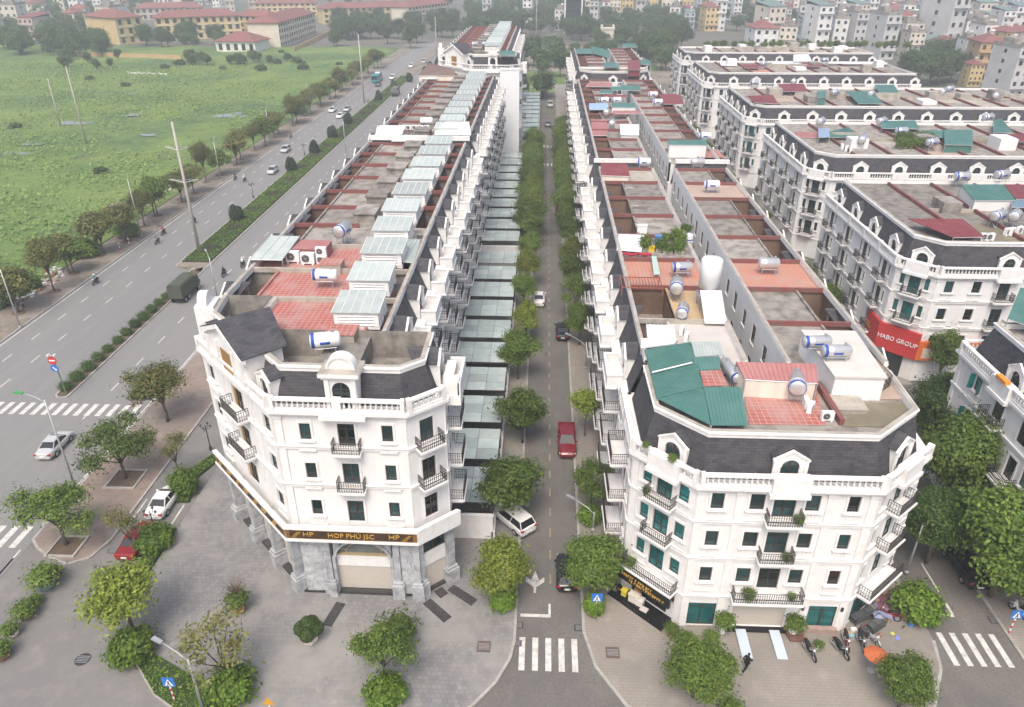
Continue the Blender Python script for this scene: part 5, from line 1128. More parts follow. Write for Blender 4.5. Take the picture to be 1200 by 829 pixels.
make_car('sedan', PW, (-34.2, 52.2, .015), 0, 'white sedan parked beside the rounded green bush')
make_car('sedan', PR, (-34.2, 47.1, .015), 0, 'dark red sedan parked beside the hedge under a bare tree')
car_px('sedan', PS, 66, 526, 2, 'silver sedan driving on the highway beside the green lamp post', name='moving_car')
make_car('suv', PW, (-2.1, 51.0, .14), radians(42), 'white crossover parked askew half on the pavement under a tree')
car_px('hatch', PK, 664, 676, 0, 'black hatchback parked below the dense dark green street tree')
make_car('pickup', PR2, (3.0, 63.2, .01), pi, 'red pickup parked on the central street behind the slim light green tree')
make_car('sedan', PW, (-.25, 99, .01), 0, 'white sedan standing alone in the lane beside the canopies', name='moving_car')
car_px('sedan', PK, 659, 392, 0, 'black sedan half hidden under a street tree, lower side of the central street'); car_px('suv', PG, 662, 306, 180, 'dark grey off-road car parked between street trees'); car_px('suv', PR2, 656, 251, 0, 'maroon car parked beside the middle terrace trees')
car_px('sedan', PB, 653, 203, 0, 'blue car parked by the crosswalk-like lane marks far up the street'); car_px('suv', PW, 654, 165, 0, 'white car parked on the far right of the central street'); car_px('suv', PS, 645, 125, 180, 'silver car facing down at the far end of the central street', name='moving_car'); car_px('sedan', PG, 642, 148, 0, 'grey car parked by the far street trees')
car_px('pickup', PK, 1128, 668, 0, 'black pickup parked under the large bright green tree')
car_px('hatch', PS, 320, 203, 180, 'silver minivan driving toward the crosswalk, leading', name='moving_car'); car_px('hatch', PS, 335, 178, 180, 'silver minivan following close behind another silver minivan', name='moving_car')
car_px('sedan', PW, 390, 131, 180, 'white sedan driving near the field-side kerb', name='moving_car'); car_px('sedan', PW, 399, 138, 180, 'white sedan driving beside the median shrubs', name='moving_car'); car_px('sedan', PS, 407, 130, 180, 'silver sedan just behind two white sedans on the highway', name='moving_car')
for x, y, c, lb in ((460, 93, PW, 'white car beyond the teal bus near the median'), (482, 79, PW, 'white car far along the highway'), (497, 74, PS, 'silver car far along the highway'), (443, 101, PG, 'dark grey car just below the teal bus')): car_px('suv', c, x, y, 180, lb, name='moving_car')
# canvas-backed lorry
def lorry(loc, head, label, col, tilt):
    t = thing('lorry', label, 'truck', loc, head)
    mb = MB(); mb.box(-1.05, 1.05, -3.2, 1.2, .95, 1.75); obj('cargo_bed', mb.mesh('cargo_bed', col, uv=False), t)
    mb = MB(); pr = [(-1.03, 1.75), (1.03, 1.75), (1.03, 2.75), (.85, 2.98), (0, 3.06), (-.85, 2.98), (-1.03, 2.75)]; mb.extr([(x, -3.18, z) for x, z in pr], (0, 4.35, 0)); obj('canvas_cover', mb.mesh('canvas_cover', tilt, uv=False), t)
    mb = ring_loft([(1.35, 1.0, .7, 1.2, 2.2), (1.5, 1.03, .6, 1.3, 2.45), (2.6, 1.03, .6, 1.3, 2.4), (2.95, .98, .6, 1.2, 1.75), (3.25, .92, .65, 1.1, 1.45)], .03); obj('cab', mb.mesh('cab', col, True, uv=False), t)
    mb = MB(); mb.extr([(-.85, 2.72, 2.32), (.85, 2.72, 2.32), (.85, 3.02, 1.72), (-.85, 3.02, 1.72)], (0, .02, .02)); mb.box(-1.05, -1.035, 1.7, 2.5, 1.6, 2.25); mb.box(1.035, 1.05, 1.7, 2.5, 1.6, 2.25); obj('windows', mb.mesh('windows', CARGLASS, uv=False), t)
    mb = MB(); mb.box(-.4, .4, -3.1, 3.0, .65, .95); obj('chassis', mb.mesh('chassis', RUBBER, uv=False), t)
    for y in (-2.3, -1.2, 2.2):
        for s_ in (-1, 1): put_wheel(t, s_ * .88, y, .46, .3)
    return t
lorry((-52.5, 98.9, .012), 0, 'olive army lorry with canvas cover beside the narrow median', OLIVE, OLIVE)
p = P(464, 112); lorry((p.x, p.y, .012), 0, 'grey covered lorry far along the right carriageway', PG, M('grey_canvas', (.16, .15, .15), .8))
p = P(442, 96); t = thing('bus', 'teal city bus coming along the highway', 'bus', (p.x, p.y, .012), pi)
TEAL = paint('teal_bus_paint', (.02, .25, .30)); mb = MB(); pr = [(-1.2, .5), (1.2, .5), (1.24, 1.6), (1.15, 2.9), (.9, 3.05), (-.9, 3.05), (-1.15, 2.9), (-1.24, 1.6)]; mb.extr([(x, -4.8, z) for x, z in pr], (0, 9.6, 0)); obj('body', mb.mesh('body', TEAL, uv=False), t)
for s_ in (-1, 1):
    for k in range(6): mb = MB(); mb.box(s_ * 1.20 - .05, s_ * 1.20 + .05, -4.2 + k * 1.45, -3.0 + k * 1.45, 1.6, 2.6); obj('window', mb.mesh('window', CARGLASS, uv=False), t)
    for y in (-2.9, 2.9): put_wheel(t, s_ * 1.05, y, .48, .3)
mb = MB(); mb.box(-1.05, 1.05, 4.76, 4.83, 1.4, 2.7); obj('windscreen', mb.mesh('windscreen', CARGLASS, uv=False), t)
mb = MB(); mb.box(-.8, .8, -3, -1, 3.05, 3.25); obj('roof_unit', mb.mesh('roof_unit', TWHITE, uv=False), t)
# ---- people: skin-modifier figures, one continuous body
def figure(name, joints, radii, edges, mat, parent=None, loc=(0, 0, 0), rz=0):
    me = bpy.data.meshes.new(name); me.from_pydata(joints, edges, []); me.materials.append(mat); o = obj(name, me, parent, loc, rz)
    sk = o.modifiers.new('skin', 'SKIN'); sk.use_smooth_shade = True
    for v, r in zip(me.skin_vertices[0].data, radii): v.radius = (r, r)
    me.skin_vertices[0].data[0].use_root = True; o.modifiers.new('sub', 'SUBSURF').levels = 1; o.modifiers['sub'].render_levels = 1
    return o
SKIN_ = M('skin', (.45, .28, .20), .6); HAIR = M('black_hair', (.015, .012, .012), .5)
EDG = [(0, 1), (1, 2), (2, 3), (3, 4), (2, 5), (5, 6), (6, 7), (2, 8), (8, 9), (9, 10), (0, 11), (11, 12), (12, 13), (13, 14), (0, 15), (15, 16), (16, 17), (17, 18)]
RAD = [.15, .14, .15, .065, .06, .075, .055, .045, .075, .055, .045, .10, .075, .05, .045, .10, .075, .05, .045]
def person(loc, rz, label, pose, shirt, trousers=None, helmet=None, group=None):
    W = dict(walk=[(0, 0, .88), (0, .01, 1.08), (0, .03, 1.30), (0, .04, 1.42), (0, .05, 1.48), (-.19, .02, 1.31), (-.25, -.12, 1.08), (-.22, -.08, .86), (.19, .04, 1.31), (.24, .16, 1.10), (.18, .32, 1.14), (-.10, .05, .80), (-.11, .22, .45), (-.11, .18, .07), (-.11, .32, .05), (.10, -.02, .80), (.11, -.12, .44), (.11, -.36, .10), (.11, -.27, .04)],
             ride=[(0, 0, .80), (0, .06, 1.0), (0, .14, 1.22), (0, .18, 1.34), (0, .2, 1.40), (-.19, .14, 1.23), (-.29, .32, 1.06), (-.30, .52, 1.02), (.19, .14, 1.23), (.29, .32, 1.06), (.30, .52, 1.02), (-.13, .08, .78), (-.17, .38, .68), (-.16, .30, .32), (-.16, .42, .28), (.13, .08, .78), (.17, .38, .68), (.16, .30, .32), (.16, .42, .28)])[pose]
    t = thing('person', label, 'person', loc, rz, group)
    figure('body', W, RAD, EDG, shirt, t)
    # head with brow, nose and chin; hands
    hx, hy, hz = W[4]; hd = MB(); hd.lathe([(.02, -.03), (.06, .0), (.078, .05), (.086, .11), (.083, .16), (.062, .21), (.02, .235)], 10, (hx, hy + .01, hz)); hd.box(hx - .013, hx + .013, hy + .085, hy + .115, hz + .075, hz + .11)
    obj('head', hd.mesh('head', SKIN_, True, uv=False), t)
    hr = MB(); hr.lathe([(.092, .10), (.097, .15), (.078, .215), (.03, .25)] if not helmet else [(.12, .06), (.125, .14), (.10, .22), (.04, .265)], 10, (hx, hy - .012, hz)); obj('helmet' if helmet else 'hair', hr.mesh('hair', helmet or HAIR, True, uv=False), t)
    for i in (7, 10):
        h = MB(); x, y, z = W[i]; h.box(x - .025, x + .025, y - .02, y + .07, z - .05, z + .03)
        for k in range(4): h.tube([(x - .02 + k * .013, y + .06, z - .01), (x - .02 + k * .013, y + .10, z - .02), (x - .02 + k * .013, y + .11, z - .055)], .008, 4)
        h.tube([(x + .028, y, z), (x + .045, y + .05, z + .01)], .01, 4); obj('hand', h.mesh('hand', SKIN_, uv=False), t)
    if trousers:
        lg = [W[0]] + W[11:15] + W[15:19]; figure('trousers', lg, [.165, .112, .087, .062, .03, .112, .087, .062, .03], [(0, 1), (1, 2), (2, 3), (0, 5), (5, 6), (6, 7)], trousers, t)
    return t
CL_ = {k: M('cloth_' + k, c, .85) for k, c in dict(black=(.012, .012, .014), navy=(.02, .03, .07), white=(.55, .55, .53), red=(.30, .04, .04), teal=(.05, .18, .17), grey=(.18, .18, .19), brown=(.12, .08, .05)).items()}
p = P(873, 787); person((p.x, p.y, .135), radians(-60), 'person in black walking across the beige plaza near the ramp plates', 'walk', CL_['black'], CL_['black'])
# ---- motorbikes
def bike_meshes(col):
    def f():
        b = MB(); b.tube([(0, -.72, .72), (0, -.35, .74), (0, -.05, .52), (0, .22, .48), (0, .42, .78), (0, .50, .98)], [.06, .13, .15, .09, .10, .05], 8)
        b.tube([(0, -.45, .5), (0, -.1, .38), (0, .2, .36)], [.12, .16, .08], 7); b.extr([(-.17, .40, .42), (.17, .40, .42), (.13, .47, .92), (-.13, .47, .92)], (0, .06, 0)); b.tube([(0, .62, .62), (0, .78, .56), (0, .92, .42)], [.05, .06, .04], 6); b.tube([(0, -.6, .62), (0, -.82, .60), (0, -.95, .48)], [.06, .06, .03], 6)
        s_ = MB(); s_.tube([(0, -.72, .82), (0, -.4, .84), (0, -.02, .76), (0, .1, .72)], [.08, .13, .12, .06], 8)
        h = MB(); h.tube([(-.34, .40, 1.04), (-.12, .46, 1.0), (.12, .46, 1.0), (.34, .40, 1.04)], .022, 5)
        for sx in (-1, 1): h.tube([(sx * .22, .44, 1.0), (sx * .3, .42, 1.2)], .01, 4); h.box(sx * .3 - .05, sx * .3 + .05, .405, .42, 1.18, 1.27); h.tube([(sx * .09, .48, .9), (sx * .07, .66, .3)], .022, 5); h.tube([(sx * .12, -.62, .62), (sx * .11, -.58, .3)], .022, 5)
        h.tube([(.17, -.1, .28), (.18, -.8, .38)], [.03, .05], 6); h.tube([(0, -.05, .3), (-.28, -.1, .02)], .018, 4)
        return b.mesh('body', col, True, uv=False), s_.mesh('seat', RUBBER, True, uv=False), h.mesh('handlebar', GALV, uv=False)
    return cached(('bike', col.name), f)
def bike(loc, rz, label, col, group=None, lean=0):
    t = thing('motorbike', label, 'motorbike', loc, rz, group); b, s_, h = bike_meshes(col); obj('body', b, t); obj('seat', s_, t); obj('handlebar', h, t)
    put_wheel(t, 0, .66, .29, .09); put_wheel(t, 0, -.58, .29, .10)
    obj('headlight', cached('bhl', lambda: (lambda m: (m.lathe([(.09, 0), (.08, .05), (.03, .07)], 8, ax='y'), m.mesh('headlight', LAMPW, uv=False))[1])(MB())), t, (0, .5, .93)); obj('taillight', cached('btl', lambda: (lambda m: (m.box(-.06, .06, -.04, .04, -.04, .04), m.mesh('taillight', LAMPR, uv=False))[1])(MB())), t, (0, -.86, .66))
    if lean: t.rotation_euler[1] = lean
    return t
for x, y, a, c, lb in ((948, 768, 12, PK, 'black motorbike parked beside the low planter by the shop window'), (984, 766, 20, PK, 'black and grey motorbike parked left of the red motorbike'), (991, 757, -8, PR2, 'dark red motorbike parked second in the row of bikes'), (1008, 757, -4, PK, 'black scooter between the red and the pale blue motorbikes'), (1021, 752, 15, PS, 'pale blue-grey scooter at the end of the motorbike row')):
    p = P(x, y); bike((p.x, p.y, .135), radians(180 + a), lb, c, lean=.08)
for x, y, a, c, lb in ((1040, 727, 70, PR2, 'red and white motorbike lying among the jumble of goods'), (716, 690, 30, PK, 'black scooter parked beside the white vendor boxes'), (712, 683, 10, PS, 'grey scooter parked behind the vendor boxes'), (1192, 722, 20, PW, 'white scooter parked beside the striped sign post')):
    p = P(x, y); bike((p.x, p.y, .135), radians(a), lb, c, lean=.08)
RD = [(113, 333, 180, 'teal', 'lone rider in teal on the near lane by the field'), (185, 286, 180, 'grey', 'rider in grey following along the kerb-side lane'), (192, 275, 180, 'red', 'rider in red beside a rider in grey by the kerb'), (228, 262, 180, 'navy', 'rider in navy near the tall concrete pole'), (276, 211, 180, 'black', 'rider in black riding next to the silver minivans'), (287, 213, 180, 'white', 'rider in white riding next to a rider in black'), (341, 162, 180, 'brown', 'rider in brown far along the kerb-side lane'), (263, 324, 0, 'black', 'rider in black on the right carriageway past the terrace'), (285, 313, 0, 'white', 'rider in white helmet near the terrace wall'), (160, 470, 90, 'navy', 'rider in navy crossing behind the rusty-leafed tree')]
for x, y, a, c, lb in RD:
    p = P(x, y); bike((p.x, p.y, .012), radians(a), 'motorbike ridden by the ' + lb.replace('lone ', ''), PK if c != 'red' else PR2); person((p.x - .12 * sin(radians(-a)), p.y - .12 * cos(radians(a)), .05), radians(a), lb, 'ride', CL_[c], CL_['black' if c != 'black' else 'navy'], TWHITE if c in ('white', 'teal') else PG)
# ================================================================== roof clutter
ZDA, ZDB = 19.65, 16.45
def Z(ox, oy, k):       # enlarged-view coordinates -> photo pixel
    return lambda x, y: (ox + x / k, oy + y / k)
q4, q6, q7, q5 = Z(420, 200, 4.604), Z(660, 200, 4.604), Z(660, 360, 4.604), Z(660, 40, 4.604); qc, q8, q2, q9, q3 = Z(940, 160, 4.604), Z(780, 40, 4.604), Z(220, 220, 4.604), Z(900, 360, 4.604), Z(800, 0, 3.0)
def tank(px, z, rz, label, L_=1.7, r=.5, stand=.9, band=True, group=None, mat=None):
    p = P(*px, z + stand + r) ; t = thing('water_tank', label, 'water tank', (p.x, p.y, z), rz, group)
    mb = MB(); mb.lathe([(.06, -L_ / 2 - .14), (r * .7, -L_ / 2 - .1), (r, -L_ / 2), (r, -L_ * .2), (r * 1.02, -L_ * .19), (r, -L_ * .18), (r, L_ / 2), (r * .7, L_ / 2 + .1), (.06, L_ / 2 + .14)], 18, (0, 0, stand + r), 0, 'x'); obj('drum', mb.mesh('drum', mat or STEEL, True, uv=False), t)
    if band:
        mb = MB(); mb.lathe([(r * 1.012, -L_ / 2 - .01), (r * 1.012, -L_ / 2 + .22)], 18, (0, 0, stand + r), 0, 'x'); mb.box(-.35, .35, -r * 1.02, -r * .9, stand + r * .75, stand + r * 1.1); obj('blue_band', mb.mesh('blue_band', TBLUE, True, uv=False), t)
    st = MB()
    for sx in (-1, 1):
        for sy in (-1, 1): st.tube([(sx * L_ * .36, sy * r * .75, 0), (sx * L_ * .33, sy * r * .6, stand + r * .35)], .03, 4)
        st.tube([(sx * L_ * .34, -r * .8, stand), (sx * L_ * .34, r * .8, stand)], .03, 4); st.tube([(sx * L_ * .36, -r * .75, .1), (sx * L_ * .34, r * .7, stand)], .02, 4)
    for sy in (-1, 1): st.tube([(-L_ * .4, sy * r * .65, stand), (L_ * .4, sy * r * .65, stand)], .03, 4)
    obj('stand', st.mesh('stand', GALV, uv=False), t); mb = MB(); mb.tube([(L_ * .3, 0, stand + 2 * r), (L_ * .3, 0, stand + 2 * r + .18)], .12, 8); mb.tube([(L_ * .45, r * .3, stand + r * .3), (L_ * .6, r * .3, stand * .5), (L_ * .6, r * .3, 0)], .03, 5); obj('pipe', mb.mesh('pipe', GALV, uv=False), t); return t
def ac(px, z, rz, label, group='rooftop air conditioners', s=1.0):
    p = P(*px, z + .35); t = thing('air_conditioner', label, 'air conditioner', (p.x, p.y, z), rz, group, s)
    a, b, c = cached('ac', lambda: (lambda m, g, f: (m.box(-.42, .42, -.16, .16, .1, .75), m.box(-.35, -.25, -.18, .18, 0, .1), m.box(.25, .35, -.18, .18, 0, .1), g.lathe([(.24, -.175), (.24, -.162)], 14, (-.1, 0, .43), 0, 'y'), f.lathe([(.06, -.19), (.05, -.175)], 8, (-.1, 0, .43), 0, 'y'), [f.box(-.33 + i * .07, -.315 + i * .07, -.185, -.176, .22, .64) for i in range(7)], (m.mesh('casing', TWHITE, uv=False), g.mesh('fan', IRON, uv=False), f.mesh('grille', GALV, uv=False)))[-1])(MB(), MB(), MB()))
    obj('casing', a, t); obj('fan', b, t); obj('grille', c, t); return t
def shed(pts, z0, z1, mat, label, name='shed_roof', cat='roof', floor=None, walls=None, rib=.3, group=None):
    """pts: 4 photo pixels front-left, front-right, back-right, back-left; eaves at z0 in front and z1 behind"""
    c = [P(*pts[0], z0), P(*pts[1], z0), P(*pts[2], z1), P(*pts[3], z1)]; m = (c[0] + c[1] + c[2] + c[3]) / 4; fl = floor if floor is not None else z0 - .5
    t = thing(name, label, cat, (m.x, m.y, fl), 0, group); o = Vector((m.x, m.y, fl)); q = [v - o for v in c]; s_ = MB(); s_.extr([tuple(v) for v in q], (0, 0, .06))
    n = max(2, int((q[1] - q[0]).length / rib)); 
    for i in range(n + 1):
        a = q[0].lerp(q[1], i / n); b = q[3].lerp(q[2], i / n); w_ = (q[1] - q[0]).normalized() * .035; s_.extr([tuple(a - w_), tuple(a + w_), tuple(b + w_), tuple(b - w_)], (0, 0, .10))
    obj('sheet', s_.mesh('sheet', mat), t); po = MB()
    for v in q: po.tube([(v.x, v.y, 0), (v.x, v.y, v.z)], .05, 5)
    po.tube([tuple(q[0]), tuple(q[1])], .04, 4); po.tube([tuple(q[2]), tuple(q[3])], .04, 4); obj('frame', po.mesh('frame', GALV, uv=False), t)
    if walls:
        w_ = MB(); k = [v * 1 for v in q]
        for i in range(4):
            a, b = q[i] * .96, q[(i + 1) % 4] * .96; w_.poly([(a.x, a.y, 0), (b.x, b.y, 0), (b.x, b.y, q[(i + 1) % 4].z - .03), (a.x, a.y, q[i].z - .03)])
        obj('wall', w_.mesh('wall', walls), t)
    return t
def patch(name, label, pts, z, mat, th=.05, cat='terrace', group=None):
    """a tiled terrace floor slab"""
    v = [P(*p, z) for p in pts]; m = sum(v, Vector()) / len(v); mb = MB(); mb.extr([tuple(a - m) for a in v][::1], (0, 0, th))
    return tag(obj(name, mb.mesh(name, mat), None, m), label, cat, group)
def boxpx(name, label, cat, px, z, w, d, h, mat, rz=0, group=None, extra=None):
    """a small bevel-topped box thing resting at height z with its front foot at the pixel"""
    p = P(*px, z); t = thing(name, label, cat, (p.x, p.y, z), rz, group); mb = MB(); mb.box(-w / 2, w / 2, 0, d, 0, h); obj('body', mb.mesh('body', mat), t)
    mb = MB(); mb.box(-w / 2 - .05, w / 2 + .05, -.05, d + .05, h, h + .07); obj('lid', mb.mesh('lid', extra or mat), t); return t
# west terrace roofs
tank(q2(740, 470), ZDA, 0, 'white and blue water tank on the second pink tiled roof', 1.9, .5, .7, mat=TWHITE); tank((381, 398), ZDA, .25, 'white and blue water tank leaning above the corner light well', 1.9, .55, .5, mat=TWHITE); tank(q2(835, 225), ZDA, 1.3, 'steel water tank with blue band above the concrete roof', 1.7, .62, 1.0)
shed([q2(335, 390), q2(510, 392), q2(605, 265), q2(450, 262)], ZDA + .9, ZDA + 1.5, GHGLASS, 'glass lean-to roof over the highway side of the terrace', rib=.9, floor=ZDA)
shed([q4(10, 470), q4(300, 500), q4(335, 375), q4(240, 370)], ZDA + .5, ZDA + .6, GHGLASS, 'flat glass roof beside the skylight boxes', rib=.8, floor=ZDA)
for i, (x, y) in enumerate(((570, 385), (650, 395), (720, 350), (725, 395))): ac(q2(x, y), ZDA + (.0 if i != 2 else .75), 0, 'large air conditioner on the pink roof by the glass lean-to', s=1.5 if i < 2 else 1.15)
boxpx('stair_house', 'pink stair housing on the roof behind the tiled terrace', 'stair housing', q2(650, 395), ZDA, 3.4, 2.4, 1.1, PINKM); boxpx('stair_house', 'red-topped stair housing beside the tiled terrace tank', 'stair housing', q2(770, 470), ZDA, 1.9, 1.6, .9, CONCL, extra=REDT)
boxpx('stair_house', 'red-topped stair housing above the corner light well', 'stair housing', (398, 402), ZDA, 2.2, 1.7, .6, CONCL, extra=REDT)
for i in range(5): ac((472 + i * 7, 150), ZDA + .5, 0, 'air conditioner in a row behind the white sheet roof')
tank((500, 142), ZDA, 0, 'white tank among the air conditioners of the far terrace', 1.8, .6, .6, mat=TWHITE, band=False)
shed([(490, 89), (533, 89), (533, 82), (503, 74)], ZDA + 1.2, ZDA + 2.3, M('brown_tile_roof', (.17, .12, .10), .8, (.11, .08, .07), .6, .7), 'brown pyramid roof on the far terrace end', floor=ZDA, walls=CREAM)
shed([(494, 93), (512, 93), (516, 86), (498, 86)], ZDA + .6, ZDA + .8, WSHEET, 'white sheet roof before the brown pyramid roof', floor=ZDA)
shed([(586, 65), (603, 65), (602, 60), (586, 60)], 24.2, 24.5, GREENM, 'green sheet roof on the far corner building', floor=23.4)
for i, (x, y) in enumerate(((556, 52), (568, 52), (570, 42))): tank((x, y), 23.4, 0, 'small steel tank on the far corner building roof', 1.6, .6, .4, group='far roof tanks')
# corner building roof with the green sheets
G1 = 'green sheet-metal roof panel over the corner terrace'
def hip(pts, mat, label, z0s):
    v = [P(*p, z) for p, z in zip(pts, z0s)]; m = sum(v, Vector()) / len(v); m.z = ZDB; t = thing('shed_roof', label, 'roof', m); s_ = MB(); q = [a - m for a in v]; s_.extr([tuple(a) for a in q], (0, 0, .05))
    a, b = q[0], q[1]; n = max(3, int((b - a).length / .24)); e = q[-1]; f = q[2]
    for i in range(1, n):
        p0 = a.lerp(b, i / n); p1 = e.lerp(f, i / n) if len(q) == 4 else q[2].lerp(q[2], 0); w_ = (b - a).normalized() * .03; s_.extr([tuple(p0 - w_), tuple(p0 + w_), tuple(p1 + w_ * .5), tuple(p1 - w_ * .5)], (0, 0, .085))
    obj('sheet', s_.mesh('sheet', mat), t); f_ = MB()
    for a in q: f_.tube([(a.x, a.y, 0), (a.x, a.y, a.z)], .04, 5)
    obj('frame', f_.mesh('frame', GALV, uv=False), t); return t
zl, zh = 17.15, 17.75
hip([q7(505, 495), q7(440, 232), q7(690, 190), q7(755, 432)], GREENM, 'long green sheet roof panel with a white seam facing the central street', (zl, zl, zh, zh))
hip([q7(512, 498), q7(795, 640), q7(757, 436)], GREENM, 'triangular green sheet roof panel at the building corner', (zl, zl, zh)); hip([q7(800, 640), q7(995, 642), q7(958, 436), q7(758, 434)], GREENM, 'front green sheet roof panel beside the red tiled terrace', (zl, zl, zh, zh))
hip([q7(722, 345), q7(848, 340), q7(845, 272), q7(700, 275)], GREENM, 'small green sheet roof panel behind the orange tile patch', (zh - .1, zh - .1, zh + .1, zh + .1)); hip([q7(712, 272), q7(866, 260), q7(845, 190), q7(690, 190)], GHGLASS, 'clear sheet roof panel behind the small green panel', (zh, zh, zh + .2, zh + .2))
patch('terrace_floor', 'square patch of orange-red tile between the green panels', [q7(757, 430), q7(890, 425), q7(850, 342), q7(737, 345)], zh - .15, REDT)
a, b = P(*q7(480, 352), zh - .2), P(*q7(695, 300), zh + .12); mb = MB(); mb.tube([(0, 0, 0), tuple(b - a)], .06, 5); tag(obj('roof_seam', mb.mesh('roof_seam', TWHITE, uv=False), None, a), 'white pipe lying across the long green roof panel', 'pipe')
patch('terrace_floor', 'large red tiled terrace behind the white front parapet', [q7(1002, 634), (968, 499), (953, 445), q7(970, 440)], ZDB + .02, REDT)
shed([q7(980, 392), (958, 450), q9(255, 310), q7(935, 300)], ZDB + 1.5, ZDB + 2.1, PINKM, 'faded maroon sheet lean-to behind the red tiled terrace', floor=ZDB, walls=CREAM)
tank(q7(905, 340), ZDB, 1.75, 'long steel tank lying along the green roof edge', 2.6, .42, .5); tank(q9(155, 405), ZDB, 1.35, 'steel tank with blue ring on a frame over the red tiled terrace', 1.9, .62, .8)
p0 = P(*q9(335, 500), ZDB); t = thing('penthouse', 'white flat-roofed penthouse box with tanks on its roof', 'penthouse', (p0.x, p0.y, ZDB)); mb = MB(); pts = [(0, 0), (3.5, 0), (3.9, 7.2), (-.2, 7.2)]; mb.prism(pts, 0, 1.85, 0); obj('wall', mb.mesh('wall', WHITE), t)
mb = MB(); mb.prism([(-.1, -.1), (3.6, -.1), (4.0, 7.3), (-.3, 7.3)], 1.85, 2.0, 0); obj('roof_slab', mb.mesh('roof_slab', M('pale_slab', (.56, .53, .49), .85, (.45, .42, .38), .8, .6)), t); mb = MB(); mb.box(2.8, 3.3, -.03, 0, .1, 1.5); obj('door', mb.mesh('door', TWHITE), t)
tank(q9(370, 235), ZDB + 2.0, .05, 'white-blue tank on the penthouse roof edge', 1.9, .45, .35); tank(q9(265, 185), ZDB + 2.0, .1, 'second tank behind on the penthouse roof', 1.9, .45, .3)
patch('terrace_floor', 'tan tiled terrace with black handrails right of the penthouse', [q9(525, 500), q9(770, 500), q9(610, 280), q9(470, 280)], ZDB + .06, TANTILE); patch('terrace_floor', 'stained wet terrace floor inside the front right parapet', [q9(400, 645), q9(640, 650), q9(790, 520), q9(470, 520)], ZDB + .02, CONCD)
for a_, b_, lb in (((575, 485), (655, 432), 'black handrail at the front of the tan terrace'), ((655, 432), (520, 275), 'black handrail running back along the tan terrace')):
    a, b = P(*q9(*a_), ZDB), P(*q9(*b_), ZDB); fr = Frame((0, 0), (b - a).to_2d()); mb = MB()
    for z in (.15, .5, .95): mb.fbox(fr, 0, fr.len, -.025, .025, z - .02, z + .02)
    for i in range(int(fr.len / .18) + 1): mb.fbox(fr, i * .18, i * .18 + .025, -.012, .012, 0, .95)
    tag(obj('handrail', mb.mesh('handrail', IRON, uv=False), None, a), lb, 'handrail')
boxpx('roof_hatch', 'low concrete hatch on the stained terrace floor', 'hatch', q9(440, 580), ZDB, 2.4, 2.0, .35, CONCL)
a, b = P(*q9(265, 430), ZDB), P(*q9(395, 640), ZDB); mb = MB(); mb.fbox(Frame((0, 0), (b - a).to_2d()), 0, (b - a).length, -.17, .17, 0, .5); tag(obj('roof_beam', mb.mesh('roof_beam', REDB), None, a), 'red painted upstand running across the corner terrace', 'beam')
for i, (x, y) in enumerate(((320, 590), (50, 430), (230, 545), (205, 520))): ac(q9(x, y), ZDB, .5 * i, ('white cube air conditioner by the red upstand', 'grey air conditioner under the maroon lean-to', 'flat grey condenser unit beside the steel tank frame', 'low condenser on the red tiled terrace')[i])
# middle terrace roofs
tank(q6(640, 520), ZDB, .1, 'white-blue tank on the orange tiled terrace', 1.8, .5, .6); tank(q6(612, 620), ZDB, 1.4, 'steel tank with blue band above the ochre tiles', 1.8, .62, .8); tank(q6(645, 755), ZDB, 1.3, 'steel tank with blue band beside the solar frame', 1.5, .5, .5)
p = P(*q6(790, 660), ZDB + 1.6); t = thing('solar_heater', 'white solar water heater with tall drum and tilted panel', 'solar heater', (p.x, p.y, ZDB)); mb = MB(); mb.lathe([(.1, 0), (.95, .05), (.95, 2.6), (.85, 2.75), (.1, 2.8)], 18, (0, .6, 1.9)); obj('drum', mb.mesh('drum', TWHITE, True, uv=False), t)
mb = MB(); mb.extr([(-.95, -3.6, .25), (.95, -3.6, .25), (.95, -.3, 1.9), (-.95, -.3, 1.9)], (0, 0, .08)); obj('panel', mb.mesh('panel', M('pale_panel', (.60, .60, .60), .4, brick=(.5, .5, .02, (.42, .42, .43), (.56, .56, .57), 0))), t); mb = MB(); [mb.tube([(x, y, 0), (x, y, 1.4)], .05, 5) for x in (-.8, .8) for y in (-.3, 1.2)]; mb.box(-.95, .95, -.4, 1.5, 1.1, 1.2); obj('frame', mb.mesh('frame', GALV, uv=False), t)
p = P(*q7(540, 165), ZDB); shed([q7(455, 165), q7(605, 168), q7(595, 100), q7(450, 97)], ZDB + .9, ZDB + 1.0, WSHEET, 'white flat sheet roof over the brick light well', floor=ZDB, walls=WSHEET); shed([q7(420, 225), q7(600, 200), q7(615, 175), q7(420, 172)], ZDB + .5, ZDB + .8, WSHEET, 'white corrugated strip beside the long green panel', floor=ZDB)
for i, (x, y) in enumerate(((665, 165), (640, 130))): ac(q7(x, y), ZDB, 1.2, 'white condenser beside the white sheet roof')
mb = MB(); p = P(*q6(420, 600), ZDB + .9)
for i in range(14): mb.box(-1.9 + i * .29, -1.85 + i * .29, -1.3, 1.3, .85, .93)
mb.box(-1.95, 1.95, -1.3, -1.22, .78, .85); mb.box(-1.95, 1.95, 1.22, 1.3, .78, .85); [mb.box(x - .04, x + .04, y - .04, y + .04, 0, .8) for x in (-1.9, 1.9) for y in (-1.25, 1.25)]
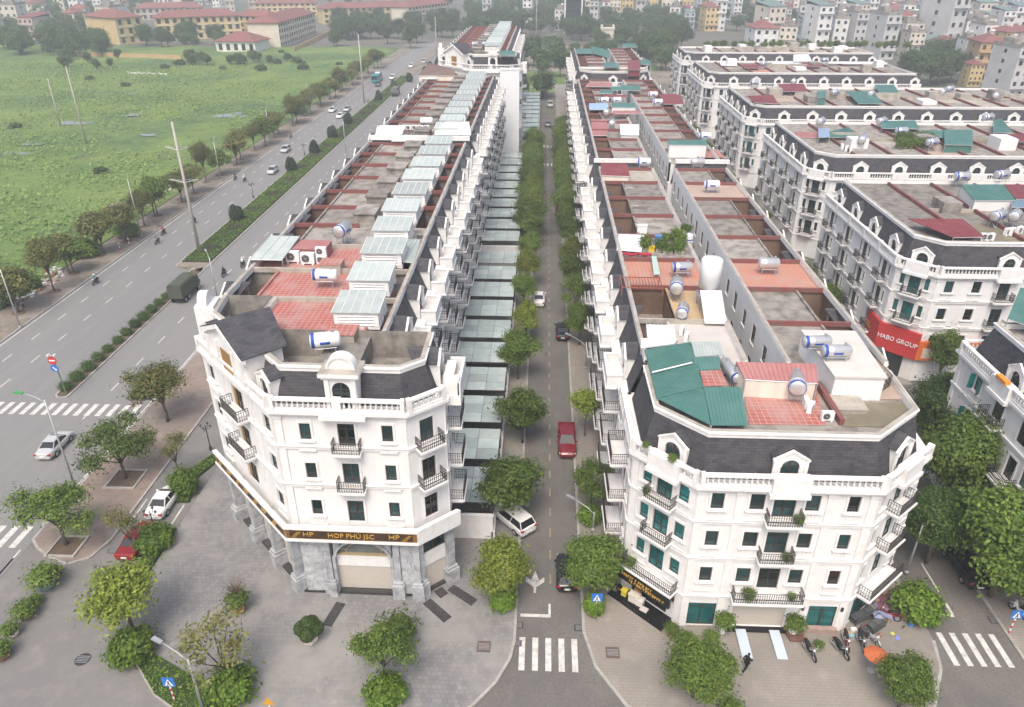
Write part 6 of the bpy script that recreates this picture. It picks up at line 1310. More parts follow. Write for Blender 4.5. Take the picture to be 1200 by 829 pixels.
tag(obj('pergola', mb.mesh('pergola', M('rusty_red_steel', (.30, .10, .07), .7)), None, (p.x, p.y, ZDB)), 'red barred pergola frame over the orange terrace', 'pergola'); shed([q6(490, 560), q6(520, 560), q6(500, 465), q6(478, 465)], ZDB + .5, ZDB + .6, M('mint_sheet', (.40, .52, .46), .6), 'narrow mint green sheet between the orange tiles', floor=ZDB)
mb = MB(); [mb.tube([(i * .22 - .3, 0, 0), (i * .2 - .2, .9 + i * .1, 2.3)], .06, 5) for i in range(4)]; p = P(*q6(495, 750), 14.0); tag(obj('pole_bundle', mb.mesh('pole_bundle', GALV, uv=False), None, (p.x, p.y, 13.85)), 'bundle of grey poles leaning in the brick light well', 'poles')
ac(q6(440, 710), 13.85, 0, 'white condenser standing in the brick light well')
# roof garden
for i, (x, y, m) in enumerate(((550, 385, 'mid'), (605, 370, 'hedge'), (625, 400, 'mid'), (660, 335, 'dark'), (520, 430, 'mid'), (440, 425, 'hedge'), (560, 440, 'hedge'), (620, 440, 'hedge'))):
    p = P(*q6(x, y), ZDB); t = thing('planter', 'long planter of greens in the roof garden', 'planter', (p.x, p.y, ZDB), 0, 'roof garden planters'); mb = MB(); mb.box(-.5, .5, -.7, .7, 0, .35); mb.box(-.44, .44, -.64, .64, .35, .37, 0); obj('box', mb.mesh('box', CONCL), t); obj('foliage', TREE['pot'][1], t, (0, 0, .3), 0, (1, 1.2, .7 + .3 * (i % 3)))
p = P(*q6(672, 395), ZDB); t = thing('barrel_tank', 'upright pale barrel in the roof garden', 'barrel', (p.x, p.y, ZDB)); mb = MB(); mb.lathe([(.5, 0), (.52, .4), (.5, .42), (.52, .9), (.5, 1.1), (.2, 1.2)], 16); obj('drum', mb.mesh('drum', WSHEET, True, uv=False), t); mb = MB(); mb.lathe([(.525, .5), (.525, .62)], 16); obj('band', mb.mesh('band', TBLUE, uv=False), t)
mb = MB(); r = random.Random(4); pts = [P(*q6(320 + i * 14, 452 + r.uniform(-4, 4)), ZDB + .3 + r.uniform(0, .2)) for i in range(12)]; o = pts[0].copy(); mb.tube([tuple(a - o) for a in pts], [.12 + r.uniform(0, .1) for _ in pts], 6); tag(obj('red_cloth', mb.mesh('red_cloth', M('red_cloth', (.36, .03, .05), .8), True, uv=False), None, o), 'crumpled red cloth hung along the roof garden parapet', 'cloth')
shed([q6(290, 430), q6(420, 440), q6(440, 350), q6(300, 345)], ZDB + .3, ZDB + .5, WSHEET, 'grey-white tarpaulin sheet beside the roof garden', rib=.8, floor=ZDB); boxpx('crate', 'yellow plastic crate in the roof garden', 'crate', q6(476, 440), ZDB, .6, .5, .5, M('yellow_plastic', (.65, .45, .03), .5)); boxpx('crate', 'blue covered bin in the roof garden', 'bin', q6(512, 400), ZDB, .7, .6, .9, M('blue_plastic', (.10, .22, .45), .5)); boxpx('crate', 'white cabinet at the edge of the roof garden', 'cabinet', q6(425, 340), ZDB, 1.1, .5, .9, TWHITE)
for i, (x, y) in enumerate(((330, 110), (350, 205), (380, 310))):
    p = P(*q6(x, y), 13.85); mb = MB(); mb.tube([(-.5, 0, 0), (-.5, 0, 2.9), (.4, 0, 2.9)], .05, 6); tag(obj('vent_pipe', mb.mesh('vent_pipe', CREAM, uv=False), None, (p.x, p.y, 13.85)), 'bent cream vent pipe rising from a brick light well', 'pipe', 'vent pipes of the middle terrace')
shed([q5(205, 765), q5(357, 770), q5(345, 703), q5(205, 697)], ZDB + .9, ZDB + 1.5, MAROON, 'maroon sheet roof on the end of the street-side terrace', floor=ZDB, walls=CREAM)
for px, lb, m, rz in ((q5(435, 688), 'white tank box on the pale end terrace', TWHITE, 0), (q5(727, 690), 'steel tank over the pink end terrace', STEEL, 0), (q6(1110, 500), 'steel tank on the pink tiled lane-side roof', STEEL, 0), (q6(803, 75), 'white-blue tank on the lane-side slab', TWHITE, 0), (q5(235, 420), 'steel tank with blue band on the second terrace', STEEL, 1.3), (q5(265, 480), 'steel tank on a blue stand on the second terrace', STEEL, 1.3), (q5(220, 355), 'white tank beside the green strips', TWHITE, 0), (q5(288, 355), 'second white tank beside the green strips', TWHITE, 0), (q5(510, 365), 'white tank by the maroon far roof', TWHITE, 0), (q5(485, 325), 'white tank at the lane end far roof', TWHITE, 0), (q5(765, 548), 'white tank on the lane-side second terrace', TWHITE, 0), (q5(285, 290), 'tank beside the far green roof', STEEL, 0)): tank(px, ZDB, rz, lb, 1.8, .55, .6, mat=m, band=m is TWHITE)
for pts, z0, z1, m, lb in (([(570, 600), (778, 602), (768, 573), (565, 573)], 1.9, 2.2, GREENM, 'green lean-to roof over the white rooftop room'), ([(540, 380), (652, 380), (630, 328), (518, 325)], .7, 1.2, MAROON, 'faded maroon roof at the back of the lane-side terrace'), ([(265, 305), (420, 305), (410, 278), (262, 278)], 1.2, 1.5, GREENM, 'teal green strip roof before the far corner building'), ([(200, 322), (265, 322), (262, 302), (200, 302)], 1.0, 1.2, GREENM, 'small teal strip roof on the second terrace'), ([(262, 398), (392, 398), (388, 375), (262, 375)], .9, 1.1, GREENM, 'green strip roof over a small rooftop room'), ([(120, 285), (258, 285), (258, 265), (135, 265)], .8, 1.0, PINKM, 'faded pink roof before the far corner building'), ([(155, 550), (240, 550), (235, 462), (150, 462)], .15, .2, PINKM, 'pink flat roof sheet on the second terrace'), ([(275, 432), (420, 432), (410, 415), (270, 415)], 1.0, 1.2, PINKM, 'pinkish lean-to on the second terrace'), ([(310, 545), (408, 548), (408, 490), (305, 488)], .9, 1.0, WSHEET, 'white sheet box roof on the second terrace'), ([(140, 410), (245, 410), (240, 375), (140, 375)], .7, .8, M('pale_blue_sheet', (.30, .42, .55), .5), 'pale blue sheet roof at the street side'), ([(215, 345), (340, 345), (340, 330), (215, 330)], .6, .9, MAROON, 'dark red sheet roof behind the white tanks')):
    shed([q5(*a) for a in pts], ZDB + z0, ZDB + z1, m, lb, floor=ZDB, walls=WHITE if 'room' in lb or 'box' in lb else None)
patch('terrace_floor', 'dark red tiled terrace beside the white rooftop room', [q5(748, 668), q5(872, 668), q5(830, 625), q5(748, 625)], ZDB + .03, REDT)
for pts, z0, z1, m, lb in (([(65, 105), (155, 105), (160, 80), (75, 80)], .8, 1.2, GREENM, 'green roof on the far corner building, street side'), ([(160, 105), (248, 130), (250, 90), (150, 65)], .8, 1.8, GREENM, 'tilted green roof on the far corner building'), ([(220, 180), (302, 180), (302, 158), (220, 155)], 1.0, 1.2, GREENM, 'small green box roof on the far corner building'), ([(418, 165), (475, 165), (460, 140), (415, 140)], .9, 1.1, GREENM, 'green roof at the lane side of the far corner building'), ([(350, 195), (415, 195), (412, 142), (350, 142)], 1.6, 1.8, MAROON, 'red rooftop box on the far corner building'), ([(320, 72), (400, 72), (390, 52), (318, 52)], .9, 1.1, GREENM, 'green roof on the farthest middle terrace')):
    shed([q5(*a) for a in pts], ZDB + z0, ZDB + z1, m, lb, floor=ZDB, walls=MAROON if 'red rooftop' in lb else None)
# mansard block roofs
for (q, pts, z0, z1, m, lb) in ((qc, [(815, 548), (980, 545), (860, 447), (572, 447)], .7, 1.1, MAROON, 'large maroon sheet roof on the red-signed block'), (qc, [(930, 347), (1150, 347), (1082, 262), (857, 262)], 1.5, 1.9, GREENM, 'green sheet roof over a white room on the red-signed block'), (qc, [(1155, 340), (1290, 340), (1230, 262), (1090, 262)], 1.3, 1.6, MAROON, 'red sheet roof right of the green one on the red-signed block'), (qc, [(1130, 385), (1290, 385), (1240, 345), (1130, 345)], 1.1, 1.3, M('slate_blue_sheet', (.16, .24, .30), .5), 'slate blue sheet roof on the red-signed block'),
        (q8, [(888, 560), (1042, 556), (985, 505), (885, 528)], .6, 1.1, GREENM, 'green sheet roof on the planted-roof block'), (q8, [(715, 562), (830, 562), (820, 530), (700, 530)], .1, .15, PINKM, 'orange tiled patch on the planted-roof block'), (q8, [(825, 560), (885, 558), (880, 510), (825, 510)], 1.0, 1.1, M('blue_grey_sheet', (.25, .33, .45), .5), 'blue-grey shed on the planted-roof block'),
        (q3, [(700, 452), (832, 455), (815, 425), (695, 427)], .9, 1.4, GREENM, 'second green roof on the planted-roof block'), (q3, [(838, 485), (918, 485), (915, 460), (830, 460)], 1.0, 1.2, GREENM, 'third green roof on the planted-roof block'), (q3, [(922, 510), (1020, 512), (1018, 458), (918, 458)], 1.3, 1.4, GREENM, 'boxy green rooftop shed with dark lid'), (q3, [(1092, 468), (1160, 466), (1120, 420), (1095, 422)], 1.0, 1.4, GREENM, 'tilted green roof on the planted-roof block'), (q3, [(1100, 500), (1230, 500), (1200, 472), (1085, 475)], .8, 1.0, MAROON, 'dark red roof at the end of the planted-roof block'),
        (q8, [(480, 372), (608, 378), (575, 330), (440, 335)], .8, 1.2, MAROON, 'near maroon roof shed on the two-maroon block'), (q8, [(625, 312), (765, 312), (745, 270), (605, 270)], .8, 1.2, MAROON, 'rear maroon roof shed on the two-maroon block'), (q8, [(1040, 378), (1175, 376), (1110, 310), (975, 310)], .8, 1.4, GREENM, 'wide green roof on the two-maroon block'), (q8, [(1150, 318), (1260, 318), (1230, 275), (1130, 275)], .8, 1.2, GREENM, 'rear green roof on the two-maroon block'), (q8, [(820, 345), (865, 345), (865, 308), (820, 308)], 1.5, 1.6, GREENM, 'dark green rooftop box on the two-maroon block'),
        (q8, [(425, 185), (505, 185), (500, 165), (415, 165)], .6, 1.0, MAROON, 'small maroon roof on the fourth block'), (q8, [(745, 178), (835, 178), (830, 155), (735, 155)], .6, 1.0, MAROON, 'second maroon roof on the fourth block'), (q8, [(300, 172), (385, 172), (385, 150), (290, 150)], .6, .7, WSHEET, 'white roof sheet on the fourth block'), (q8, [(575, 168), (725, 168), (720, 148), (570, 148)], .6, .7, WSHEET, 'second white roof sheet on the fourth block'), (q8, [(690, 150), (790, 150), (770, 110), (690, 112)], 1.0, 1.4, WSHEET, 'grey-white rooftop room on the fourth block'), (q8, [(880, 160), (1195, 165), (1195, 155), (880, 152)], .5, .7, WSHEET, 'long white parapet strip on the fourth block')):
    shed([q(*a) for a in pts], ZDB + z0, ZDB + z1, m, lb, floor=ZDB, walls=WHITE if ('white room' in lb or 'room' in lb) else (GREENM if 'box' in lb and m is GREENM else None))
shed([(1181, 374), (1230, 392), (1230, 345), (1196, 338)], 17.5, 18.2, GREENM, 'green sheet roof on the block with open teal shutters', floor=ZDB)
for i, (q, x, y) in enumerate(((qc, 865, 215), (qc, 1080, 205), (qc, 1060, 425), (qc, 1150, 425), (q3, 630, 490), (q3, 770, 460), (q3, 878, 500), (q3, 700, 425), (q8, 838, 470), (q8, 1065, 562), (q8, 480, 262), (q8, 530, 160), (q8, 915, 315), (q8, 1110, 322), (q8, 690, 255), (q8, 860, 140), (q3, 1075, 412), (q3, 940, 312), (q3, 915, 322), (q3, 1100, 335))):
    tank(q(x, y), ZDB, .3 * (i % 5), 'steel water tank with blue ring on a mansard block roof', 1.8, .6, .9, group='tanks on the mansard block roofs')
for i, (x, y) in enumerate(((985, 548), (1010, 548), (1110, 520), (1170, 512), (1130, 520), (240, 70), (262, 78), (215, 60))): ac(qc(x, y), ZDB, .2 * i, 'white condenser on a mansard block roof', 'condensers on the mansard block roofs', 1.2)
for i in range(12):
    p = P(*q3(762 + (i % 6) * 20, 500 + (i // 6) * 22), ZDB); t = thing('roof_plant', 'leafy potted plant on the planted roof terrace', 'plant', (p.x, p.y, ZDB), i, 'plants of the planted roof terrace'); mb = cached('rpot', lambda: (lambda m: (m.lathe([(.25, 0), (.34, .4), (.3, .42)], 10), m.mesh('pot', CREAM, uv=False))[1])(MB())); obj('pot', mb, t); obj('foliage', TREE['pot'][1], t, (0, 0, .35), 0, 1.3)
for i in range(22):
    p = P(830 + i * 11.3, 55.5, ZDB + .6); t = thing('roof_plant', 'small potted tree on the edge of the farthest block roof', 'plant', (p.x, p.y + 3 + 2 * (i % 3), ZDB), i, 'potted trees of the farthest block'); obj('pot', mb, t); obj('foliage', TREE['shrub'][1], t, (0, 0, .3), 0, (1.5, 1.5, 1.6))
# ================================================================== street furniture
CONP = M('concrete_pole', (.42, .40, .36), .85, (.3, .28, .25), 1, .5); GREENP = M('green_lamp_head', (.05, .30, .08), .5)
def top_z(px, py, x, y):      # height of a point seen at the pixel on the vertical through (x,y)
    d = _fw * F_PX + _rt * (px - CXP) - _up * (py - CYP); return HCAM + d[2] * hypot(x, y) / hypot(d[0], d[1])
def pole(bx, by, tx, ty, label, r=.16, arms=0, mat=None, name='utility_pole', z=0.0, group=None):
    p = P(bx, by, z); h = top_z(tx, ty, p.x, p.y) - z; t = thing(name, label, 'pole', (p.x, p.y, z), 0, group); mb = MB(); mb.tube([(0, 0, -.1), (0, 0, h)], [r * 1.3, r * .75], 10); obj('shaft', mb.mesh('shaft', mat or CONP, True, uv=False), t)
    for k in range(arms):
        zz = h * (.80 - k * .24) ; a = MB(); L_ = 1.9 + .5 * k
        for y in (-.25, .25): a.tube([(-L_, y * .2, zz + .5), (0, y, zz), (L_, y * .2, zz + .5)], .035, 4); a.tube([(-L_, 0, zz + .5), (L_, 0, zz + .5)], .035, 4)
        for s_ in (-1, 1):
            for q in (.35, .7): a.tube([(s_ * L_ * q, 0, zz + .5 * q), (s_ * L_ * q, 0, zz + .5)], .025, 4)
        obj('cross_arm', a.mesh('cross_arm', GALV, uv=False), t)
    return t
t = pole(234, 297, 199, 143, 'tall concrete power pole with two lattice cross-arms in the median', .22, 2); mb = MB(); mb.lathe([(.25, 2.6), (.25, 3.0)], 10); obj('red_band', mb.mesh('red_band', SIGNRED, uv=False), t)
pole(427, 121, 418, 40, 'tall slender concrete pole in the far median', .2); pole(72, 150, 54, 92, 'leaning concrete pole standing in the weed field', .16); pole(102, 171, 80, 78, 'taller concrete pole standing in the weed field', .17); pole(108, 57, 88, 15, 'grey pole beyond the field by the dark trees', .2); pole(628, 60, 627, 0, 'slender mast behind the central trees', .15); pole(512, 70, 511, 20, 'grey pole far along the highway', .2)
def lamp(bx, by, tx, ty, hx, hy, label, mat=GALV, headm=GALV, z=.1, group=None, arms=1):
    """street lamp: post foot, post top and lamp head pixels; the arm stays level-ish with the post top"""
    p = P(bx, by, z); h = top_z(tx, ty, p.x, p.y) - z; e = P(hx, hy, h + z); v = Vector((e.x - p.x, e.y - p.y, 0)); v = v.normalized() * min(v.length, 3.2) if v.length > .01 else Vector((1, 0, 0))
    t = thing('street_lamp', label, 'street lamp', (p.x, p.y, z), 0, group); mb = MB(); mb.tube([(0, 0, 0), (0, 0, h * .5), (0, 0, h)], [.11, .085, .06], 8); mb.lathe([(.2, 0), (.2, .25), (.12, .3)], 8); obj('post', mb.mesh('post', mat, True, uv=False), t)
    mb = MB(); mb.tube([(0, 0, h - .25), tuple(v * .35 + Vector((0, 0, h + .12))), tuple(v * .8 + Vector((0, 0, h + .3))), tuple(v + Vector((0, 0, h + .3)))], .045, 6); obj('arm', mb.mesh('arm', mat, True, uv=False), t)
    mb = MB(); d = v.normalized(); n_ = Vector((-d.y, d.x, 0)); c = v + Vector((0, 0, h + .28)); mb.extr([tuple(c - d * .1 - n_ * .12), tuple(c + d * .75 - n_ * .15), tuple(c + d * .75 + n_ * .15), tuple(c - d * .1 + n_ * .12)], (0, 0, .13)); obj('lamp_head', mb.mesh('lamp_head', headm, uv=False), t); return t
lamp(94, 588, 55, 468, 27, 465, 'street lamp with bright green head beside the silver sedan', headm=GREENP); lamp(24, 384, 0, 316, -12, 310, 'street lamp at the field verge near the rubble', headm=GREENP); lamp(166, 277, 154, 210, 150, 202, 'street lamp with green tip on the verge beside the white kiosk', headm=GREENP); lamp(259, 213, 249, 167, 254, 152, 'street lamp on the verge among the browned trees')
for bx, by, tx, ty in ((317, 165, 313, 128), (362, 131, 359, 102), (400, 104, 398, 80)): lamp(bx, by, tx, ty, tx + 2, ty - 6, 'slender street lamp on the verge far along the highway', group='far verge street lamps')
lamp(255, 350, 243, 302, 242, 297, 'street lamp on the terrace side of the right carriageway'); lamp(406, 182, 401, 142, 399, 138, 'street lamp rising beyond the terrace edge'); lamp(1062, 672, 1077, 614, 1113, 606, 'street lamp arching over the side street trees'); lamp(686, 432, 684, 404, 668, 396, 'street lamp over the pavement near the slim tree'); lamp(676, 322, 676, 293, 662, 288, 'street lamp over the pavement opposite the canopies'); lamp(695, 622, 697, 600, 672, 588, 'curved street lamp above the loose olive tree'); lamp(240, 838, 222, 772, 190, 757, 'street lamp with wrapped base by the plaza hedge')
for (x, y, ty, lb) in ((247, 527, 498, 'black four-branched garden lamp on the sidewalk'), (297, 232, 216, 'black branched lamp in the highway median'), (357, 182, 170, 'second black branched lamp in the highway median'), (183, 626, 598, 'black lamp post beside the white sedan'), (432, 128, 118, 'third black branched lamp in the far median')):
    p = P(x, y, .12); h = max(2.2, top_z(x, ty, p.x, p.y)); t = thing('garden_lamp', lb, 'street lamp', (p.x, p.y, .12)); mb = MB(); mb.tube([(0, 0, 0), (0, 0, h)], [.07, .04], 8); mb.lathe([(.16, 0), (.14, .4), (.07, .5)], 8); obj('post', mb.mesh('post', IRON, uv=False), t)
    for k in range(4): a = k * pi / 2; mb = MB(); c, s_ = cos(a), sin(a); mb.tube([(0, 0, h * .86), (c * .35, s_ * .35, h * .83), (c * .5, s_ * .5, h * .93)], .025, 5); mb.lathe([(.02, 0), (.11, .08), (.12, .2), (.03, .28)], 8, (c * .5, s_ * .5, h * .93)); obj('lantern', mb.mesh('lantern', IRON, uv=False), t)
# traffic signs
SBLUE = M('sign_blue', (.03, .16, .50), .45); RW = (SIGNRED, TWHITE)
def striped(px, py, label, h=1.9, kind='sq', z=.13, tilt=0.0):
    p = P(px, py, z); t = thing('traffic_sign', label, 'sign', (p.x, p.y, z), tilt)
    for m, off in ((SIGNRED, 0), (TWHITE, 1)):
        mb = MB()
        for k in range(off, 6, 2): mb.tube([(0, 0, h * .85 * k / 6), (0, 0, h * .85 * (k + 1) / 6)], .06, 8)
        obj('post_band', mb.mesh('post_band', m, uv=False), t)
    mb = MB(); mb.tube([(0, 0, h * .85), (0, 0, h)], .05, 8); mb.box(-.42, .42, -.05, -.02, h - .35, h + .5) if kind == 'sq' else mb.extr([(-.4, -.05, h - .2), (.4, -.05, h - .2), (0, -.05, h + .5)], (0, .03, 0)); obj('plate', mb.mesh('plate', SBLUE if kind == 'sq' else M('sign_amber', (.60, .30, .03), .5), uv=False), t)
    if kind == 'sq': mb = MB(); mb.extr([(-.3, -.056, h - .25), (.3, -.056, h - .25), (0, -.056, h + .4)], (0, .005, 0)); obj('triangle', mb.mesh('triangle', TWHITE, uv=False), t); mb = MB(); mb.tube([(0, -.062, h + .2), (0, -.062, h)], .045, 6); mb.tube([(0, -.062, h), (-.1, -.062, h - .2)], .03, 5); mb.tube([(0, -.062, h), (.1, -.062, h - .2)], .03, 5); obj('pictogram', mb.mesh('pictogram', IRON, uv=False), t)
    return t
striped(205, 822, 'blue pedestrian crossing sign on a striped post in the plaza hedge'); striped(698, 722, 'blue pedestrian crossing sign on a striped post by the central street'); striped(1182, 742, 'blue pedestrian sign on a leaning striped post by the side street'); striped(320, 845, 'amber sign on a striped post at the plaza edge', kind='tri')
for x, y, lb in ((141, 293, 'first'), (152, 288, 'second')): p = P(x, y, .1); t = thing('marker_post', 'red and white striped marker post on the rubble verge', 'post', (p.x, p.y, .1), 0, 'striped marker posts on the verge'); [obj('post_band', (lambda m: (m.tube([(0, 0, k * .35), (0, 0, k * .35 + .35)], .07, 7), m.mesh('post_band', RW[k % 2], uv=False))[1])(MB()), t) for k in range(5)]
p = P(78, 462, .12); t = thing('traffic_sign', 'round red no-entry and blue arrow signs on the median tip post', 'sign', (p.x, p.y, .12)); h = top_z(68, 420, p.x, p.y); mb = MB(); mb.tube([(0, 0, 0), (-.2, 0, h + .3)], .07, 8); obj('post', mb.mesh('post', M('green_post', (.10, .16, .10), .6), uv=False), t)
def disc(r, m, z, y, nm): mb = MB(); mb.lathe([(r, 0), (r, .03)], 20, (-.28, y, z), 0, 'y'); obj(nm, mb.mesh(nm, m, uv=False), t)
disc(.52, SIGNRED, h - .25, -.16, 'no_entry_disc'); mb = MB(); mb.box(-.62, .06, -.18, -.165, h - .33, h - .17); obj('bar', mb.mesh('bar', TWHITE, uv=False), t); disc(.46, SBLUE, h - 1.25, -.16, 'direction_disc'); mb = MB(); mb.tube([(-.45, -.175, h - 1.1), (-.1, -.175, h - 1.45)], .06, 5); mb.extr([(-.02, -.18, h - 1.55), (-.08, -.18, h - 1.25), (-.3, -.18, h - 1.5)], (0, .01, 0)); obj('arrow', mb.mesh('arrow', TWHITE, uv=False), t)
for sx in (-.55, .15): mb = MB(); mb.box(sx - .08, sx + .08, -.3, .1, h + .35, h + .5); mb.tube([(-.2, 0, h + .25), (sx, 0, h + .38)], .03, 5); obj('camera', mb.mesh('camera', TWHITE, uv=False), t)
# kiosk
p = P(143, 256, .1); t = thing('kiosk', 'white metal transformer cabinet on the field verge', 'cabinet', (p.x, p.y, .1), -.2); mb = MB(); mb.box(-1.5, 1.5, -1, 1, .2, 2.5); obj('body', mb.mesh('body', WSHEET), t); mb = MB(); mb.extr([(-1.6, -1.1, 2.5), (1.6, -1.1, 2.5), (1.6, 1.1, 2.5), (-1.6, 1.1, 2.5)], (0, 0, .14)); obj('lid', mb.mesh('lid', CONCL), t)
for k in range(3): mb = MB(); mb.box(-1.4 + k * .95, -.55 + k * .95, -1.03, -1.0, .35, 2.35); obj('door', mb.mesh('door', WSHEET), t)
# ---- hedges, beds
def leafbed(name, label, poly, h, key, seed, cat='hedge', dens=26, leaf=.10, group=None):
    v = [Vector(a[:2]) for a in poly]; r = np.random.default_rng(seed); xs = [a.x for a in v]; ys = [a.y for a in v]; pts = []
    A_ = abs(sum(v[i].x * v[(i + 1) % len(v)].y - v[(i + 1) % len(v)].x * v[i].y for i in range(len(v)))) / 2; n = int(A_ * dens * 4)
    X = r.uniform(min(xs), max(xs), n * 3); Y = r.uniform(min(ys), max(ys), n * 3); ins = np.zeros(len(X), bool)
    for i in range(len(v)):
        a, b = v[i], v[(i + 1) % len(v)]; c = ((a.y > Y) != (b.y > Y)) & (X < (b.x - a.x) * (Y - a.y) / ((b.y - a.y) if abs(b.y - a.y) > 1e-9 else 1e-9) + a.x); ins ^= c
    X, Y = X[ins][:n], Y[ins][:n]; m = sum(v, Vector((0, 0))) / len(v); Zz = h * (r.uniform(0, 1, len(X)) ** .6) * (.75 + .3 * np.sin(X * 2.1) * np.cos(Y * 1.7))
    me = leaves_mesh('foliage', np.stack([X - m.x, Y - m.y, Zz], -1), np.tile([0, 0, 1.], (len(X), 1)), leaf, LF[key], seed); t = thing(name, label, cat, (m.x, m.y, .12), 0, group); obj('foliage', me, t)
    mb = MB(); mb.prism([(a.x - m.x, a.y - m.y) for a in v], -.05, max(.05, h * .45), 0); obj('stems', mb.mesh('stems', M('hedge_core', (.03, .05, .015), .9)), t); return t
leafbed('hedge_bed', 'green hedge bed beside the parked dark red sedan', [(-32.6, 43.0), (-31.7, 42.6), (-31.6, 48.8), (-33.4, 48.8)], .6, 'hedge', 51); leafbed('hedge_bed', 'curved green hedge bed at the corner of the grey plaza', [P(157, 772), P(182, 815), P(212, 836), P(300, 850), P(235, 800), P(183, 770), P(172, 760)], .35, 'hedge', 52); leafbed('hedge_bed', 'trimmed green bed behind the rounded bush', [P(196, 590), P(222, 590), P(233, 560), P(258, 540), P(254, 532), P(212, 560)], .4, 'hedge', 53)
for i in range(15):
    y = 71.8 + i * 2.35; plant_tree('ball', -54.95 + .05 * i / 15, y, 'round clipped bush in the narrow median strip', 'clipped median bushes', s=.95 + .1 * sin(i), name='clipped_bush', cat='bush')
def cone_shrub():
    r = np.random.default_rng(60); P_, N_ = [], []
    for (cx_, cy_, H_, R_) in ((-.28, 0, 3.0, .85), (.42, .1, 2.7, .75), (.05, -.3, 2.2, .75), (0, .3, 2.4, .8)):
        n = 1900; z = r.uniform(0, 1, n) ** .85; a = r.uniform(0, 2 * pi, n); pr = R_ * np.sqrt(np.clip(1 - (z * 1.02) ** 2.3, 0, 1)) * (.72 + .35 * np.sin(np.minimum(z * 4, 1.57))); rr = pr * np.sqrt(r.uniform(.5, 1, n)) * (1 + .15 * np.sin(4 * a + 9 * z))
        P_.append(np.stack([cx_ + rr * np.cos(a), cy_ + rr * np.sin(a), z * H_ + .05], -1)); N_.append(np.stack([np.cos(a), np.sin(a), .4 + z], -1))
    return leaves_mesh('foliage', np.concatenate(P_), np.concatenate(N_), .10, LF['conif'], 61)
CONE = cone_shrub()
for i, (x, y) in enumerate(((278, 258), (342, 201), (369, 180), (390, 162), (408, 146), (444, 118), (462, 105), (480, 96), (498, 88), (504, 82), (513, 77))):
    p = P(x, y, .12); t = thing('conifer_shrub', 'dark conical shrub in the wide highway median', 'shrub', (p.x, p.y, .12), i, 'conical median shrubs', (1.25, 1.25, 1.15 if i else 1.0)); obj('foliage', CONE, t); mb = MB(); mb.tube([(0, 0, 0), (0, 0, 1.2)], .12, 6); obj('stem', cached('cstem', lambda: mb.mesh('stem', BARK, uv=False)), t)
for i in range(9): y0 = 112 + i * 23; leafbed('flower_bed', 'green and purple-leafed ground cover strip in the wide median', [(-58.9, y0), (-54.3, y0), (-54.3, y0 + 22.6), (-58.9, y0 + 22.6)], .45, 'hedge', 70 + i, 'ground cover', 9 if i < 4 else 5, .16, 'median ground cover strips')
PURP = leafmat('leaf_purple', (.05, .035, .04), (.09, .06, .06)); LF['purple'] = PURP
for i in range(16):
    y0 = 116 + i * 11; leafbed('shrub_patch', 'purple-brown shrub patch in the median ground cover', [(-57.6, y0), (-55.6, y0), (-55.4, y0 + 3.2), (-57.8, y0 + 3.2)], .6, 'purple', 90 + i, 'shrub', 14, .13, 'purple median patches')
# ---- potted plants
TERRA = M('terracotta', (.30, .15, .09), .8, (.2, .11, .07), 2, .5); BLUEPOT = M('blue_glazed_pot', (.16, .27, .32), .4)
def potted(px, py, label, r=.55, key='pot', s=1.2, pm=TERRA, h=.5, up=0.0, square=False, z=.13, sz=None):
    p = P(px, py, z); t = thing('potted_plant', label, 'potted plant', (p.x, p.y, z)); mb = MB()
    mb.lathe([(r * .7, 0), (r * .95, h * .5), (r, h), (r * .85, h), (r * .8, h * .85)], 6 if square else 14); obj('pot', mb.mesh('pot', pm, uv=False), t)
    if up: mb = MB(); mb.tube([(0, 0, h * .8), (.08, .05, h + up * .5), (0, 0, h + up)], [.09, .07, .05], 6); obj('stem', mb.mesh('stem', BARK, uv=False), t)
    obj('foliage', TREE[key][1], t, (0, 0, h * .8 + up * .6), 0, (s, s, sz or s)); return t
potted(56, 688, 'bonsai tree in a blue glazed bowl on the service road', .7, 'shrub', 1.35, BLUEPOT, .55, .5, z=.01); potted(67, 672, 'small shrub in a clay pot beside the blue glazed bowl', .45, 'pot', .55, TERRA, .4, z=.01); potted(32, 723, 'leafy plant in a round clay pot on the service road', .55, 'shrub', 1.0, TERRA, .5, .1, z=.01); potted(43, 708, 'low dark shrub next to the round clay pot', .4, 'pot', .7, TERRA, .35, z=.01); potted(14, 745, 'plant in a pale bowl at the service road', .55, 'pot', .85, CREAM, .4, .2, z=.01); potted(2, 770, 'bush in a wide terracotta bowl at the service road', .7, 'shrub', .95, TERRA, .45, .3, z=.01)
t = potted(364, 752, 'clipped cloud topiary of stacked dark green balls in a hexagonal pot', .62, 'ball', .01, CREAM, .6, 0, True)
def balls():
    r = np.random.default_rng(77); P_, N_ = [], []
    for (x, y, z, q) in ((0, 0, 1.15, .62), (.52, .1, .75, .55), (-.5, .05, .7, .55), (.05, -.5, .7, .52), (.1, .48, .8, .55), (-.1, .1, .5, .6)):
        d = r.normal(0, 1, (1500, 3)); d /= np.linalg.norm(d, axis=1)[:, None]; P_.append(d * q * r.uniform(.9, 1.02, (1500, 1)) + np.array([x, y, z])); N_.append(d * 1.6)
    return leaves_mesh('foliage', np.concatenate(P_), np.concatenate(N_), .055, LF['dark'], 78)
obj('foliage', balls(), t, (0, 0, .55), 0, 1.05)
t = potted(281, 716, 'tall wiry bonsai with a bare dome crown in a terracotta pot', .55, 'shrub', 1.0, TERRA, .5, 1.0); mb = MB(); r = random.Random(12)
